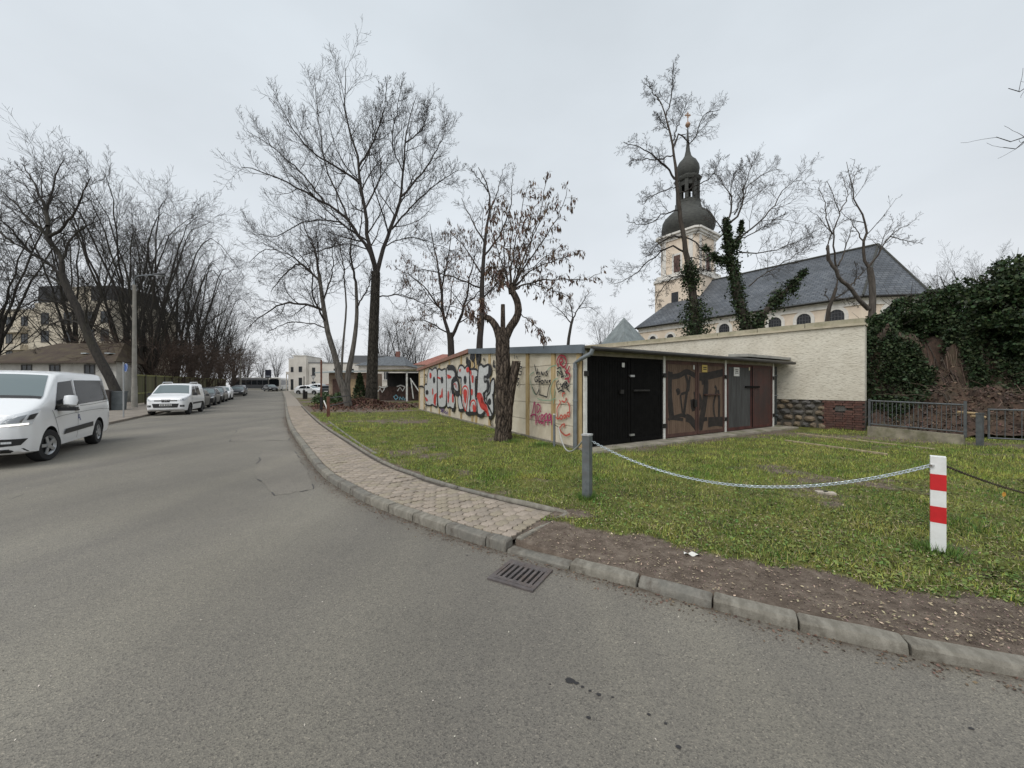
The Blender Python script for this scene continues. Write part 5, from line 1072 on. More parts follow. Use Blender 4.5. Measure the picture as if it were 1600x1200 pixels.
    for px in (585, 655): p = W(px, 628, Y); mb = MB(); mb.box((p.x, Y, 1.6), (.14, .14, 3.0)); mb.build('post', dk, root)
    p = W(636, 600, Y); mb = MB(); mb.box((p.x, Y - .05, 1.6), (.16, .1, 2.9)); mb.build('white_post', M_white, root)
    for (x0, y0, x1, y1) in ((641, 591, 655, 612), (642, 592, 646, 623)): mb = MB(); mb.tube([W(x0, y0, Y - .1), W(x1, y1, Y - .1)], .055, 5); mb.build('brace', M_white, root)
    gl = MB(); 
    for q in ([(592, 604), (600, 606), (606, 603)], [(590, 612), (594, 607), (597, 613), (601, 607)], [(620, 604), (626, 602), (632, 604)], [(621, 611), (625, 605), (629, 611), (633, 604)]): ribbon(gl, [W(x, y, Y + 1.5) for x, y in q], .12, Vector((0, -1)))
    gl.build('white_tag', M_white, root, fix=False); gl = MB()
    for q in ([(618, 624), (615, 620), (619, 617), (622, 621), (618, 625)], [(624, 625), (625, 620), (628, 624)], [(630, 620), (629, 625), (633, 622), (631, 628)]): ribbon(gl, [W(x, y, Y + 1.48) for x, y in q], .10, Vector((0, -1)))
    gl.build('blue_tag', mat('paint_lightblue', (.2, .42, .5), .6), root, fix=False)
    Y = 40; a = W(511, 618, Y); root = thing('shed', (a.x, Y, .1), 'weathered shed with peeling plaster and pale awning behind the forked tree', 'shed'); x0, x1 = W(512, 0, Y).x, W(578, 0, Y).x
    mb = MB(); mb.box(((x0 + x1) / 2, Y + 2, 1.55), (x1 - x0, 3.5, 3.0)); mb.build('wall', mat('peeling', (.40, .34, .26), .9, col2=(.24, .14, .10), scale=1.2, bump=.4, bscale=10), root); mb = MB(); mb.slab([(x0 - .9, Y - .9, 2.95), (x1 + .2, Y - .5, 3.15), (x1 + .2, Y + 4, 3.3), (x0 - .9, Y + 4, 3.3)], (0, 0, 1), .12); mb.build('roof', mat('awning_grey', (.32, .36, .36), .6, var=.2), root)
    for t, m in ((.2, mat('shed_door', (.09, .05, .04), .8, var=.3)), (.62, mat('pillar_ochre', (.45, .33, .2), .9, var=.2))): mb = MB(); mb.box((x0 + (x1 - x0) * t, Y + .22, 1.25), (.9, .08, 2.3)); mb.build('door', m, root)
    # thuja beside it
    return
build_far_end()
# ================================================================== VEHICLES
def interp(pts, x):
    xs = [p[0] for p in pts]; ys = [p[1] for p in pts]
    if xs[0] > xs[-1]: xs = xs[::-1]; ys = ys[::-1]
    return float(np.interp(x, xs, ys))
M_tyre = mat('tyre', (.018, .018, .019), .85); M_rim = mat('rim', (.40, .41, .42), .4, metal=.7); M_rimd = mat('rim_dark', (.03, .03, .032), .5)
M_well = mat('wheel_well', (.008, .008, .008), .9); M_vglass = mat('car_glass', (.010, .012, .014), .05, spec=.22); M_wshield = mat('windscreen', (.13, .165, .17), .06, spec=.9); M_vglass.node_tree.nodes['Principled BSDF'].inputs['IOR'].default_value = 1.2; M_plast = mat('black_plastic', (.018, .018, .019), .55)
M_lamp = mat('headlamp', (.62, .64, .66), .12, spec=.9, coat=.6); M_lampd = mat('headlamp_inner', (.26, .27, .28), .2, metal=.6); M_drl = mat('daytime_lamp', (.9, .9, .88), .3, emit=((1, .95, .82), 1.2)); M_plate = mat('number_plate', (.62, .62, .60), .5); M_chrome = mat('chrome', (.6, .6, .6), .15, metal=1.0); M_gap = mat('panel_gap', (.045, .045, .048), .8)
class Car:
    def __init__(s, top, bot, hw, belt, tum, L):
        s.top, s.bot, s.hwp, s.belt, s.tum, s.L = top, bot, hw, belt, tum, L; s.roof = max(z for _, z in top)
    def ring(s, x):
        zt = interp(s.top, x); zb = interp(s.bot, x); Wd = interp(s.hwp, x); zs = min(s.belt, zt - .10); ze = zt - .065; fr = max(0, min(1, (ze - zs) / (s.roof - s.belt))); tm = s.tum * fr
        lo = zb + (zs - zb)
        return [(0, zb), (Wd * .86, zb), (Wd * .965, zb + .035), (Wd * .99, zb + (zs - zb) * .22), (Wd, zb + (zs - zb) * .5), (Wd * .995, zb + (zs - zb) * .8), (Wd - .02, zs), (Wd - .02 - tm * .5, (zs + ze) / 2), (Wd - .02 - tm, ze), (Wd - .06 - tm, zt - .028), (Wd - .16 - tm, zt - .006), ((Wd - .2 - tm) * .5, zt + .012), (0, zt + .016)]
    def side_y(s, x, z):
        r = s.ring(x)[2:10]; return float(np.interp(z, [p[1] for p in r], [p[0] for p in r]))
    def top_z(s, x, y):
        r = s.ring(x)[6:][::-1]; return float(np.interp(abs(y), [p[0] for p in r], [p[1] for p in r]))
    def nose_x(s, y, z, sgn=1):
        x = s.L / 2
        while x > 0:
            xx = x * sgn; r = s.ring(xx)
            if z <= s.top_z(xx, y) and abs(y) <= s.side_y(xx, z) and z >= r[0][1]: return xx
            x -= .008
        return 0
    def body(s, m, axles, wr, ww, n=56):
        xs = sorted(set(list(np.linspace(-s.L / 2, s.L / 2, n)) + [p[0] for p in s.top] + [p[0] for p in s.hwp])); xs = [xs[0]] + [x for i, x in enumerate(xs[1:], 1) if x - xs[i - 1] > .006]; mb = MB(); k = 13; vs = []
        for x in xs:
            r = s.ring(x); vs += [(x, -a, b) for a, b in r] + [(x, a, b) for a, b in r[-2:0:-1]]
        K = 2 * k - 2; fs = [(i * K + j, i * K + (j + 1) % K, (i + 1) * K + (j + 1) % K, (i + 1) * K + j) for i in range(len(xs) - 1) for j in range(K)] + [tuple(range(K)), tuple(range((len(xs) - 1) * K + K - 1, (len(xs) - 1) * K - 1, -1))]
        mb.add(vs, fs); o = link('body', mb.mesh('body', m, smooth=42))
        c = MB()
        for ax in axles:
            for sg in (-1, 1): c.lathe([(wr + .075, sg * (s.side_y(ax, .5) - ww - .1)), (wr + .075, sg * (s.side_y(ax, .5) + .3))], (ax, 0, wr), 32, axis='y')
        co = link('cutter', c.mesh('cutter', M_well)); md = o.modifiers.new('b', 'BOOLEAN'); md.object = co; md.operation = 'DIFFERENCE'; md.solver = 'EXACT'; md.material_mode = 'TRANSFER'
        dg = bpy.context.evaluated_depsgraph_get(); me = bpy.data.meshes.new_from_object(o.evaluated_get(dg)); o.modifiers.clear(); o.data = me; me.set_sharp_from_angle(angle=R(42)); bpy.data.objects.remove(co)
        return o
    def side_patch(s, par, c4, sg, m, name, off=.007, nu=8, nv=5):
        """c4: four (x,z) corners: bottom rear, bottom front, top front, top rear"""
        def fn(u, v):
            x = (c4[0][0] * (1 - u) + c4[1][0] * u) * (1 - v) + (c4[3][0] * (1 - u) + c4[2][0] * u) * v; z = (c4[0][1] * (1 - u) + c4[1][1] * u) * (1 - v) + (c4[3][1] * (1 - u) + c4[2][1] * u) * v
            return Vector((x, sg * (s.side_y(x, z) + off), z))
        mb = MB(); mb.grid(fn, nu, nv); return mb.build(name, m, par, world=False, smooth=True)
    def side_line(s, par, pts, sg, w, m, name, off=.004):
        mb = MB(); P = [Vector((x, sg * (s.side_y(x, z) + off), z)) for x, z in [tuple(p) for p in catmull(pts, 6 * (len(pts) - 1))]]; ribbon(mb, P, w, Vector((0, sg))); return mb.build(name, m, par, world=False)
    def nose_patch(s, par, c4, m, name, off=.009, nu=10, nv=6, sgn=1):
        """c4: (y,z) corners low-left, low-right, top-right, top-left"""
        def fn(u, v):
            y = (c4[0][0] * (1 - u) + c4[1][0] * u) * (1 - v) + (c4[3][0] * (1 - u) + c4[2][0] * u) * v; z = (c4[0][1] * (1 - u) + c4[1][1] * u) * (1 - v) + (c4[3][1] * (1 - u) + c4[2][1] * u) * v
            x = s.nose_x(y, z, sgn); Wm = s.side_y(x, z); e = max(0, (abs(y) / Wm - .8) / .2); return Vector((x + sgn * off, y + math.copysign(off * e * 1.2, y), z))
        mb = MB(); mb.grid(fn, nu, nv); return mb.build(name, m, par, world=False, smooth=True)
    def top_patch(s, par, x0, x1, y0, y1, m, name, off=.010, sgn=1):
        """between station x0 (half width y0) and x1 (half width y1)"""
        def fn(u, v):
            x = x0 * (1 - v) + x1 * v; y = (2 * u - 1) * (y0 * (1 - v) + y1 * v); return Vector((x + sgn * off, y, s.top_z(x, y) + off))
        mb = MB(); mb.grid(fn, 10, 8); return mb.build(name, m, par, world=False, smooth=True)
def wheel(par, x, y, r, w, sg, steer=0.0, dark=False, spokes=5):
    mb = MB(); mb.lathe([(r * .62, -w / 2), (r * .93, -w / 2), (r, -w / 2 + .03), (r, w / 2 - .03), (r * .93, w / 2), (r * .62, w / 2)], (0, 0, 0), 32, axis='y', caps=False); o = mb.build('wheel', M_tyre, par, world=False, smooth=40); o.location = (x, y, r); o.rotation_euler = (0, 0, steer)
    rm = MB(); sy = sg * (w / 2 - .03); rm.lathe([(r * .635, sy - .01 * sg), (r * .62, sy + .02 * sg), (r * .56, sy + .006 * sg), (r * .5, sy - .02 * sg)], (0, 0, 0), 24, axis='y', caps=False)
    for k in range(spokes):
        a = 2 * math.pi * k / spokes; M_ = Matrix.Rotation(-a, 3, 'Y'); rm.box(M_ @ Vector((r * .33, sy + .006 * sg, 0)), (r * .5, .018, r * .20), 0, M_)
    rm.lathe([(r * .16, sy - .01 * sg), (r * .16, sy + .022 * sg)], (0, 0, 0), 14, axis='y'); rm.build('rim', M_rimd if dark else M_rim, o, world=False, smooth=30)
    dk = MB(); dk.lathe([(r * .6, sy - .03 * sg), (r * .6, sy - .022 * sg)], (0, 0, 0), 24, axis='y'); dk.build('brake_disc', M_well, o, world=False)
    return o
M_vwhite = mat('car_white', (.80, .81, .82), .28, spec=.5, coat=.5)
def place(root, loc, heading): root.location = loc; root.rotation_euler = (0, 0, math.atan2(heading[1], heading[0]))
RD = (.515, -.857)                                     # towards the camera along the street

def build_van():
    c = Car([(2.49, .70), (2.45, .90), (2.36, 1.04), (2.15, 1.15), (1.72, 1.30), (1.5, 1.40), (.95, 1.78), (.72, 1.90), (.4, 1.95), (-.2, 1.975), (-2.0, 1.965), (-2.3, 1.93), (-2.42, 1.85), (-2.47, 1.55), (-2.49, 1.0)], [(2.49, .36), (2.3, .26), (1.9, .23), (-2.2, .27), (-2.49, .34)],
            [(2.49, .62), (2.46, .74), (2.38, .85), (2.2, .935), (1.9, .975), (1.0, .99), (-2.1, .99), (-2.4, .955), (-2.47, .9), (-2.49, .86)], 1.16, .17, 4.98)
    root = thing('white_van', (0, 0, 0), 'white passenger van with its headlamp lit, cut off by the left edge of the photo', 'van')
    b = c.body(M_vwhite, (1.52, -1.42), .335, .22); b.parent = root
    for sg in (1, -1):
        for x in (1.52, -1.42): wheel(root, x, sg * .87, .335, .215, sg, R(-14) if x > 0 else 0)
        c.side_patch(root, [(-2.3, 1.22), (.02, 1.16), (-.14, 1.76), (-2.18, 1.78)], sg, M_vglass, 'side_window', nu=14)
        c.side_patch(root, [(.17, 1.15), (1.33, 1.08), (.80, 1.70), (.04, 1.75)], sg, M_vglass, 'door_window')
        c.side_line(root, [(.12, 1.12), (.0, 1.77)], sg, .03, M_plast, 'window_rubber', .011)
        c.side_line(root, [(.02, 1.17), (.07, .9), (.1, .34)], sg, .012, M_gap, 'door_seam'); c.side_line(root, [(1.42, 1.08), (1.28, .85), (1.12, .5), (1.05, .34)], sg, .012, M_gap, 'door_seam'); c.side_line(root, [(-.1, 1.12), (-1.0, 1.13), (-2.3, 1.18)], sg, .01, M_gap, 'slide_rail')
        c.side_patch(root, [(-.92, .545), (.92, .50), (.82, .615), (-.9, .665)], sg, M_plast, 'rub_strip', .018, 12, 2)
        mb = MB(); mb.box((.17, sg * 1.0, 1.03), (.17, .04, .035)); mb.build('door_handle', M_plast, root, world=False)
        mr = MB(); mr.tube([(1.16, sg * 1.15, 1.15), (1.15, sg * 1.16, 1.17), (1.12, sg * 1.16, 1.28), (1.09, sg * 1.15, 1.38), (1.09, sg * 1.15, 1.40)], [.05, .105, .12, .105, .06], 8); mo = mr.build('mirror', M_vwhite, root, world=False, smooth=50); mr = MB(); mr.box((1.12, sg * 1.12, 1.09), (.14, .30, .08)); mr.build('mirror_foot', M_plast, mo, world=False); mr = MB(); mr.box((1.0, sg * 1.16, 1.27), (.03, .16, .2)); mr.build('mirror_glass', M_vglass, mo, world=False)
        h = c.nose_patch(root, [(sg * .46, .80), (sg * .93, .84), (sg * .955, 1.14), (sg * .58, .98)], M_lamp, 'headlamp', .010)
        c.nose_patch(h, [(sg * .60, .88), (sg * .84, .89), (sg * .88, 1.04), (sg * .68, .96)], M_lampd, 'lamp_inner', .013); c.nose_patch(h, [(sg * .48, .812), (sg * .90, .845), (sg * .90, .872), (sg * .50, .845)], M_drl, 'daytime_strip', .016); c.nose_patch(h, [(sg * .88, .93), (sg * .93, .94), (sg * .945, 1.06), (sg * .90, 1.03)], M_plast, 'lamp_end', .016)
        f = c.nose_patch(root, [(sg * .54, .43), (sg * .84, .45), (sg * .90, .57), (sg * .52, .585)], M_plast, 'fog_lamp_surround', .010); c.nose_patch(f, [(sg * .62, .49), (sg * .74, .49), (sg * .74, .53), (sg * .62, .53)], M_lamp, 'fog_lamp', .018)
        c.side_line(root, [(-2.2, .95), (-1.0, .98), (.9, .94), (1.3, .9)], sg, .008, M_gap, 'crease_shade_line')  # flat dark ribbon; the shade of a body fold put into its colour
    c.top_patch(root, 1.50, .80, .86, .72, M_wshield, 'windscreen'); c.nose_patch(root, [(-.46, .62), (.46, .62), (.50, .86), (-.50, .86)], M_plast, 'grille'); c.nose_patch(root, [(-.9, .30), (.9, .30), (.86, .38), (-.86, .38)], M_plast, 'lower_bumper'); c.top_patch(root, 1.60, 1.51, .86, .86, M_plast, 'wiper_cowl', .012)
    # small dark blue emblem behind the door handle
    mb = MB()
    for q in ([(-.06, .77), (-.005, .90), (.045, .90), (.07, .80)], [(-.08, .78), (-.045, .76), (-.04, .80)], [(.045, .83), (-.01, .82)]):
        ribbon(mb, [Vector((x, c.side_y(x, z) + .006, z)) for x, z in q], .026, Vector((0, 1)))
    mb.build('emblem', mat('emblem_blue', (.06, .08, .22), .5), root, world=False)
    place(root, (-11.68, 9.09, 0), (.546, -.838))
build_van()

def build_panel_car():
    c = Car([(2.13, .62), (2.10, .86), (1.98, 1.0), (1.75, 1.07), (1.28, 1.16), (1.15, 1.22), (.55, 1.66), (.35, 1.74), (.1, 1.77), (-1.5, 1.79), (-1.95, 1.75), (-2.08, 1.6), (-2.13, .9)], [(2.13, .34), (1.9, .24), (-1.9, .25), (-2.13, .34)], [(2.13, .58), (2.08, .74), (1.95, .83), (1.7, .885), (1.2, .915), (-1.8, .915), (-2.08, .86), (-2.13, .8)], 1.07, .16, 4.26)
    root = thing('white_panel_car', (0, 0, 0), 'white high-roofed estate car with roof rails, first in the row of parked cars', 'car', 'cars parked along the far kerb'); b = c.body(M_vwhite, (1.32, -1.37), .315, .2); b.parent = root
    for sg in (1, -1):
        for x in (1.32, -1.37): wheel(root, x, sg * .80, .315, .2, sg, 0, True)
        c.side_patch(root, [(.08, 1.10), (.98, 1.10), (.50, 1.60), (.05, 1.63)], sg, M_vglass, 'door_window'); c.side_patch(root, [(-.95, 1.10), (-.04, 1.10), (-.06, 1.63), (-.88, 1.63)], sg, M_vglass, 'side_window'); c.side_patch(root, [(-1.1, .60), (.92, .58), (.92, .68), (-1.1, .70)], sg, M_plast, 'rub_strip', .015, 10, 2)
        h = c.nose_patch(root, [(sg * .50, .80), (sg * .80, .80), (sg * .87, .99), (sg * .56, .96)], M_lamp, 'headlamp', .01); c.nose_patch(h, [(sg * .60, .83), (sg * .74, .83), (sg * .76, .93), (sg * .62, .92)], M_lampd, 'lamp_inner', .013)
        f = c.nose_patch(root, [(sg * .60, .47), (sg * .78, .47), (sg * .78, .58), (sg * .60, .58)], M_plast, 'fog_lamp_surround', .01); c.nose_patch(f, [(sg * .65, .49), (sg * .74, .49), (sg * .74, .55), (sg * .65, .55)], M_lampd, 'fog_lamp', .016)
        mr = MB(); mr.box((.86, sg * 1.02, 1.17), (.12, .18, .18), 0, None, .85); mr.build('mirror', M_plast, root, world=False)
        mb = MB(); mb.tube([(.25, sg * .62, 1.77), (.15, sg * .62, 1.85), (-1.4, sg * .62, 1.87), (-1.6, sg * .62, 1.78)], .022, 6); mb.build('roof_rail', M_chrome, root, world=False)
        c.side_line(root, [(.0, 1.08), (.02, .8), (.0, .32)], sg, .012, M_gap, 'door_seam'); c.side_line(root, [(1.0, 1.08), (.95, .7), (.9, .32)], sg, .012, M_gap, 'door_seam')
    c.top_patch(root, 1.18, .52, .80, .66, M_wshield, 'windscreen'); g = c.nose_patch(root, [(-.50, .44), (.50, .44), (.56, .66), (-.56, .66)], M_plast, 'lower_grille', .010); c.nose_patch(g, [(-.26, .53), (.26, .53), (.26, .63), (-.26, .63)], M_plate, 'number_plate', .02)
    for x0, x1 in ((-.22, -.16), (-.13, -.06), (-.02, .04), (.06, .10), (.12, .17), (.19, .23)): c.nose_patch(g, [(x0, .55), (x1, .55), (x1, .61), (x0, .61)], M_plast, 'plate_mark', .023, 2, 2)
    u = c.nose_patch(root, [(-.48, .79), (.48, .79), (.50, .845), (-.50, .845)], M_plast, 'upper_grille', .010); c.nose_patch(u, [(-.17, .74), (.17, .74), (.20, .88), (-.20, .88)], M_plast, 'badge_field', .014); c.nose_patch(u, [(-.5, .835), (.5, .835), (.52, .855), (-.52, .855)], M_chrome, 'chrome_strip', .016)
    bx = c.nose_x(0, .81) + .02; mb = MB(); q = [(0, .735), (.055, .81), (0, .885), (-.055, .81)]; P = [Vector((bx, y, z)) for y, z in q]; ribbon(mb, P, .028, Vector((1, 0)), True); mb.build('badge', M_chrome, u, world=False)
    place(root, (-19.98, 22.95, 0), (.46, -.888))
build_panel_car()

def hatch(name, label, m, group, rimdark=False, shape=0):
    if shape == 0: top = [(2.14, .58), (2.10, .72), (1.95, .82), (1.5, .93), (1.05, .99), (.35, 1.36), (.1, 1.43), (-.4, 1.47), (-1.2, 1.41), (-1.5, 1.34), (-1.95, 1.02), (-2.1, .95), (-2.14, .65)]
    else: top = [(2.25, .55), (2.2, .70), (2.0, .80), (1.5, .90), (1.05, .95), (.25, 1.33), (0, 1.40), (-.5, 1.43), (-1.0, 1.36), (-1.65, 1.02), (-2.1, .97), (-2.2, .92), (-2.25, .6)]
    Lh = top[0][0] * 2
    c = Car(top, [(Lh / 2, .32), (1.85, .22), (-1.85, .22), (-Lh / 2, .34)], [(Lh / 2, .52), (Lh / 2 - .06, .70), (1.95, .80), (1.6, .86), (.9, .895), (-1.6, .895), (-2.0, .82), (-Lh / 2, .68)], .92, .2, Lh)
    root = thing(name, (0, 0, 0), label, 'car', group); b = c.body(m, (1.3, -1.3), .31, .2, 40); b.parent = root
    for sg in (1, -1):
        for x in (1.3, -1.3): wheel(root, x, sg * .79, .31, .2, sg, 0, rimdark)
        c.side_patch(root, [(.0, .95), (.95, .95), (.34, 1.28), (.0, 1.34)], sg, M_vglass, 'door_window'); c.side_patch(root, [(-1.25, .95), (-.06, .95), (-.06, 1.34), (-1.0, 1.28)], sg, M_vglass, 'side_window')
        h = c.nose_patch(root, [(sg * .52, .62), (sg * .78, .62), (sg * .84, .76), (sg * .55, .70)], M_lamp, 'headlamp', .01)
        t = c.nose_patch(root, [(sg * .56, .72), (sg * .74, .72), (sg * .74, .88), (sg * .58, .88)], mat('tail_lamp', (.30, .015, .015), .2), 'tail_lamp', .01, sgn=-1)
        mr = MB(); mr.box((.8, sg * 1.0, 1.0), (.12, .18, .13), 0, None, .85); mr.build('mirror', m, root, world=False)
    c.top_patch(root, 1.03, .36, .78, .62, M_wshield, 'windscreen'); c.top_patch(root, -1.9 if shape == 0 else -1.6, -1.45 if shape == 0 else -1.0, .66, .6, M_vglass, 'rear_window', sgn=-1)
    g = c.nose_patch(root, [(-.42, .38), (.42, .38), (.46, .60), (-.46, .60)], M_plast, 'grille', .01); c.nose_patch(g, [(-.25, .42), (.25, .42), (.25, .52), (-.25, .52)], M_plate, 'number_plate', .016); c.nose_patch(root, [(-.25, .55), (.25, .55), (.25, .65), (-.25, .65)], M_plate, 'number_plate', .016, sgn=-1)
    return root
M_cblack = mat('car_black', (.008, .009, .010), .35, coat=.25); M_cgrey = mat('car_grey', (.042, .045, .05), .32, coat=.35, metal=.3); M_cdark = mat('car_anthracite', (.018, .019, .023), .32, coat=.35); M_csil = mat('car_silver', (.30, .31, .33), .3, coat=.4, metal=.5)
def park(px, Y): return Vector(((px - CX) / F * Y, Y, gz(Y)))
def build_cars():
    g = 'cars parked along the far kerb'; d = Vector((.515, -.857)); k0 = Vector((-20.25, 22.95))
    specs = [('black_saloon', 'black saloon parked directly behind the white high-roofed car', M_cblack, 0, 1, 5.6), ('grey_hatchback', 'dark grey hatchback parked third in the row of cars', M_cdark, 0, 0, 11.2), ('silver_grey_hatchback', 'mid grey hatchback parked just in front of a white one', M_cgrey, 0, 0, 16.6), ('white_hatchback', 'white hatchback in the middle of the row of parked cars', M_vwhite, 0, 0, 22.0),
             ('grey_saloon', 'grey saloon parked behind the white hatchback with a gap', M_cgrey, .3, 1, 36.0), ('silver_hatchback', 'silver hatchback last but one in the parked row', M_csil, 0, 0, 43), ]
    for nm, lab, m, off, sh, dist in specs:
        o = hatch(nm, lab, m, g, True, sh); p = k0 - d * dist; lat = Vector((.857, .515)) * off; p = p + lat; place(o, (p.x, p.y, gz(p.y)), d)
    o = hatch('dark_oncoming_car', 'dark car turning out at the far end of the street in front of the bus', M_cblack, None); p = park(423, 82); place(o, p, (.75, -.66))
    g = 'cars parked on the forecourt'
    o = hatch('white_compact_car', 'white compact car parked side-on on the forecourt', M_vwhite, g); p = park(484, 60); place(o, p, (1, -.12))
    o = hatch('pale_estate_car', 'pale car parked behind the white compact car on the forecourt', M_vwhite, g); p = park(501, 66); place(o, p, (1, -.1)); o.scale = (1.1, 1.0, 1.16)
    o = hatch('black_parked_car', 'black car parked beyond the red-brown post on the forecourt', M_cblack, g); p = park(513, 57); place(o, p, (-.3, .95))
build_cars()
def build_bus():
    for nm, lab, m, px, Y, Lb, hd, H in (('white_bus', 'white city bus standing at the far end of the street', mat('bus_white', (.66, .64, .60), .4, var=.06), 436, 92, 10.5, (.35, -.94), 3.0), ('dark_bus', 'dark bus with a pale roof line at the far left end of the street', mat('bus_dark', (.05, .052, .058), .4, var=.2), 396, 98, 9.0, (-.97, -.25), 3.0)):
        root = thing(nm, (0, 0, 0), lab, 'bus'); mb = MB(); hw = 1.25; sec = [(-hw, .35), (hw, .35), (hw, H - .35), (hw - .12, H - .08), (hw - .35, H), (-hw + .35, H), (-hw + .12, H - .08), (-hw, H - .35)]; xs = [-Lb / 2, -Lb / 2 + .15, Lb / 2 - .2, Lb / 2]; k = len(sec); vs = []
        for i, x in enumerate(xs): f = .96 if i in (0, 3) else 1; vs += [(x, y * f, .35 + (z - .35) * f) for y, z in sec]
        mb.add(vs, [(i * k + j, i * k + (j + 1) % k, (i + 1) * k + (j + 1) % k, (i + 1) * k + j) for i in range(3) for j in range(k)] + [tuple(range(k)), tuple(range(4 * k - 1, 3 * k - 1, -1))]); mb.build('body', m, root, world=False)
        for sg in (-1, 1):
            for i in range(6): mb = MB(); x = -Lb / 2 + .9 + i * (Lb - 1.6) / 6 + .5; mb.box((x, sg * (hw + .004), 1.85), ((Lb - 1.6) / 6 - .12, .02, 1.1)); mb.build('side_window', M_vglass, root, world=False)
            for x in (Lb * .3, -Lb * .28): wheel(root, x, sg * (hw - .12), .45, .26, sg)
        for e in (1, -1):
            mb = MB(); mb.box((e * (Lb / 2 + .006), 0, 1.75), (.03, 2.0, 1.5)); mb.build('windscreen', M_vglass, root, world=False); mb = MB(); mb.box((e * (Lb / 2 + .006), 0, 2.62), (.03, 1.5, .2)); mb.build('destination_board', M_plast, root, world=False)
            for sg in (-1, 1): mb = MB(); mb.box((e * (Lb / 2 + .006), sg * .9, .75), (.03, .25, .16)); mb.build('lamp', M_lamp, root, world=False)
        if nm == 'dark_bus': mb = MB(); mb.box((0, 0, H + .06), (Lb * .98, 2.2, .12)); mb.build('roof_pod', mat('bus_roof', (.5, .49, .46), .5), root, world=False)
        place(root, park(px, Y), hd)
build_bus()
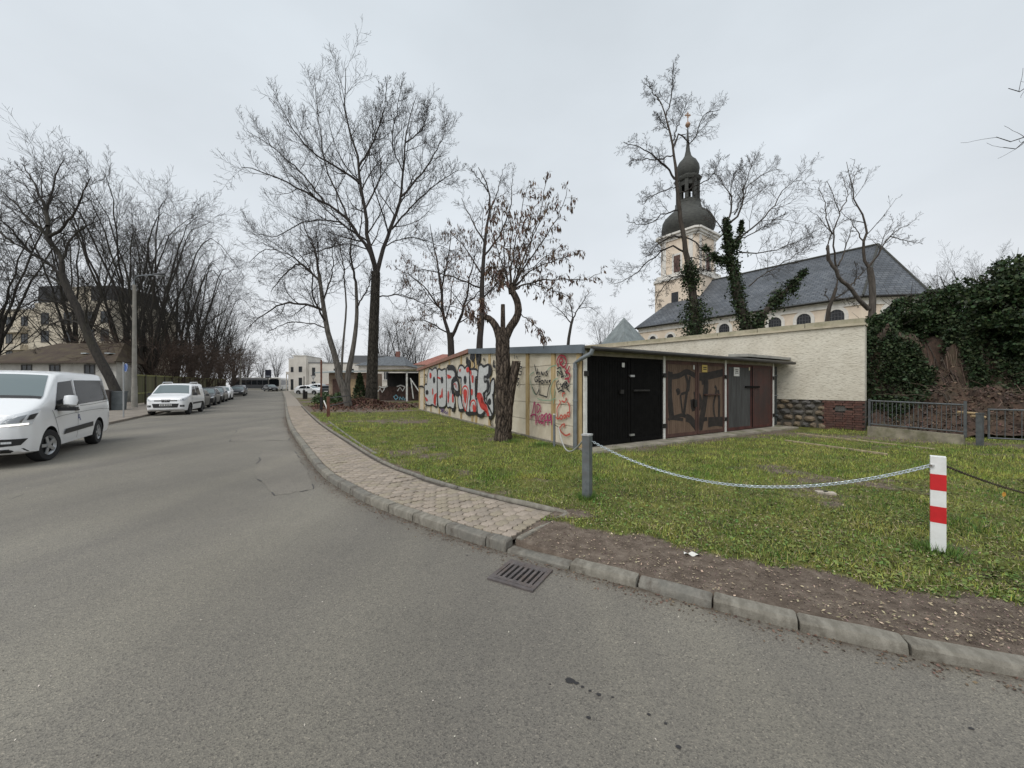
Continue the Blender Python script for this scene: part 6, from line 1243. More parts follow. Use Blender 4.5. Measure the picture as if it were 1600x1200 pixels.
# ================================================================== TREES
def rv(r):
    while True:
        x, y, z = r.uniform(-1, 1), r.uniform(-1, 1), r.uniform(-1, 1); l = x * x + y * y + z * z
        if .01 < l < 1: l = math.sqrt(l); return (x / l, y / l, z / l)
def nrm(v): l = math.sqrt(v[0] ** 2 + v[1] ** 2 + v[2] ** 2) or 1; return (v[0] / l, v[1] / l, v[2] / l)
class TP:                                   # growth parameters by level
    def __init__(s, **k):
        s.max = 4; s.n = [9, 8, 7, 5, 3]; s.kids = [9, 8, 7, 5]; s.ang = [45, 45, 42, 40]; s.ratio = [.6, .5, .5, .5]; s.wander = [.10, .16, .2, .25, .25]; s.up = [.03, .08, .10, .08, .05]; s.t0 = [.3, .2, .15, .15]; s.rr = .62; s.rmin = .0055; s.taper = .75; s.flat = 0
        s.__dict__.update(k)
class Tree:
    def __init__(s, seed): s.r = random.Random(seed); s.b = []; s.tips = []
    def limb(s, pts, r0, r1, lvl, P, n=14, jit=.0, spawn=True, t0=None):
        q = catmull(pts, n); q = [tuple(p + np.array(rv(s.r)) * jit * (0 if i == 0 else 1)) for i, p in enumerate(q)]; rad = [r0 + (r1 - r0) * (i / n) ** .9 for i in range(n + 1)]
        s.b.append((q, rad)); L_ = sum(math.dist(q[i], q[i + 1]) for i in range(n))
        if spawn: s.kids(q, rad, L_, lvl, P, t0)
        return q, rad
    def kids(s, q, rad, L_, lvl, P, t0=None, scale=1.0):
        if lvl >= P.max: return
        r = s.r; nk = P.kids[lvl]; nk = max(1, int(nk * r.uniform(.8, 1.2))); t0 = P.t0[lvl] if t0 is None else t0; az = r.uniform(0, 6.28); n = len(q) - 1
        for k in range(nk):
            t = t0 + (1 - t0) * (k + r.random()) / nk; t = min(t, .995); i = min(int(t * n), n - 1); f = t * n - i; a, b = q[i], q[i + 1]; p = tuple(a[j] + (b[j] - a[j]) * f for j in range(3)); d = nrm(tuple(b[j] - a[j] for j in range(3)))
            az += 2.4 + r.uniform(-.5, .5); an = R(P.ang[lvl] * r.uniform(.65, 1.3)); ref = (0, 0, 1) if abs(d[2]) < .9 else (1, 0, 0)
            u = nrm((d[1] * ref[2] - d[2] * ref[1], d[2] * ref[0] - d[0] * ref[2], d[0] * ref[1] - d[1] * ref[0])); w = (d[1] * u[2] - d[2] * u[1], d[2] * u[0] - d[0] * u[2], d[0] * u[1] - d[1] * u[0])
            ca, sa = math.cos(an), math.sin(an); cz, sz = math.cos(az), math.sin(az); dd = tuple(d[j] * ca + (u[j] * cz + w[j] * sz) * sa for j in range(3))
            rp = rad[i] + (rad[i + 1] - rad[i]) * f
            s.grow(p, dd, L_ * P.ratio[lvl] * (1.15 - .65 * t) * r.uniform(.7, 1.25) * scale, min(rp * .85, max(rp * P.rr * r.uniform(.75, 1.1), P.rmin)), lvl + 1, P)
    def grow(s, p, d, L_, r0, lvl, P):
        r = s.r; n = P.n[lvl]; st = L_ / n; q = [p]; rad = [r0]; wa, up = P.wander[lvl], P.up[lvl]
        for i in range(n):
            v = rv(r); d = nrm((d[0] + v[0] * wa, d[1] + v[1] * wa, d[2] + v[2] * wa + up)); p = (p[0] + d[0] * st, p[1] + d[1] * st, p[2] + d[2] * st); q.append(p); rad.append(max(r0 * (1 - P.taper * (i + 1) / n), P.rmin * .6))
        s.b.append((q, rad))
        if lvl >= P.max - 1: s.tips.append((q, rad))
        s.kids(q, rad, L_, lvl, P)
    def mesh(s, name, m, off, branches=None):
        grp = {}
        for q, rad in (branches or s.b):
            sd = 24 if rad[0] > .12 else 6 if rad[0] > .035 else 4 if rad[0] > .014 else 3; grp.setdefault((len(q), sd), []).append((q, rad))
        VV = []; FF = []; o = 0
        for (n, sd), L_ in grp.items():
            Pn = np.array([q for q, _ in L_]); Rn = np.array([r for _, r in L_]); T = np.empty_like(Pn); T[:, 1:-1] = Pn[:, 2:] - Pn[:, :-2]; T[:, 0] = Pn[:, 1] - Pn[:, 0]; T[:, -1] = Pn[:, -1] - Pn[:, -2]; T /= np.linalg.norm(T, axis=2, keepdims=True) + 1e-9
            mean = Pn[:, -1] - Pn[:, 0]; ref = np.where(np.abs(mean[:, 2:3]) > .75 * np.linalg.norm(mean, axis=1, keepdims=True), [[1.0, 0.2, 0]], [[0, 0, 1.0]]); ref = np.cross(mean, ref); ref /= np.linalg.norm(ref, axis=1, keepdims=True) + 1e-9
            U = ref[:, None] - T * (T * ref[:, None]).sum(2, keepdims=True); U /= np.linalg.norm(U, axis=2, keepdims=True) + 1e-9; Wv = np.cross(T, U); a = np.arange(sd) * 2 * np.pi / sd
            if sd >= 10: g = np.random.default_rng(5); Rn = Rn[:, :, None] * (1 + .055 * g.normal(size=(len(L_), 1, sd)) + .028 * g.normal(size=(len(L_), n, sd)))
            else: Rn = Rn[:, :, None]
            ring = Pn[:, :, None] + (U[:, :, None] * np.cos(a)[None, None, :, None] + Wv[:, :, None] * np.sin(a)[None, None, :, None]) * Rn[:, :, :, None]
            B = len(L_); VV.append(ring.reshape(-1, 3)); bi = (np.arange(B) * n * sd)[:, None, None]; ii = (np.arange(n - 1) * sd)[None, :, None]; kk = np.arange(sd)[None, None, :]; k2 = (kk + 1) % sd
            FF.append(np.stack([bi + ii + kk, bi + ii + k2, bi + ii + sd + k2, bi + ii + sd + kk], -1).reshape(-1, 4) + o); o += B * n * sd
        V = np.concatenate(VV) - np.array(off)[None]; return np_mesh(name, V, np.concatenate(FF), m, smooth=True)
def bark(name, c, c2, dirt=None): return mat(name, c, .92, col2=c2, scale=7, bump=1.0, bscale=15, stretch=(1.6, 1.6, .28), dirt=dirt)
B_grey = bark('bark_grey', (.040, .035, .029), (.095, .085, .070), ((.06, .064, .038), 1.2, .5)); B_dark = bark('bark_dark', (.022, .018, .016), (.050, .042, .036)); B_brown = bark('bark_brown', (.034, .027, .021), (.085, .068, .054)); B_left = bark('bark_left', (.018, .015, .013), (.042, .036, .030), ((.045, .045, .022), .8, .5))
def fissured(name, dark, light, sc=(15, 15, 3.0), depth=.05):
    m = bpy.data.materials.new(name); m.use_nodes = True; nt = m.node_tree; N = nt.nodes.new; L = nt.links.new; b = nt.nodes['Principled BSDF']; b.inputs['Roughness'].default_value = .95; b.inputs['Specular IOR Level'].default_value = .2
    tc = N('ShaderNodeTexCoord'); wn = N('ShaderNodeTexNoise'); wn.inputs['Scale'].default_value = 4.0; wn.inputs['Detail'].default_value = 4; L(tc.outputs['Object'], wn.inputs['Vector'])
    wv = N('ShaderNodeMix'); wv.data_type = 'RGBA'; wv.blend_type = 'LINEAR_LIGHT'; wv.inputs['Factor'].default_value = .06; L(tc.outputs['Object'], wv.inputs['A']); L(wn.outputs['Color'], wv.inputs['B'])
    mp = N('ShaderNodeMapping'); mp.inputs['Scale'].default_value = sc; L(wv.outputs['Result'], mp.inputs[0])
    vo = N('ShaderNodeTexVoronoi'); vo.feature = 'DISTANCE_TO_EDGE'; vo.inputs['Scale'].default_value = 1.0; L(mp.outputs[0], vo.inputs['Vector'])
    n2 = N('ShaderNodeTexNoise'); n2.inputs['Scale'].default_value = 22; n2.inputs['Detail'].default_value = 6; L(tc.outputs['Object'], n2.inputs['Vector'])
    ad = N('ShaderNodeMath'); ad.operation = 'MULTIPLY_ADD'; ad.inputs[1].default_value = .28; L(n2.outputs[0], ad.inputs[0]); L(vo.outputs['Distance'], ad.inputs[2])
    rp = N('ShaderNodeValToRGB'); e = rp.color_ramp.elements; e[0].position = .12; e[0].color = (*dark, 1); e[1].position = .48; e[1].color = (*light, 1); k = e.new(.27); k.color = (*[(a + 2 * c) / 3 * .8 for a, c in zip(dark, light)], 1); L(ad.outputs[0], rp.inputs[0])
    L(rp.outputs[0], b.inputs['Base Color']); bp = N('ShaderNodeBump'); bp.inputs['Strength'].default_value = 1.0; bp.inputs['Distance'].default_value = depth; L(ad.outputs[0], bp.inputs['Height']); L(bp.outputs[0], b.inputs['Normal']); return m
def finish_tree(name, T, base, label, m, mt, group, nb, cat='tree'):
    root = thing(name, base, label, cat, group); link('trunk', T.mesh('trunk', m, base, T.b[:nb]), root); link('crown', T.mesh('crown', mt, base, T.b[nb:]), root); return root
def depthed(pxs, Y, slope=0.0, y0=None):
    out = []; a = pxs[0]
    for p in pxs: l = math.hypot(p[0] - a[0], p[1] - a[1]) / F * Y; out.append(tuple(W(p[0], p[1], Y + (y0 or 0) + slope * l)))
    return out
M_pod = mat('dry_pod', (.115, .075, .052), .85, island=.5); M_ivy = mat('ivy_leaf', (.030, .048, .020), .6, island=.75, spec=.25); M_ivy2 = mat('laurel_leaf', (.034, .058, .022), .55, island=.75, spec=.3)
def leaf_cloud(name, C, size, m, parent, off, updir=None, hang=False):
    """diamond leaves folded along the midrib, at points C (n,3)"""
    N = len(C); a = rng.normal(size=(N, 3)); 
    if hang: a = a * .35 + np.array([0, 0, -1.0])
    a /= np.linalg.norm(a, axis=1, keepdims=True); b = np.cross(a, rng.normal(size=(N, 3))); b /= np.linalg.norm(b, axis=1, keepdims=True) + 1e-9; c = np.cross(a, b); s = size * (.38 + 1.35 * rng.random(N) ** 1.6)[:, None]; C = C - np.array(off)[None]
    V = np.empty((N, 4, 3)); V[:, 0] = C; V[:, 1] = C + a * s * .5 + b * s * (.38 if not hang else .16) + c * s * .10; V[:, 2] = C + a * s; V[:, 3] = C + a * s * .5 - b * s * (.38 if not hang else .16) + c * s * .10
    o = link(name, np_mesh(name, V.reshape(-1, 3), np.arange(4 * N).reshape(-1, 4), m), parent); return tag(o, kind='stuff')

# ---- the tall ash-like street tree
def tall_tree():
    Y = 30; Z = lambda L_: [(340 + x / 2, 40 + (y + max(0, 700 - y) * .075) / 2) for x, y in L_]; T = Tree(21)
    P = TP(kids=[0, 17, 10, 6], ratio=[.5, .34, .44, .5], ang=[40, 48, 44, 40], n=[10, 9, 8, 6, 4], up=[.03, .10, .12, .12, .06], wander=[.08, .12, .15, .2, .2], rmin=.0125, t0=[.3, .12, .1, .12], rr=.5)
    T.limb(depthed(Z([(480, 1195), (483, 1100), (486, 1000), (491, 870), (495, 770)]), Y), .47, .33, 0, P, 12, spawn=False); T.limb([tuple(W(580, 636, Y) + Vector((0, 0, -.2))), tuple(W(580, 628, Y) + Vector((0, 0, .3)))], .72, .45, 0, P, 3, spawn=False)
    nb = 2
    L_ = [([(495, 775), (470, 700), (432, 642), (405, 592), (330, 540), (250, 492), (150, 440), (70, 420)], 0.150, -.25), ([(495, 775), (478, 700), (465, 640), (462, 560), (446, 480), (440, 400), (412, 300), (396, 200), (402, 90)], 0.184, .12), ([(498, 775), (520, 690), (545, 620), (574, 520), (580, 440), (586, 340), (600, 250), (622, 180)], 0.163, .3),
          ([(447, 480), (385, 430), (300, 372), (225, 275), (192, 205)], 0.095, -.35), ([(574, 520), (640, 440), (698, 335), (718, 260)], 0.088, .25), ([(545, 630), (605, 560), (680, 480), (752, 430)], 0.075, -.4), ([(504, 848), (575, 842), (640, 868), (690, 905)], 0.054, -.3), ([(432, 642), (360, 602), (270, 608), (185, 655), (110, 640)], 0.075, .4), ([(441, 420), (488, 330), (518, 240), (530, 140)], 0.088, -.2), ([(335, 542), (262, 442), (180, 362), (90, 300)], 0.075, .2), ([(580, 440), (545, 340), (560, 240), (575, 150)], 0.061, -.35), ([(405, 592), (380, 520), (340, 430), (320, 300), (300, 110)], 0.082, .35), ([(462, 560), (500, 480), (510, 400), (480, 250)], 0.068, .4), ([(586, 340), (640, 290), (660, 210)], 0.054, .3), ([(470, 700), (400, 680), (330, 700), (250, 720)], 0.048, -.5), ([(520, 690), (590, 660), (650, 670), (720, 700)], 0.048, .4)]
    for pts, r0, sl in L_: T.limb(depthed(Z(pts), Y, sl), r0, .02, 1, P, 16, .06)
    finish_tree('tall_street_tree', T, W(580, 636, Y), 'tallest bare tree with wide fan crown rising from the leaf heap by the pavement', fissured('bark_ash', (.018, .016, .013), (.088, .079, .064), (9, 9, 2.2), .04), B_dark, 'bare trees on the verge', nb)
tall_tree()
def forked_tree():
    Y = 26.5; Z = lambda L_: [(340 + x / 2, 40 + y / 2) for x, y in L_]; T = Tree(5); P = TP(kids=[0, 14, 10, 6], ratio=[.5, .42, .46, .5], ang=[40, 52, 46, 40], n=[10, 9, 8, 6, 4], up=[.03, .02, .05, .04, .02], wander=[.08, .15, .18, .22, .2], rmin=.009, t0=[.3, .10, .1, .12], rr=.5)
    T.limb(depthed(Z([(412, 1200), (395, 1140), (380, 1100), (372, 1050), (345, 960), (330, 870), (318, 780)]), Y), .27, .11, 0, P, 12, spawn=False); T.limb(depthed(Z([(408, 1190), (405, 1110), (425, 1000), (435, 900), (432, 800)]), Y + .3), .23, .09, 0, P, 12, spawn=False); T.limb(depthed(Z([(385, 1110), (392, 1000), (402, 880), (396, 800)]), Y + .1), .09, .05, 0, P, 8, spawn=False)
    for pts, r0, sl in [([(318, 780), (305, 700), (270, 630), (262, 600)], 0.096, .2), ([(330, 890), (270, 870), (200, 870), (140, 905), (100, 940)], 0.096, -.25), ([(320, 800), (260, 745), (210, 780), (165, 830)], 0.080, .3), ([(432, 800), (415, 720), (420, 650), (405, 600)], 0.088, -.2), ([(398, 800), (385, 700), (350, 630)], 0.056, .4), ([(435, 880), (470, 820), (480, 760)], 0.056, .4), ([(340, 930), (300, 850), (290, 760), (240, 700)], 0.072, -.5), ([(330, 860), (360, 760), (355, 680)], 0.064, -.3), ([(322, 800), (230, 720), (150, 700), (100, 740)], 0.064, .5), ([(345, 950), (290, 930), (220, 930), (150, 960)], 0.048, .6)]:
        T.limb(depthed(Z(pts), Y, sl), r0, .02, 1, P, 14, .05)
    finish_tree('forked_street_tree', T, W(548, 640, Y), 'shorter bare tree with pale forked trunk and arching boughs over the pavement', bark('bark_pale', (.055, .048, .040), (.17, .155, .135), ((.035, .03, .026), .9, .9)), B_dark, 'bare trees on the verge', 3)
forked_tree()
# ---- the pollarded false acacia in front of the graffiti
def pollard():
    Y = 10.75; Z = lambda L_: [(660 + x / 2.727, 260 + y / 2.727) for x, y in L_]; T = Tree(9); P = TP(max=3, kids=[0, 14, 6], ratio=[.5, .22, .4], ang=[40, 50, 45], n=[10, 9, 5, 3], up=[0, .0, -.06, -.1], wander=[.05, .2, .25, .3], rmin=.0045, t0=[.3, .15, .2], rr=.5)
    T.limb(depthed(Z([(345, 1172), (345, 1120), (344, 960), (345, 850), (342, 740), (342, 715)]), Y), .225, .20, 0, P, 26, .008, spawn=False); T.limb([tuple(W(786.5, 690, Y) - Vector((0, 0, .15))), tuple(W(786.5, 682, Y)), tuple(W(786.5, 665, Y))], .30, .225, 0, P, 4, spawn=False)
    T.limb(depthed(Z([(362, 1120), (370, 1000), (388, 900), (402, 832)]), Y - .06), .13, .125, 0, P, 12, .008, spawn=False)
    T.limb(depthed(Z([(335, 740), (312, 680), (285, 648), (262, 640)]), Y), .135, .075, 0, P, 6, spawn=False); T.limb(depthed(Z([(343, 740), (343, 660), (343, 588)]), Y), .085, .06, 0, P, 6, spawn=False); T.limb(depthed(Z([(350, 740), (372, 690), (398, 650), (409, 615), (402, 570), (384, 535), (380, 515)]), Y), .125, .085, 0, P, 12, spawn=False); T.limb(depthed(Z([(384, 540), (378, 516), (384, 500)]), Y), .115, .075, 0, P, 4, spawn=False)
    nb = 7
    for pts, r0, sl in [([(370, 520), (330, 460), (300, 425), (280, 410)], 0.019, .3), ([(372, 515), (355, 420), (345, 320), (340, 200), (345, 150)], 0.025, .1), ([(378, 512), (385, 400), (410, 250), (440, 110), (450, 90)], 0.025, -.15), ([(384, 512), (430, 400), (490, 230), (520, 100), (525, 45)], 0.028, .1), ([(388, 512), (440, 430), (520, 300), (590, 190), (615, 90)], 0.028, -.2), ([(392, 516), (470, 440), (560, 400), (640, 380), (685, 360)], 0.025, .2), ([(394, 522), (480, 490), (580, 480), (690, 480), (755, 455)], 0.025, -.1), ([(392, 526), (450, 500), (520, 520), (600, 545), (640, 560)], 0.019, .3), ([(410, 625), (450, 650), (490, 690), (530, 745)], 0.015, -.1), ([(375, 515), (370, 380), (380, 260), (330, 120)], 0.022, .25), ([(388, 512), (450, 380), (480, 280), (560, 140)], 0.022, .3), ([(368, 525), (320, 480), (270, 440)], 0.014, -.4), ([(270, 640), (240, 660), (215, 640), (190, 600)], 0.012, .2), ([(275, 640), (255, 600), (250, 560)], 0.012, -.2), ([(384, 512), (410, 380), (470, 200), (500, 130)], 0.019, -.4), ([(390, 515), (480, 420), (600, 330)], 0.019, .5), ([(372, 515), (320, 350), (290, 230), (300, 150)], 0.019, -.3)]:
        T.limb(depthed(Z(pts), Y, sl), r0, .006, 1, P, 14, .03)
    root = finish_tree('pollard_tree', T, W(786.5, 690, Y), 'gnarled pollarded tree with dry brown pods standing before the graffiti wall', fissured('bark_furrowed', (.009, .007, .006), (.135, .105, .082)), B_brown, None, nb)
    mb = MB(); p = W(807.5, 565, Y - .06); mb.lathe([(.122, 0), (.118, .012), (.02, .014)], (p.x, p.y, p.z), 10); mb.build('cut_face', mat('cut_wood', (.17, .12, .085), .9, var=.3, scale=8), root)
    C = []
    for q, rad in T.tips + T.b[nb:nb + 17]:
        k = 14 if len(q) > 8 else 4
        for _ in range(k):
            t = T.r.uniform(.35, 1) * (len(q) - 1); i = min(int(t), len(q) - 2); f = t - i; 
            if T.r.random() < .5: C.append([q[i][j] + (q[i + 1][j] - q[i][j]) * f + T.r.gauss(0, .025) for j in range(3)])
    leaf_cloud('dry_pods', np.array(C), .115, M_pod, root, root.location, hang=True)
pollard()
# ---- trees behind the garage roof
def behind_trees():
    T = Tree(31); Y = 24; P = TP(max=4, kids=[0, 9, 8, 5], ratio=[.5, .42, .45, .5], ang=[40, 60, 48, 42], n=[10, 8, 7, 5, 3], up=[.02, .04, .05, .03, .02], wander=[.08, .16, .2, .25, .2], rmin=.009, rr=.5, t0=[.3, .1, .1, .1])
    T.limb(depthed([(750, 600), (750, 545), (753, 470), (755, 420), (757, 380), (765, 330), (762, 290), (748, 262)], Y), .26, .02, 0, P, 14, .05, spawn=False)
    for pts, r0, sl in [([(755, 430), (725, 385), (705, 365)], .06, .3), ([(756, 400), (790, 350), (800, 300), (800, 280)], .07, -.2), ([(757, 380), (735, 340), (720, 310)], .06, .4), ([(752, 450), (700, 430), (660, 420), (640, 430)], .06, -.3), ([(752, 470), (790, 430), (815, 410)], .06, .4), ([(750, 500), (715, 480), (690, 480)], .05, .5), ([(765, 330), (780, 290), (785, 265)], .05, .2), ([(762, 300), (745, 275), (735, 262)], .04, -.3)]: T.limb(depthed(pts, Y, sl), r0, .015, 1, P, 10, .06)
    root = finish_tree('pod_tree', T, W(750, 600, Y), 'slim dark bare tree with brown pod clusters rising behind the grey-edged garage roof', B_dark, B_dark, 'trees behind the garages', 1)
    C = [[q[-1][j] + T.r.gauss(0, .08) for j in range(3)] for q, _ in T.tips if T.r.random() < .28 and q[0][2] < 12 for _ in range(3)]; leaf_cloud('dry_pods', np.array(C), .17, M_pod, root, root.location, hang=True)
    T = Tree(33); Y = 29; T.limb(depthed([(704, 600), (705, 550), (703, 520)], Y), .3, .24, 0, P, 5, spawn=False)
    for pts, r0, sl in [([(704, 535), (692, 490), (688, 440), (680, 390), (672, 350)], .16, .2), ([(704, 530), (725, 480), (735, 430), (745, 390)], .14, -.2), ([(693, 490), (665, 450), (640, 430), (620, 420)], .08, .4), ([(690, 450), (700, 400), (705, 360)], .08, -.4), ([(726, 480), (755, 450), (775, 440)], .06, .3), ([(700, 520), (660, 500), (635, 505)], .06, -.4)]: T.limb(depthed(pts, Y, sl), r0, .02, 1, P, 10, .06)
    root = finish_tree('low_forked_tree', T, W(704, 600, Y), 'broad bare tree forking low above the rusty red garage roof', B_dark, B_dark, 'trees behind the garages', 1)
    C = [[q[-1][j] + T.r.gauss(0, .08) for j in range(3)] for q, _ in T.tips if T.r.random() < .22 for _ in range(3)]; leaf_cloud('dry_pods', np.array(C), .18, M_pod, root, root.location, hang=True)
    T = Tree(35); Y = 46; T.limb(depthed([(888, 560), (888, 535), (892, 510), (895, 498)], Y), .22, .14, 0, P, 6, spawn=False)
    for pts, r0, sl in [([(893, 505), (880, 490), (866, 478), (858, 470)], .09, .2), ([(895, 498), (905, 480), (915, 465), (925, 455)], .09, -.2), ([(895, 500), (892, 480), (888, 462)], .08, .2), ([(905, 482), (920, 480), (935, 490)], .05, .3)]: T.limb(depthed(pts, Y, sl), r0, .02, 1, P, 9, .06)
    finish_tree('small_far_tree', T, W(888, 560, Y), 'small spreading bare tree seen above the garage roof left of the church', B_dark, B_dark, 'trees behind the garages', 1)
behind_trees()
# ---- churchyard trees
def ivy_on(T, idx, root, rad, n, seed, m=M_ivy, size=.15):
    C = []; r = random.Random(seed)
    for q, _ in [T.b[i] for i in idx]:
        L_ = len(q) - 1
        for _ in range(n):
            t = r.random() * L_; i = min(int(t), L_ - 1); f = t - i; c = [q[i][j] + (q[i + 1][j] - q[i][j]) * f for j in range(3)]; k = t / L_
            if mnoise.noise(Vector((c[0] * 1.7 - seed, c[1] * 1.7, c[2] * 2.1))) < -.22 and k > .25: continue
            w = rad * (1.15 - .75 * k) * (.8 + .9 * mnoise.noise(Vector((c[0] * .9 + seed, c[1] * .9, c[2] * 1.6)))); v = rv(r); ra = w * r.uniform(.25, 1.0) * (1.45 if r.random() < .12 else 1); C.append([c[0] + v[0] * ra, c[1] + v[1] * ra, c[2] + v[2] * ra * 1.1])
    base = [c for c in C if r.random() < .012]
    for c in base[:70]:                                  # trailing shoots
        l = r.uniform(.25, .9); a = r.uniform(0, 6.28); n_ = int(l * 26)
        for k in range(n_): C.append([c[0] + .25 * l * math.cos(a) * k / n_ + r.gauss(0, .03), c[1] + .25 * l * math.sin(a) * k / n_ + r.gauss(0, .03), c[2] - l * (k / n_) ** 1.2 + .06])
    return leaf_cloud('ivy', np.array(C), size, m, root, root.location)
def church_trees():
    Y = 21.5; Z = lambda L_: [(960 + x / 2.667, 80 + (y + max(0, 600 - y) * .06) / 2.667) for x, y in L_]; T = Tree(41); P = TP(max=4, kids=[0, 15, 10, 6], ratio=[.5, .36, .42, .45], ang=[40, 55, 48, 42], n=[10, 9, 7, 5, 3], up=[.02, .05, .05, .0, -.03], wander=[.08, .2, .22, .28, .25], rmin=.008, rr=.48, t0=[.3, .15, .1, .1])
    b, _ = T.limb(depthed(Z([(340, 1240), (335, 1100), (318, 930), (300, 840), (285, 760), (270, 660), (262, 560), (256, 480), (245, 390), (225, 300), (200, 200), (170, 150)]), Y), .22, .02, 0, P, 24, .03, spawn=False); T.limb(depthed(Z([(342, 1220), (336, 1100), (318, 940), (310, 890)]), Y), .25, .18, 0, P, 6, spawn=False)
    for pts, r0, sl in [([(285, 770), (215, 780), (160, 830), (130, 860)], 0.056, -.2), ([(300, 840), (235, 815), (150, 870), (70, 940), (0, 970)], 0.056, .2), ([(270, 660), (200, 680), (140, 720), (60, 715)], 0.043, .3), ([(252, 530), (210, 470), (150, 420), (90, 380), (40, 370)], 0.062, -.2), ([(250, 420), (180, 440), (100, 440), (60, 450)], 0.037, .3), ([(245, 390), (270, 330), (320, 370), (350, 300), (380, 240), (440, 225)], 0.050, .2), ([(230, 320), (190, 270), (170, 240)], 0.031, .3), ([(215, 250), (240, 140), (243, 60), (245, 20)], 0.037, -.2), ([(200, 200), (160, 140), (125, 105)], 0.031, .3), ([(290, 770), (340, 800), (400, 850), (450, 880)], 0.043, .1), ([(265, 600), (330, 560), (400, 520), (440, 440)], 0.037, -.4), ([(320, 930), (370, 910), (430, 920)], 0.031, .3), ([(318, 940), (250, 940), (190, 1000), (170, 1060)], 0.037, .3), ([(262, 560), (190, 590), (110, 640)], 0.031, -.5), ([(300, 860), (380, 870), (420, 860)], 0.031, -.3), ([(240, 370), (270, 280), (300, 200)], 0.037, .4)]: T.limb(depthed(Z(pts), Y, sl), r0, .014, 1, P, 12, .06)
    root = finish_tree('tall_churchyard_tree', T, W(1087, 540, Y), 'tall bare tree with ivy round its lower trunk in front of the church tower', B_brown, B_dark, 'churchyard trees', 2); ivy_on(T, [1], root, .95, 8000, 3, size=.10); 
    Y = 20; T = Tree(43); P2 = TP(max=4, kids=[0, 12, 9, 6], ratio=[.5, .40, .46, .5], ang=[40, 42, 40, 38], n=[10, 9, 7, 5, 3], up=[.02, .04, .06, .05, .02], wander=[.08, .18, .2, .25, .2], rmin=.008, rr=.5, t0=[.3, .2, .1, .1])
    T.limb(depthed(Z([(565, 1200), (545, 1120), (520, 1040), (500, 940), (480, 840), (470, 760), (462, 700)]), Y), .26, .09, 0, P2, 14, spawn=False); T.limb(depthed(Z([(570, 1190), (610, 1110), (670, 1040), (740, 975), (795, 915)]), Y, -.1), .20, .06, 0, P2, 12, spawn=False); T.limb(depthed(Z([(490, 880), (440, 870), (400, 840), (375, 820)]), Y), .08, .03, 0, P2, 8, spawn=False); T.limb(depthed(Z([(485, 830), (520, 780), (530, 710)]), Y, .2), .08, .04, 0, P2, 8, spawn=False)
    for pts, r0, sl in [([(462, 720), (490, 660), (480, 590), (440, 530), (410, 500)], 0.056, .2), ([(475, 720), (530, 660), (540, 580), (560, 500), (570, 450)], 0.056, -.2), ([(500, 800), (580, 730), (660, 650), (720, 560), (780, 530)], 0.056, .15), ([(540, 780), (640, 720), (700, 680)], 0.031, -.3), ([(510, 840), (620, 840), (720, 810), (830, 770)], 0.037, .2), ([(560, 980), (640, 920), (740, 860), (820, 800)], 0.037, -.2), ([(455, 760), (420, 700), (370, 640)], 0.037, .2), ([(500, 680), (560, 560), (640, 500), (690, 490)], 0.037, .4), ([(480, 620), (500, 520), (540, 450)], 0.031, -.4)]: T.limb(depthed(Z(pts), Y, sl), r0, .012, 1, P2, 12, .05)
    root = finish_tree('ivy_tree', T, W(1172, 540, Y), 'ivy-wrapped forked tree with pale twiggy crown behind the roughcast wall', B_brown, bark('bark_twig', (.04, .033, .028), (.08, .067, .056)), 'churchyard trees', 4)
    ivy_on(T, [0], root, .58, 9000, 5, size=.10); ivy_on(T, [1], root, .46, 6500, 6, size=.10); ivy_on(T, [2, 3], root, .42, 2400, 7, size=.09)
    # the two crooked trees at the chancel
    Zb = lambda L_: [(1240 + x / 2.857, 100 + y / 2.857) for x, y in L_]; Y = 17.5; P3 = TP(max=4, kids=[0, 9, 6, 4], ratio=[.5, .34, .42, .45], ang=[40, 45, 42, 40], n=[10, 8, 6, 4, 3], up=[.02, .08, .06, .04, .03], wander=[.08, .2, .22, .25, .25], rmin=.007, rr=.5, t0=[.3, .3, .1, .1])
    T = Tree(51); T.limb(depthed(Zb([(345, 1160), (352, 1080), (350, 980), (340, 910)]), Y), .135, .11, 0, P3, 8, spawn=False); T.limb(depthed(Zb([(335, 1095), (290, 1050), (250, 995), (205, 960), (190, 920), (160, 880), (152, 810)]), Y, -.1), .10, .06, 0, P3, 12, spawn=False)
    for pts, r0, sl in [([(340, 915), (318, 880), (312, 800), (325, 740), (310, 680), (275, 620), (262, 540), (250, 500), (235, 440)], 0.072, .1), ([(335, 905), (370, 860), (410, 790), (470, 740), (520, 710)], 0.043, .2), ([(430, 770), (500, 790), (560, 800)], 0.029, -.2), ([(312, 800), (280, 740), (250, 690)], 0.036, .3), ([(152, 880), (150, 810), (165, 750), (130, 710), (100, 672)], 0.036, .2), ([(190, 910), (178, 800), (185, 720), (205, 660), (180, 600), (150, 520)], 0.043, -.2), ([(175, 760), (145, 690), (140, 620), (110, 550)], 0.036, .3), ([(205, 660), (240, 590), (220, 500)], 0.029, .2), ([(255, 990), (300, 940), (330, 910)], 0.036, .2), ([(270, 990), (280, 930), (275, 890)], 0.022, -.3), ([(262, 540), (280, 490), (300, 470)], 0.022, .3), ([(200, 900), (240, 800), (260, 720)], 0.036, .3), ([(345, 900), (380, 840), (400, 780), (450, 700)], 0.029, -.3)]: T.limb(depthed(Zb(pts), Y, sl), r0, .01, 1, P3, 12, .03)
    finish_tree('crooked_churchyard_tree', T, W(1362, 505, Y), 'crooked bare tree with two leaning stems before the chancel roof', bark('bark_fawn', (.055, .046, .039), (.115, .098, .083)), B_brown, 'churchyard trees', 2)
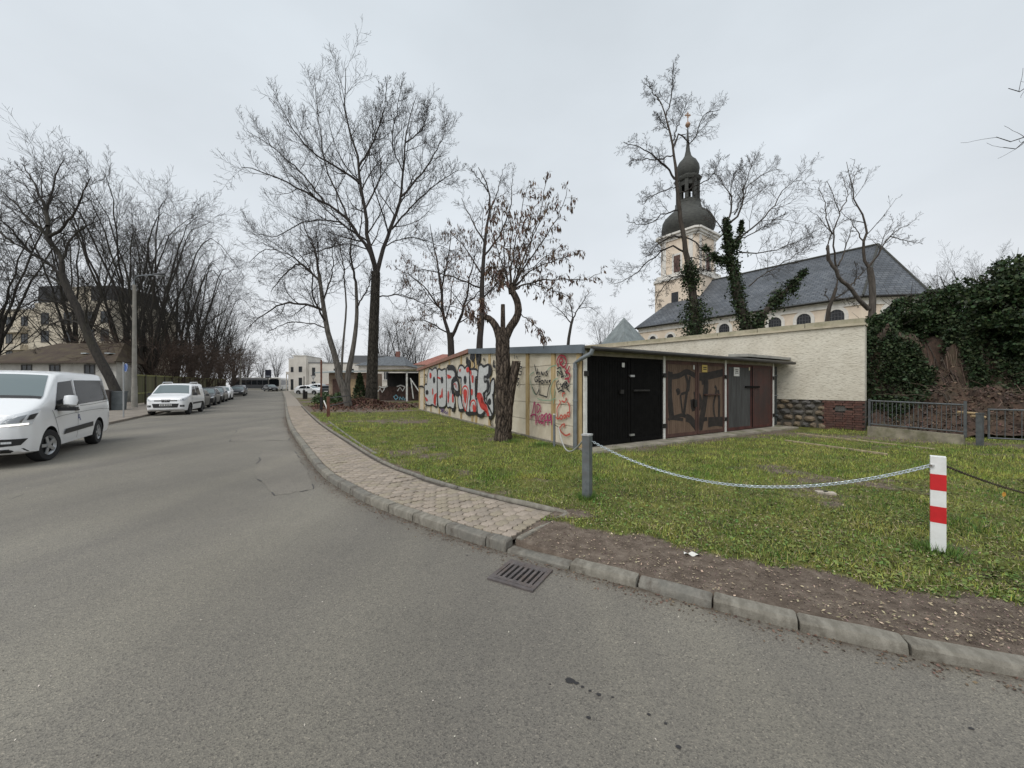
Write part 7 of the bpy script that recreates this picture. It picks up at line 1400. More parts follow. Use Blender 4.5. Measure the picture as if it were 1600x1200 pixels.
    T = Tree(53); Y = 18.5; T.limb(depthed(Zb([(148, 1170), (158, 1090), (175, 1045), (190, 1000)]), Y), .11, .07, 0, P3, 8, spawn=False)
    for pts, r0, sl in [([(175, 1045), (215, 1030), (250, 1000)], .05, .2), ([(190, 1000), (200, 950), (190, 900)], .04, .1), ([(165, 1060), (140, 1030), (150, 1010)], .03, .2), ([(170, 1050), (230, 1050), (290, 1080)], .03, -.3)]: T.limb(depthed(Zb(pts), Y, sl), r0, .01, 1, P3, 8, .03)
    finish_tree('stunted_churchyard_tree', T, W(1292, 520, Y), 'stunted little bare tree behind the parapet before the church windows', B_brown, B_brown, 'churchyard trees', 1)
    # tree off the right edge, of which only twig ends reach into view
    T = Tree(57); Y = 11.5; x0 = 19.5; T.limb([(x0, Y, 3.3), (x0 - .3, Y, 7), (x0 - .6, Y + .1, 10.5)], .2, .1, 0, P3, 8, spawn=False); P4 = TP(max=2, kids=[0, 6], ratio=[.5, .22], ang=[40, 40], n=[10, 7, 5], up=[0, .12, .1], wander=[.08, .15, .2], rmin=.008, rr=.55, t0=[.3, .45])
    for pts, r0, sl in [([(1790, 330), (1700, 250), (1640, 190), (1600, 215), (1575, 222), (1557, 214)], .05, .0), ([(1790, 330), (1690, 250), (1630, 200), (1598, 226), (1578, 236), (1568, 230)], .04, .05), ([(1770, 250), (1680, 150), (1620, 130), (1592, 144), (1575, 138)], .04, -.02), ([(1790, 400), (1700, 350), (1640, 345), (1605, 352)], .03, .1)]: T.limb(depthed(pts, Y, sl), r0, .009, 1, P4, 12, .01)
    finish_tree('edge_tree', T, (x0, Y, 3.3), 'tree outside the right edge whose bare twig ends reach into the sky', B_dark, B_dark, 'churchyard trees', 1)
church_trees()
# ---- generic trees, grown once and copied
def generic(seed, H, spread, stems, P, m):
    T = Tree(seed); r = T.r; T.limb([(0, 0, -.2), (.05, 0, .6), (.1, .05, H * .10)], .42 * H / 22, .34 * H / 22, 0, P, 5, spawn=False)
    for k in range(stems):
        a = 6.28 * k / stems + r.uniform(-.4, .4); s = spread * r.uniform(.55, 1.1); h = H * r.uniform(.8, 1.02) * (1 - .22 * (s / spread) ** 2); ca, sa = math.cos(a), math.sin(a)
        T.limb([(.1, .05, H * .07), (s * .11 * ca, s * .11 * sa, H * .25), (s * .31 * ca, s * .31 * sa, H * .5), (s * .62 * ca, s * .62 * sa, H * .76), (s * ca, s * sa, h)], .14 * H / 22, .014, 1, P, 14, .1)
    tr = np_holder = (T.mesh('trunk', m, (0, 0, 0), T.b[:1]), T.mesh('crown', m, (0, 0, 0), T.b[1:])); return tr
P_fan = TP(max=4, kids=[0, 13, 9, 6], ratio=[.5, .34, .44, .5], ang=[35, 36, 36, 36], n=[10, 9, 7, 5, 3], up=[.03, .05, .05, .03, .02], wander=[.06, .12, .14, .18, .18], rmin=.0115, rr=.46, t0=[.3, .08, .1, .1])
P_bush = TP(max=3, kids=[0, 12, 8], ratio=[.5, .5, .5], ang=[35, 40, 40], n=[8, 7, 5, 3], up=[.03, .05, .05, .03], wander=[.1, .2, .25, .25], rmin=.014, rr=.6, t0=[.3, .05, .05])
GEN = [generic(61, 22, 7.4, 8, P_fan, B_left), generic(62, 22, 6.4, 7, P_fan, B_left), generic(63, 20, 7.8, 8, P_fan, B_left)]
BUSH = generic(66, 5.0, 2.6, 8, P_bush, bark('bark_hedge', (.055, .036, .027), (.09, .062, .046)))
def put(kind, name, label, px, Y, top, rz, group, cat='tree', sx=1.0, zb=None, H0=22.0, tilt=0.0):
    z0 = gz(Y) if zb is None else zb; x = (px - CX) / F * Y; h = CAMZ - (top - HY) / F * Y - z0; k = h / H0; root = thing(name, (x, Y, z0), label, cat, group, R(rz)); root.scale = (k * sx, k * sx, k)
    if tilt: root.rotation_euler = (0, R(tilt), R(rz))
    link('trunk', kind[0], root); link('crown', kind[1], root); return root
def left_row():
    g = 'bare trees behind the timber fence'
    # the leaning tree by the house, grown on its own limbs
    Y = 25; T = Tree(71); Z = lambda L_: [(x / 3, 200 + (y + max(0, 700 - y) * .14) / 3) for x, y in L_]
    T.limb(depthed(Z([(560, 1270), (510, 1160), (450, 1050), (400, 940), (370, 860), (320, 760), (290, 680)]), Y), .27, .18, 0, P_fan, 12, spawn=False)
    for pts, r0, sl in [([(290, 690), (285, 600), (240, 500), (225, 400), (230, 280), (260, 160), (300, 60)], .14, .1), ([(300, 700), (240, 640), (150, 570), (60, 510), (-20, 480)], .11, -.2), ([(240, 520), (190, 440), (120, 360), (60, 280), (0, 220)], .12, .2), ([(230, 480), (300, 420), (360, 320), (400, 220), (430, 150)], .11, -.2), ([(225, 420), (200, 300), (160, 180), (100, 80)], .12, .3), ([(290, 620), (320, 520), (390, 430), (470, 380)], .09, .3), ([(320, 770), (250, 700), (130, 690), (20, 720)], .08, .3), ([(370, 860), (300, 820), (180, 810), (80, 850)], .07, -.3), ([(150, 570), (60, 450), (-40, 350)], .08, -.3), ([(400, 940), (330, 900), (240, 920), (150, 1000)], .06, .4), ([(400, 920), (400, 820), (390, 700)], .06, -.2), ([(60, 510), (-30, 420), (-100, 300)], .08, .2)]: T.limb(depthed(Z(pts), Y, sl), r0, .02, 1, P_fan, 14, .06)
    finish_tree('leaning_tree', T, W(187, 625, Y), 'leaning bare tree by the white cottage, its trunk slanting left', B_left, B_left, g, 1)
    L_ = [('dense bare tree with many upright stems just right of the lamp post', 232, 38, 238, 0, 0, 1.0), ('bare tree rising behind the lamp post with a high feathery crown', 200, 43, 236, 40, 1, 1.1), ('bare tree behind the fence above the white high-roofed car', 275, 46, 318, 100, 2, .9), ('bare tree behind the fence above the first dark parked car', 300, 55, 345, 160, 1, 1.05), ('bare tree behind the fence above the middle of the parked row', 325, 64, 398, 200, 0, 1.0), ('bare tree near the far end of the timber fence', 345, 76, 440, 260, 2, .9), ('small far bare tree past the end of the timber fence', 366, 96, 480, 300, 1, 1.0), ('bare tree at the left edge in front of the apartment house', -20, 46, 225, 20, 2, 1.0), ('bare tree whose crown fills the gap beside the leaning tree', 120, 52, 262, 330, 1, 1.0)]
    for i, (lab, px, Y, top, rz, k, sx) in enumerate(L_): put(GEN[k], 'bare_tree', lab, px, Y, top, rz, g, sx=sx, H0=(22.9, 22.9, 20.9)[k])
    labs = ['brown twiggy shrub behind the fence just right of the lamp post', 'brown twiggy shrub behind the fence over the white high-roofed car', 'brown twiggy shrub behind the fence over the black saloon', 'brown twiggy shrub behind the fence over the grey hatchbacks', 'brown twiggy shrub behind the far half of the fence', 'brown twiggy shrub at the far end of the fence', 'brown twiggy shrub behind the white cottage roof end']
    for lab, px, Y, top, rz in zip(labs, (240, 272, 300, 325, 346, 362, 215), (38, 43, 50, 58, 68, 80, 44), (520, 525, 530, 535, 545, 552, 515), (0, 50, 100, 200, 250, 300, 20)): put(BUSH, 'twiggy_shrub', lab, px, Y, top, rz, 'shrubs behind the timber fence', 'shrub', 1.25, H0=5.0)
    g = 'far bare trees at the end of the street'
    for lab, px, Y, top, rz, k in [('far bare tree left of the white bus', 385, 118, 520, 10, 0), ('far bare tree above the white bus', 432, 125, 532, 70, 1), ('far bare tree above the white street-end building', 470, 120, 535, 140, 2), ('far bare tree left of the dark advertising board', 408, 135, 545, 30, 1), ('far bare tree behind the penthouse of the street-end building', 520, 112, 520, 210, 0), ('far bare tree above the grey-roofed house', 600, 90, 480, 260, 1), ('far thin tree between the carport and the grey-roofed house', 628, 80, 470, 300, 0), ('far bare tree left of the red-roofed house', 650, 84, 490, 20, 2)]: put(GEN[k], 'bare_tree', lab, px, Y, top, rz, g, H0=(22.9, 22.9, 20.9)[k])
    for lab, px, Y, top, rz, k in [('far bare tree beyond the church chancel at right', 1500, 48, 372, 10, 1), ('far bare tree above the ivy bank at the right edge', 1600, 46, 385, 70, 2), ('far bare tree half hidden by the chancel roof edge', 1440, 58, 420, 150, 0), ('far bare tree beyond the pavilion roof', 945, 60, 470, 20, 1)]: put(GEN[k], 'bare_tree', lab, px, Y, top, rz, 'bare trees beyond the church', zb=2.5, H0=(22.9, 22.9, 20.9)[k])
left_row()
# ---- evergreen thicket on the bank
def thicket():
    def blob(cs, n, size, m, name, label, cat, base, grp='evergreens on the earth bank', stems=5):
        C = []; r = random.Random(hash(name + label) % 999)
        cl = []
        for (px, py, Y, rx, rz_) in cs: cl.append((W(px, py, Y), rx, rz_))
        tot = sum(a[1] ** 2 for a in cl)
        for c, rx, rz_ in cl:
            sub = [(c + Vector([v * k for v, k in zip(rv(r), (rx * .85, rx * .7, rz_ * .85))]), rx * r.uniform(.22, .42)) for _ in range(22)]
            for _ in range(int(n * rx ** 2 / tot)):
                q, k = r.choice(sub); v = rv(r); d = k * r.uniform(.55, 1.05); C.append([q.x + v[0] * d, q.y + v[1] * d, q.z + v[2] * d * .8])
        root = thing(name, base, label, cat, grp); leaf_cloud('foliage', np.array(C), size, m, root, root.location)
        mb = MB()
        for i in range(stems):
            c = r.choice(cl)[0]; mb.tube([Vector(base) + Vector((r.uniform(-.2, .2), r.uniform(-.2, .2), -.2)), Vector(base).lerp(c, .5) + Vector((r.uniform(-.3, .3), 0, .2)), c], [.05, .035, .015], 5)
        mb.build('stems', B_brown, root)
        tw = MB()
        for i in range(70):                              # bare shoots sticking out of the leaf mass
            c, rx, rz_ = r.choice(cl); v = rv(r); v = Vector((v[0], v[1], abs(v[2]) * .9 + .15)); p = c + Vector((v.x * rx, v.y * rx * .8, v.z * rz_)) * .8; l = r.uniform(.25, .75); q = p + v * l + Vector((0, 0, l * .35)); tw.tube([p, p.lerp(q, .5) + Vector((r.uniform(-.06, .06), 0, -.03)), q], [.010, .008, .004], 4)
        tag(tw.build('shoots', B_brown, root), kind='stuff')
    blob([(1385, 515, 15.6, .9, .5), (1425, 492, 15.4, .95, .65), (1455, 508, 15.2, .9, .6), (1400, 540, 15.2, .75, .4), (1462, 472, 15.6, .6, .5)], 26000, .085, M_ivy2, 'laurel_shrub', 'dark glossy laurel shrub beside the end of the roughcast wall', 'shrub', bank_p(2.2, 1.6))
    blob([(1500, 482, 14.8, 1.1, .9), (1540, 470, 14.4, 1.1, 1.0), (1490, 520, 14.8, .8, .6), (1530, 515, 14.2, .9, .8)], 32000, .088, M_ivy2, 'evergreen_shrub', 'dense dark evergreen shrub in the middle of the bank top', 'shrub', bank_p(4.6, 1.6))
    blob([(1580, 452, 13.4, 1.05, .9), (1615, 440, 13.0, 1.2, 1.1), (1575, 490, 13.2, 1.0, .9), (1640, 500, 12.6, 1.2, 1.2)], 30000, .092, M_ivy2, 'evergreen_shrub', 'tallest evergreen shrub at the right edge above the gate', 'shrub', bank_p(6.8, 1.4))
    # ivy hanging down the face of the bank
    r = random.Random(77)
    def curtain(a0, a1, b0, b1, n, label, thr):
        C = []
        while len(C) < n:
            a = r.uniform(a0, a1); b = r.uniform(b0, b1); k = mnoise.fractal(Vector((a * .55, b * .8, 4.4)), 1.0, 2.0, 3)
            if k + (b - b0) / (b1 - b0) * .5 < thr: continue
            p = bank_p(a, b); C.append([p.x - BN.x * r.uniform(.0, .28), p.y - BN.y * r.uniform(.0, .28), p.z + r.uniform(0, .25)])
        root = thing('ivy_curtain', bank_p((a0 + a1) / 2, b0), label, 'ivy', 'ivy on the earth bank'); leaf_cloud('foliage', np.array(C), .085, M_ivy, root, root.location)
        mb = MB()
        for i in range(9): a = r.uniform(a0, a1); mb.tube([bank_p(a, b0 + (b1 - b0) * t) - Vector((*(BN * .04), 0)) + Vector((r.uniform(-.1, .1), 0, 0)) for t in np.linspace(0, 1, 7)], .012, 4)
        mb.build('vines', B_brown, root)
    curtain(1.7, 2.6, -.3, 1.6, 5000, 'ivy hanging beside the end of the roughcast wall', .16); curtain(2.3, 4.9, .2, 1.7, 15000, 'ivy hanging over the bare red earth of the bank', .06); curtain(4.7, 10.5, -.6, 1.7, 30000, 'dark ivy curtain covering the right part of the bank', -.02)
    curtain(1.9, 3.4, -1.6, -.4, 1300, 'pale low ivy patch at the foot of the bank', .30)
    # thuja by the shed
    Y = 38.5; C = []; c = W(562, 624, Y)
    for _ in range(3500): t = r.random() ** .7; a = r.uniform(0, 6.28); rr = (1 - t) * .75 * r.uniform(.5, 1.05) + .05; C.append([c.x + rr * math.cos(a), c.y + rr * math.sin(a), .3 + t * 2.6])
    root = thing('thuja', (c.x, Y, .15), 'narrow dark conifer against the weathered shed wall', 'shrub'); leaf_cloud('foliage', np.array(C), .14, M_ivy, root, root.location); mb = MB(); mb.tube([(c.x, Y, 0), (c.x, Y, 2.4)], [.06, .02], 6); mb.build('stem', B_brown, root)
    # low green shrubs between the trees and the footway
    for k, (px, py, Y, rx, lab) in enumerate([(505, 618, 33, 1.0, 'low green bush beside the dark post'), (530, 622, 32, 1.0, 'low green bush left of the forked trunk')]):
        p = W(px, py, Y); C = [[p.x + v[0] * rx, p.y + v[1] * rx, .25 + abs(v[2]) * .9] for v in [tuple(x * r.random() ** .4 for x in rv(r)) for _ in range(2200)]]; root = thing('low_bush', (p.x, Y, .15), lab, 'shrub', 'low bushes by the footway'); leaf_cloud('foliage', np.array(C), .11, mat('bush_leaf', (.06, .10, .035), .5, island=.5), root, root.location)
        mb = MB()
        for i in range(6): a = r.uniform(0, 6.28); mb.tube([(p.x, Y, .05), (p.x + .5 * math.cos(a), Y + .5 * math.sin(a), .7)], [.02, .008], 4)
        mb.build('stems', B_brown, root)
thicket()
# ================================================================== POSTS, CHAINS, DRAIN, STREET FURNITURE
def torus_link(mb, c, t, up, L_, Wd, r):
    """an oval chain link in the plane of t and up"""
    t = t.normalized(); up = (up - t * up.dot(t)).normalized(); n = t.cross(up); K = 10; S = 5; vs = []
    for i in range(K):
        a = 2 * math.pi * i / K; p = c + t * (L_ / 2 * math.copysign(abs(math.cos(a)) ** .8, math.cos(a))) + up * (Wd / 2 * math.sin(a)); out = (t * math.cos(a) + up * math.sin(a)).normalized()
        for j in range(S): b = 2 * math.pi * j / S; vs.append(p + out * r * math.cos(b) + n * r * math.sin(b))
    mb.add(vs, [(i * S + j, ((i + 1) % K) * S + j, ((i + 1) % K) * S + (j + 1) % S, i * S + (j + 1) % S) for i in range(K) for j in range(S)])
def chain(name, A, B, sag, pitch, m, label, L_=None, Wd=.022, r=.0035):
    mb = MB(); n = 300; P = [A.lerp(B, t) - Vector((0, 0, sag * 4 * t * (1 - t))) for t in np.linspace(0, 1, n)]; cum = [0]
    for i in range(n - 1): cum.append(cum[-1] + (P[i + 1] - P[i]).length)
    k = int(cum[-1] / pitch); at = lambda s: Vector(tuple(np.interp(s, cum, [p[j] for p in P]) for j in range(3)))
    for i in range(k):
        s = (i + .5) * cum[-1] / k; c = at(s); t = at(min(s + .01, cum[-1])) - at(max(s - .01, 0)); up = Vector((0, 0, 1)) if i % 2 else Vector((.5, .85, .0)).cross(t); up = up if i % 2 else Vector((-.5, .85, .25))
        torus_link(mb, c, t, up, pitch * 1.45, Wd, r)
    root = thing(name, A, label, 'chain'); o = mb.build('links', m, root, smooth=True); tag(o, kind='stuff'); return root, at, cum[-1]
def build_posts():
    C = G(917.5, 776, .1); root = thing('steel_post', C, 'square grey steel post with a pale cap in front of the black garage door', 'post'); ry = .95
    mb = MB(); mb.box((C.x, C.y, .46), (.105, .105, .95), ry); mb.build('shaft', mat('steel_post', (.145, .16, .165), .6, var=.25, scale=14, metal=.25, dirt=((.06, .04, .03), 7, .7)), root); mb = MB(); mb.box((C.x, C.y, .945), (.118, .118, .022), ry); mb.build('cap', mat('post_cap', (.42, .42, .41), .6, var=.2, scale=20), root)
    P = G(1465.5, 860, .1); root = thing('striped_post', P, 'white square post with two red bands on the lawn at right', 'post'); ry = R(-45); z0 = .02; cuts = [(0.02, .405, 'w'), (.405, .565, 'r'), (.565, .705, 'w'), (.705, .845, 'r'), (.845, .955, 'w')]
    H = lambda py: CAMZ - (py - HY) / F * P.y
    cuts = [(0.0, H(815), 'w'), (H(815), H(790), 'r'), (H(790), H(765), 'w'), (H(765), H(740), 'r'), (H(740), H(713), 'w')]
    mw = mat('post_white', (.78, .78, .77), .5, var=.04, scale=10, dirt=((.5, .47, .42), 6, .35)); mr = mat('post_red', (.56, .016, .02), .45, var=.08, scale=8)
    for a, b, k in cuts: mb = MB(); w = .098 if k == 'w' else .1; mb.box((P.x, P.y, (a + b) / 2), (w, w, b - a), ry); mb.build('band' if k == 'r' else 'shaft', mr if k == 'r' else mw, root)
    mb = MB(); mb.box((P.x - .055, P.y - .01, H(727)), (.05, .02, .02), .2); mb.box((P.x + .065, P.y + .01, H(728)), (.06, .02, .025), .2); mb.build('eyelet', M_chrome, root)
    # chains
    cb = mat('chain_galvanised', (.50, .55, .57), .35, metal=.7, var=.15, scale=30)
    A = Vector((C.x + .06, C.y - .03, W(0, 689, C.y).z)); B = Vector((P.x - .06, P.y, H(727))); mid = (A + B) / 2; tgt = W(1190, 757, mid.y).z; chain('pale_chain', A, B, (mid.z - tgt) * 1.0, .026, cb, 'pale galvanised chain sagging between the grey post and the striped post', Wd=.024, r=.0045)
    A2 = Vector((P.x + .07, P.y, H(728))); B2 = W(1760, 790, 4.2); root, at, L_ = chain('rusty_chain', A2, B2, .10, .020, mat('chain_rust', (.045, .032, .024), .8, var=.4, scale=30), 'dark rusty chain running from the striped post out of the right edge', Wd=.018, r=.0032)
    c = W(1569, 772, 3.78); t = thing('orange_tag', c, 'small orange leaf-like tag hanging from the rusty chain', 'tag'); mb = MB(); mb.slab([c + Vector(p) for p in ((-.004, 0, .022), (.018, 0, .012), (.02, .0, -.012), (.0, .002, -.03), (-.016, 0, -.02), (-.018, 0, .004))], (0, 1, 0), .003); mb.build('disc', mat('tag_orange', (.62, .30, .05), .6, var=.3, scale=60), t); mb = MB(); mb.tube([c + Vector((0, 0, .02)), c + Vector((0, 0, .055))], .0015, 4); mb.build('string', M_iron, t)
    # thin pipe post and hose by the garage corner
    D = G(866, 697, .1); root = thing('pipe_post', D, 'thin grey pipe post standing close to the graffiti wall', 'post'); mb = MB(); mb.tube([(D.x, D.y, 0), (D.x, D.y, W(0, 648, D.y).z)], .03, 10); mb.build('pipe', M_zinc, root, smooth=True); mb = MB(); mb.tube([(D.x, D.y, W(0, 648, D.y).z), (D.x, D.y, W(0, 646.5, D.y).z)], .036, 10); mb.build('cap', M_white, root)
    A = W(873, 668, D.y - .2); B = Vector((C.x - .06, C.y + .03, W(0, 690, C.y).z)); pts = []
    for t in np.linspace(0, 1, 24): p = A.lerp(B, t); p.z -= .42 * 4 * t * (1 - t) * (1 - .35 * t); pts.append(p)
    root = thing('hose', A, 'pale grey hose hanging between the pipe post and the steel post', 'hose'); mb = MB(); mb.tube(pts, .013, 8); mb.build('tube', mat('hose_grey', (.42, .42, .40), .5), root, smooth=True); mb = MB(); mb.tube([A, (D.x, D.y, A.z + .06)], .008, 6); mb.build('tie', M_iron, root)
    # concrete slab let into the lawn, paper scrap
    S = G(1290, 771, .1); root = thing('lawn_slab', S, 'small pale concrete slab let into the lawn under the chain', 'slab'); mb = MB(); mb.box((S.x, S.y, .105), (.22, .12, .035), -.35); mb.build('slab', mat('slab_pale', (.42, .37, .31), .9, var=.2, scale=14, bump=.3, bscale=60), root); mb = MB(); mb.box((S.x + .01, S.y + .01, .127), (.05, .03, .012), .3); mb.build('lug', M_iron, root)
    S = G(1385, 690, .1)
    for k, (p, lab) in enumerate([((1078, 866), 'crumpled white paper scrap on the bare dirt strip')]):
        q = G(*p, .08); root = thing('paper_scrap', q, lab, 'paper'); mb = MB(); r = random.Random(2); mb.grid(lambda u, v: q + Vector(((u - .5) * .13 + .02 * v, (v - .5) * .05 - .04 * u, .012 + .012 * math.sin(9 * u + 3 * v))), 8, 3); mb.build('paper', mat('paper', (.66, .65, .61), .8), root)
build_posts()
def build_edging():
    for k, (a, b, lab) in enumerate([((1247, 678), (1462, 703), 'pale timber edging strip in the grass running from the wall towards the gate'), ((1228, 689), (1388, 711), 'second timber edging strip in the grass nearer the striped post')]):
        A, B = G(*a, .1), G(*b, .1); root = thing('timber_edging', A, lab, 'edging', 'timber edging strips'); d = (B - A); u = Vector((d.x, d.y)).normalized(); n = Vector((u.y, -u.x)); L_ = d.length; m = mat('edging_timber', (.36, .29, .19), .9, var=.3, scale=6, bump=.3, bscale=40)
        for i in range(3): mb = MB(); c = A + d * (i + .5) / 3; box_on(mb, (c.x, c.y, .05), u, n, L_ / 3 - .02, .085, .07); mb.build('plank', m, root)
build_edging()
def build_drain():
    q = [G(754, 903), G(800, 877), G(871, 893), G(830, 928)]; c = sum(q, Vector()) / 4; u = ((q[2] - q[1]) + (q[3] - q[0])).normalized(); v = ((q[1] - q[0]) + (q[2] - q[3])); v = (v - u * v.dot(u)).normalized(); w, h = .42, .40
    root = thing('drain_grate', (c.x, c.y, 0), 'cast iron street drain grate at the kerb where the footway ends', 'drain'); ci = mat('cast_iron', (.105, .092, .09), .6, metal=.35, col2=(.16, .14, .135), scale=14, bump=.3, bscale=60, dirt=((.12, .08, .055), 6, .7)); P = lambda a, b, z: c + u * a + v * b + Vector((0, 0, z))
    def plate(a0, a1, b0, b1, z0, z1, m, name): mb = MB(); mb.slab([P(a0, b0, z0), P(a1, b0, z0), P(a1, b1, z0), P(a0, b1, z0)], (0, 0, 1), z1 - z0); return mb.build(name, m, root)
    plate(-w / 2 + .01, w / 2 - .01, -h / 2 + .01, h / 2 - .01, .002, .004, mat('drain_pit_shade', (.004, .004, .004), .9), 'pit_shade_plate')  # flat black plate; the darkness under the bars is painted, no hole below
    fr = .035
    plate(-w / 2, w / 2, -h / 2, -h / 2 + fr, .0, .016, ci, 'frame'); plate(-w / 2, w / 2, h / 2 - fr, h / 2, .0, .016, ci, 'frame'); plate(-w / 2, -w / 2 + fr, -h / 2 + fr, h / 2 - fr, .0, .016, ci, 'frame'); plate(w / 2 - fr, w / 2, -h / 2 + fr, h / 2 - fr, .0, .016, ci, 'frame')
    n = 7; span = w - 2 * fr
    for i in range(n): a = -w / 2 + fr + span * (i + .5) / n; plate(a - .0125, a + .0125, -h / 2 + fr + .004, h / 2 - fr - .004, .004, .0185, ci, 'bar')
    plate(-w / 2 + fr + .002, w / 2 - fr - .002, -h / 2 + fr + .002, -h / 2 + fr + .045, .0045, .0175, ci, 'cross_bar'); plate(-w / 2 + fr + .002, w / 2 - fr - .002, h / 2 - fr - .045, h / 2 - fr - .002, .0045, .0175, ci, 'cross_bar')
build_drain()
def build_street_furniture():
    conc = mat('lamp_concrete', (.27, .255, .225), .9, var=.2, scale=3, bump=.2, bscale=30, dirt=((.15, .14, .115), 1.5, .6))
    b = W(210, 637, 27.5); b.z = .1; top = W(0, 445, 27.5).z; root = thing('street_lamp', b, 'concrete street lamp with a thin curved arm in front of the timber fence', 'lamp post'); mb = MB(); mb.tube([(b.x, b.y, .0), (b.x, b.y, 1.6), (b.x, b.y, 1.65), (b.x, b.y, top)], [.19, .17, .15, .10], 12); mb.build('pole', conc, root, smooth=30)
    pts = [Vector((b.x, b.y, top - .05)), W(209.5, 438, 27.5), W(214, 432, 27.4), W(226, 430, 27.2), W(240, 429.5, 27)]; mb = MB(); mb.tube([Vector(p) for p in catmull(pts, 12)], .04, 8); mb.build('arm', M_zinc, root, smooth=True); a = W(238, 430, 27.0); e = W(258, 427.5, 26.7); mb = MB(); mb.tube([a, a.lerp(e, .2), a.lerp(e, .8), e], [.05, .11, .11, .05], 8); h = mb.build('lamp_head', mat('lamp_head', (.06, .062, .065), .5), root, smooth=True)
    mb = MB(); m_ = a.lerp(e, .55); mb.box((m_.x, m_.y, m_.z - .09), (.55, .16, .04)); mb.build('lens', mat('lens', (.4, .42, .42), .2), h)
    b = W(193, 652, 18.7); b.z = .1; root = thing('sign_post', b, 'thin grey post with a round blue traffic sign seen edge-on near the van', 'traffic sign'); mb = MB(); mb.tube([(b.x, b.y, 0), (b.x, b.y, 2.78)], .03, 8); mb.build('pole', mat('pole_grey', (.35, .36, .36), .5, metal=.4), root, smooth=True); c = Vector((b.x + .09, b.y + .02, 2.52)); M_ = Matrix.Rotation(R(-27), 3, 'Z')
    mb = MB(); mb.lathe([(.0, -.012), (.21, -.012), (.21, .012), (.0, .012)], (0, 0, 0), 20, axis='y'); mb.v = [tuple(M_ @ Vector(p) + c) for p in mb.v]; s = mb.build('sign_disc', mat('sign_blue', (.05, .12, .36), .4), root); mb = MB(); mb.lathe([(.195, -.016), (.21, -.016), (.21, -.0125), (.195, -.0125)], (0, 0, 0), 20, axis='y', caps=False); mb.v = [tuple(M_ @ Vector(p) + c) for p in mb.v]; mb.build('sign_rim', M_white, s)
    # bins and brick pier by the fence start
    for k, (px, py, Y, sz, col, lab) in enumerate([(178, 632, 24.5, (1.1, .7, 1.25), (.10, .115, .12), 'large grey wheeled bin at the near end of the timber fence'), (164, 630, 24, (.55, .55, 1.35), (.05, .04, .035), 'dark brown bin beside the grey wheeled bin')]):
        p = W(px, py, Y); p.z = .1; root = thing('waste_bin', p, lab, 'bin', 'bins by the fence'); m = mat('bin_%d' % k, col, .6, var=.2, scale=4); mb = MB(); mb.box((p.x, p.y, .1 + sz[2] * .45), (sz[0] * .9, sz[1] * .9, sz[2] * .88), .5, None, 1.1); mb.build('body', m, root); mb = MB(); mb.box((p.x, p.y, .1 + sz[2] * .93), (sz[0] * 1.05, sz[1] * 1.05, sz[2] * .07), .5); mb.build('lid', m, root)
    # posts and chain rail on the right verge
    rust = mat('rust_post', (.125, .052, .034), .85, var=.3, scale=6)
    b = G(513, 651, .1); root = thing('rusty_post', b, 'rust-brown square post with rails at the edge of the footway', 'post'); mb = MB(); mb.box((b.x, b.y, .55), (.14, .14, 1.1), .3); mb.build('shaft', rust, root)
    for z in (.62, 1.02): p2 = W(548, 632 if z < .8 else 620, 25.6); mb = MB(); mb.tube([(b.x, b.y, z), (p2.x, p2.y, z)], .03, 6); mb.build('rail', M_iron, root)
    p2 = W(506, 626, b.y + .3); mb = MB(); mb.tube([(b.x, b.y, .35), p2], .03, 5); mb.build('brace', M_white, root)
    Y = 24.5; b = W(502, 642, Y); b.z = .1; root = thing('notice_post', b, 'tall thin rust-brown post with a dark lower half beside the footway', 'post'); mb = MB(); mb.box((b.x, b.y, 2.0), (.09, .09, 2.6), .2); mb.build('upper', rust, root); mb = MB(); mb.box((b.x, b.y, .48), (.15, .15, .95), .2); mb.build('lower', M_iron, root)
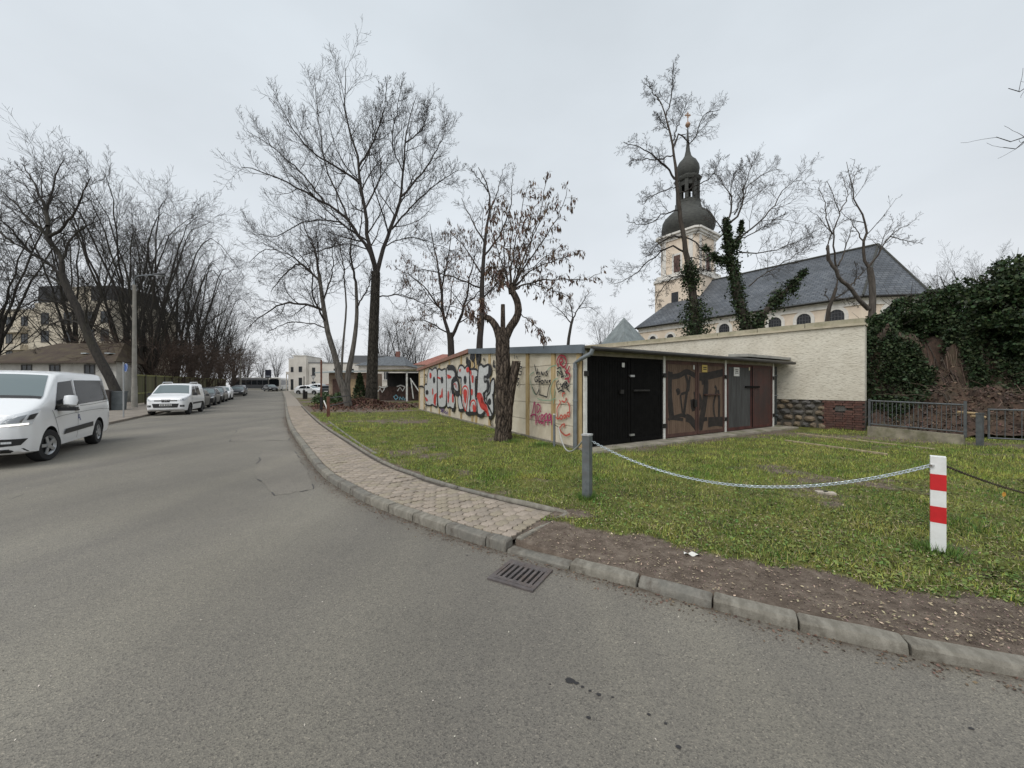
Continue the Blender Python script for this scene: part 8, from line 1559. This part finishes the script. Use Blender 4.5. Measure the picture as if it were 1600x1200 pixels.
    for px, pt, pb, lab in ((475, 588, 625, 'tall slim dark post at the forecourt edge'), (478.5, 612, 625, 'short dark bollard at the forecourt edge')):
        Y = 42; b = W(px, pb, Y); b.z = gz(Y) + .05; z1 = W(0, pt, Y).z; root = thing('bollard', b, lab, 'post', 'posts at the forecourt edge'); mb = MB(); lo = min(1.0, z1 - b.z); mb.tube([b, b + Vector((0, 0, lo))], .13, 8); mb.build('shaft', M_iron, root)
        mb = MB(); mb.tube([b + Vector((0, 0, lo)), (b.x, b.y, z1 if z1 > lo + b.z + .1 else b.z + lo + .04)], .045 if z1 > 2 else .12, 8); mb.build('top', M_iron, root)
    # advertising board at the street end
    Y = 84; b = W(419, 607, Y); b.z = gz(Y); root = thing('advertising_board', b, 'dark blue advertising board on a post at the far end of the street', 'sign'); mb = MB(); c = W(419, 584, Y); mb.box((c.x, c.y, c.z), (1.25, .2, 1.75)); mb.build('board', mat('board_dark', (.025, .028, .045), .4), root); mb = MB(); mb.tube([b, c], .08, 6); mb.build('post', M_iron, root); mb = MB(); c = W(419, 588, Y); mb.box((c.x, c.y - .11, c.z), (1.0, .02, .3)); mb.build('print', mat('board_print', (.3, .32, .36), .5), root)
    # give-way sign
    Y = 62; b = W(489.5, 612, Y); b.z = gz(Y); c = W(489.5, 590, Y); root = thing('give_way_sign', b, 'triangular give-way sign seen from behind above the white cars', 'traffic sign'); mb = MB(); mb.tube([b, c], .035, 6); mb.build('pole', M_zinc, root); mb = MB(); mb.slab([c + Vector((-.42, 0, .35)), c + Vector((.42, 0, .35)), c + Vector((0, 0, -.38))], (0, 1, 0), .03); mb.build('plate', mat('sign_back', (.45, .44, .42), .5), root); mb = MB(); ribbon(mb, [c + Vector((-.40, -.005, .34)), c + Vector((.40, -.005, .34)), c + Vector((0, -.005, -.36))], .07, Vector((0, -1)), True); mb.build('border', M_frame_d, root)
    # far lamp post
    Y = 70; b = W(376, 600, Y); b.z = gz(Y); root = thing('street_lamp', b, 'slim far concrete lamp post at the end of the timber fence', 'lamp post'); mb = MB(); mb.tube([b, (b.x, b.y, 8.0)], [.16, .09], 8); mb.build('pole', conc, root); mb = MB(); mb.tube([(b.x, b.y, 7.95), (b.x + .8, b.y - .3, 8.4), (b.x + 1.8, b.y - .6, 8.4)], .05, 6); mb.build('arm', M_zinc, root)
build_street_furniture()
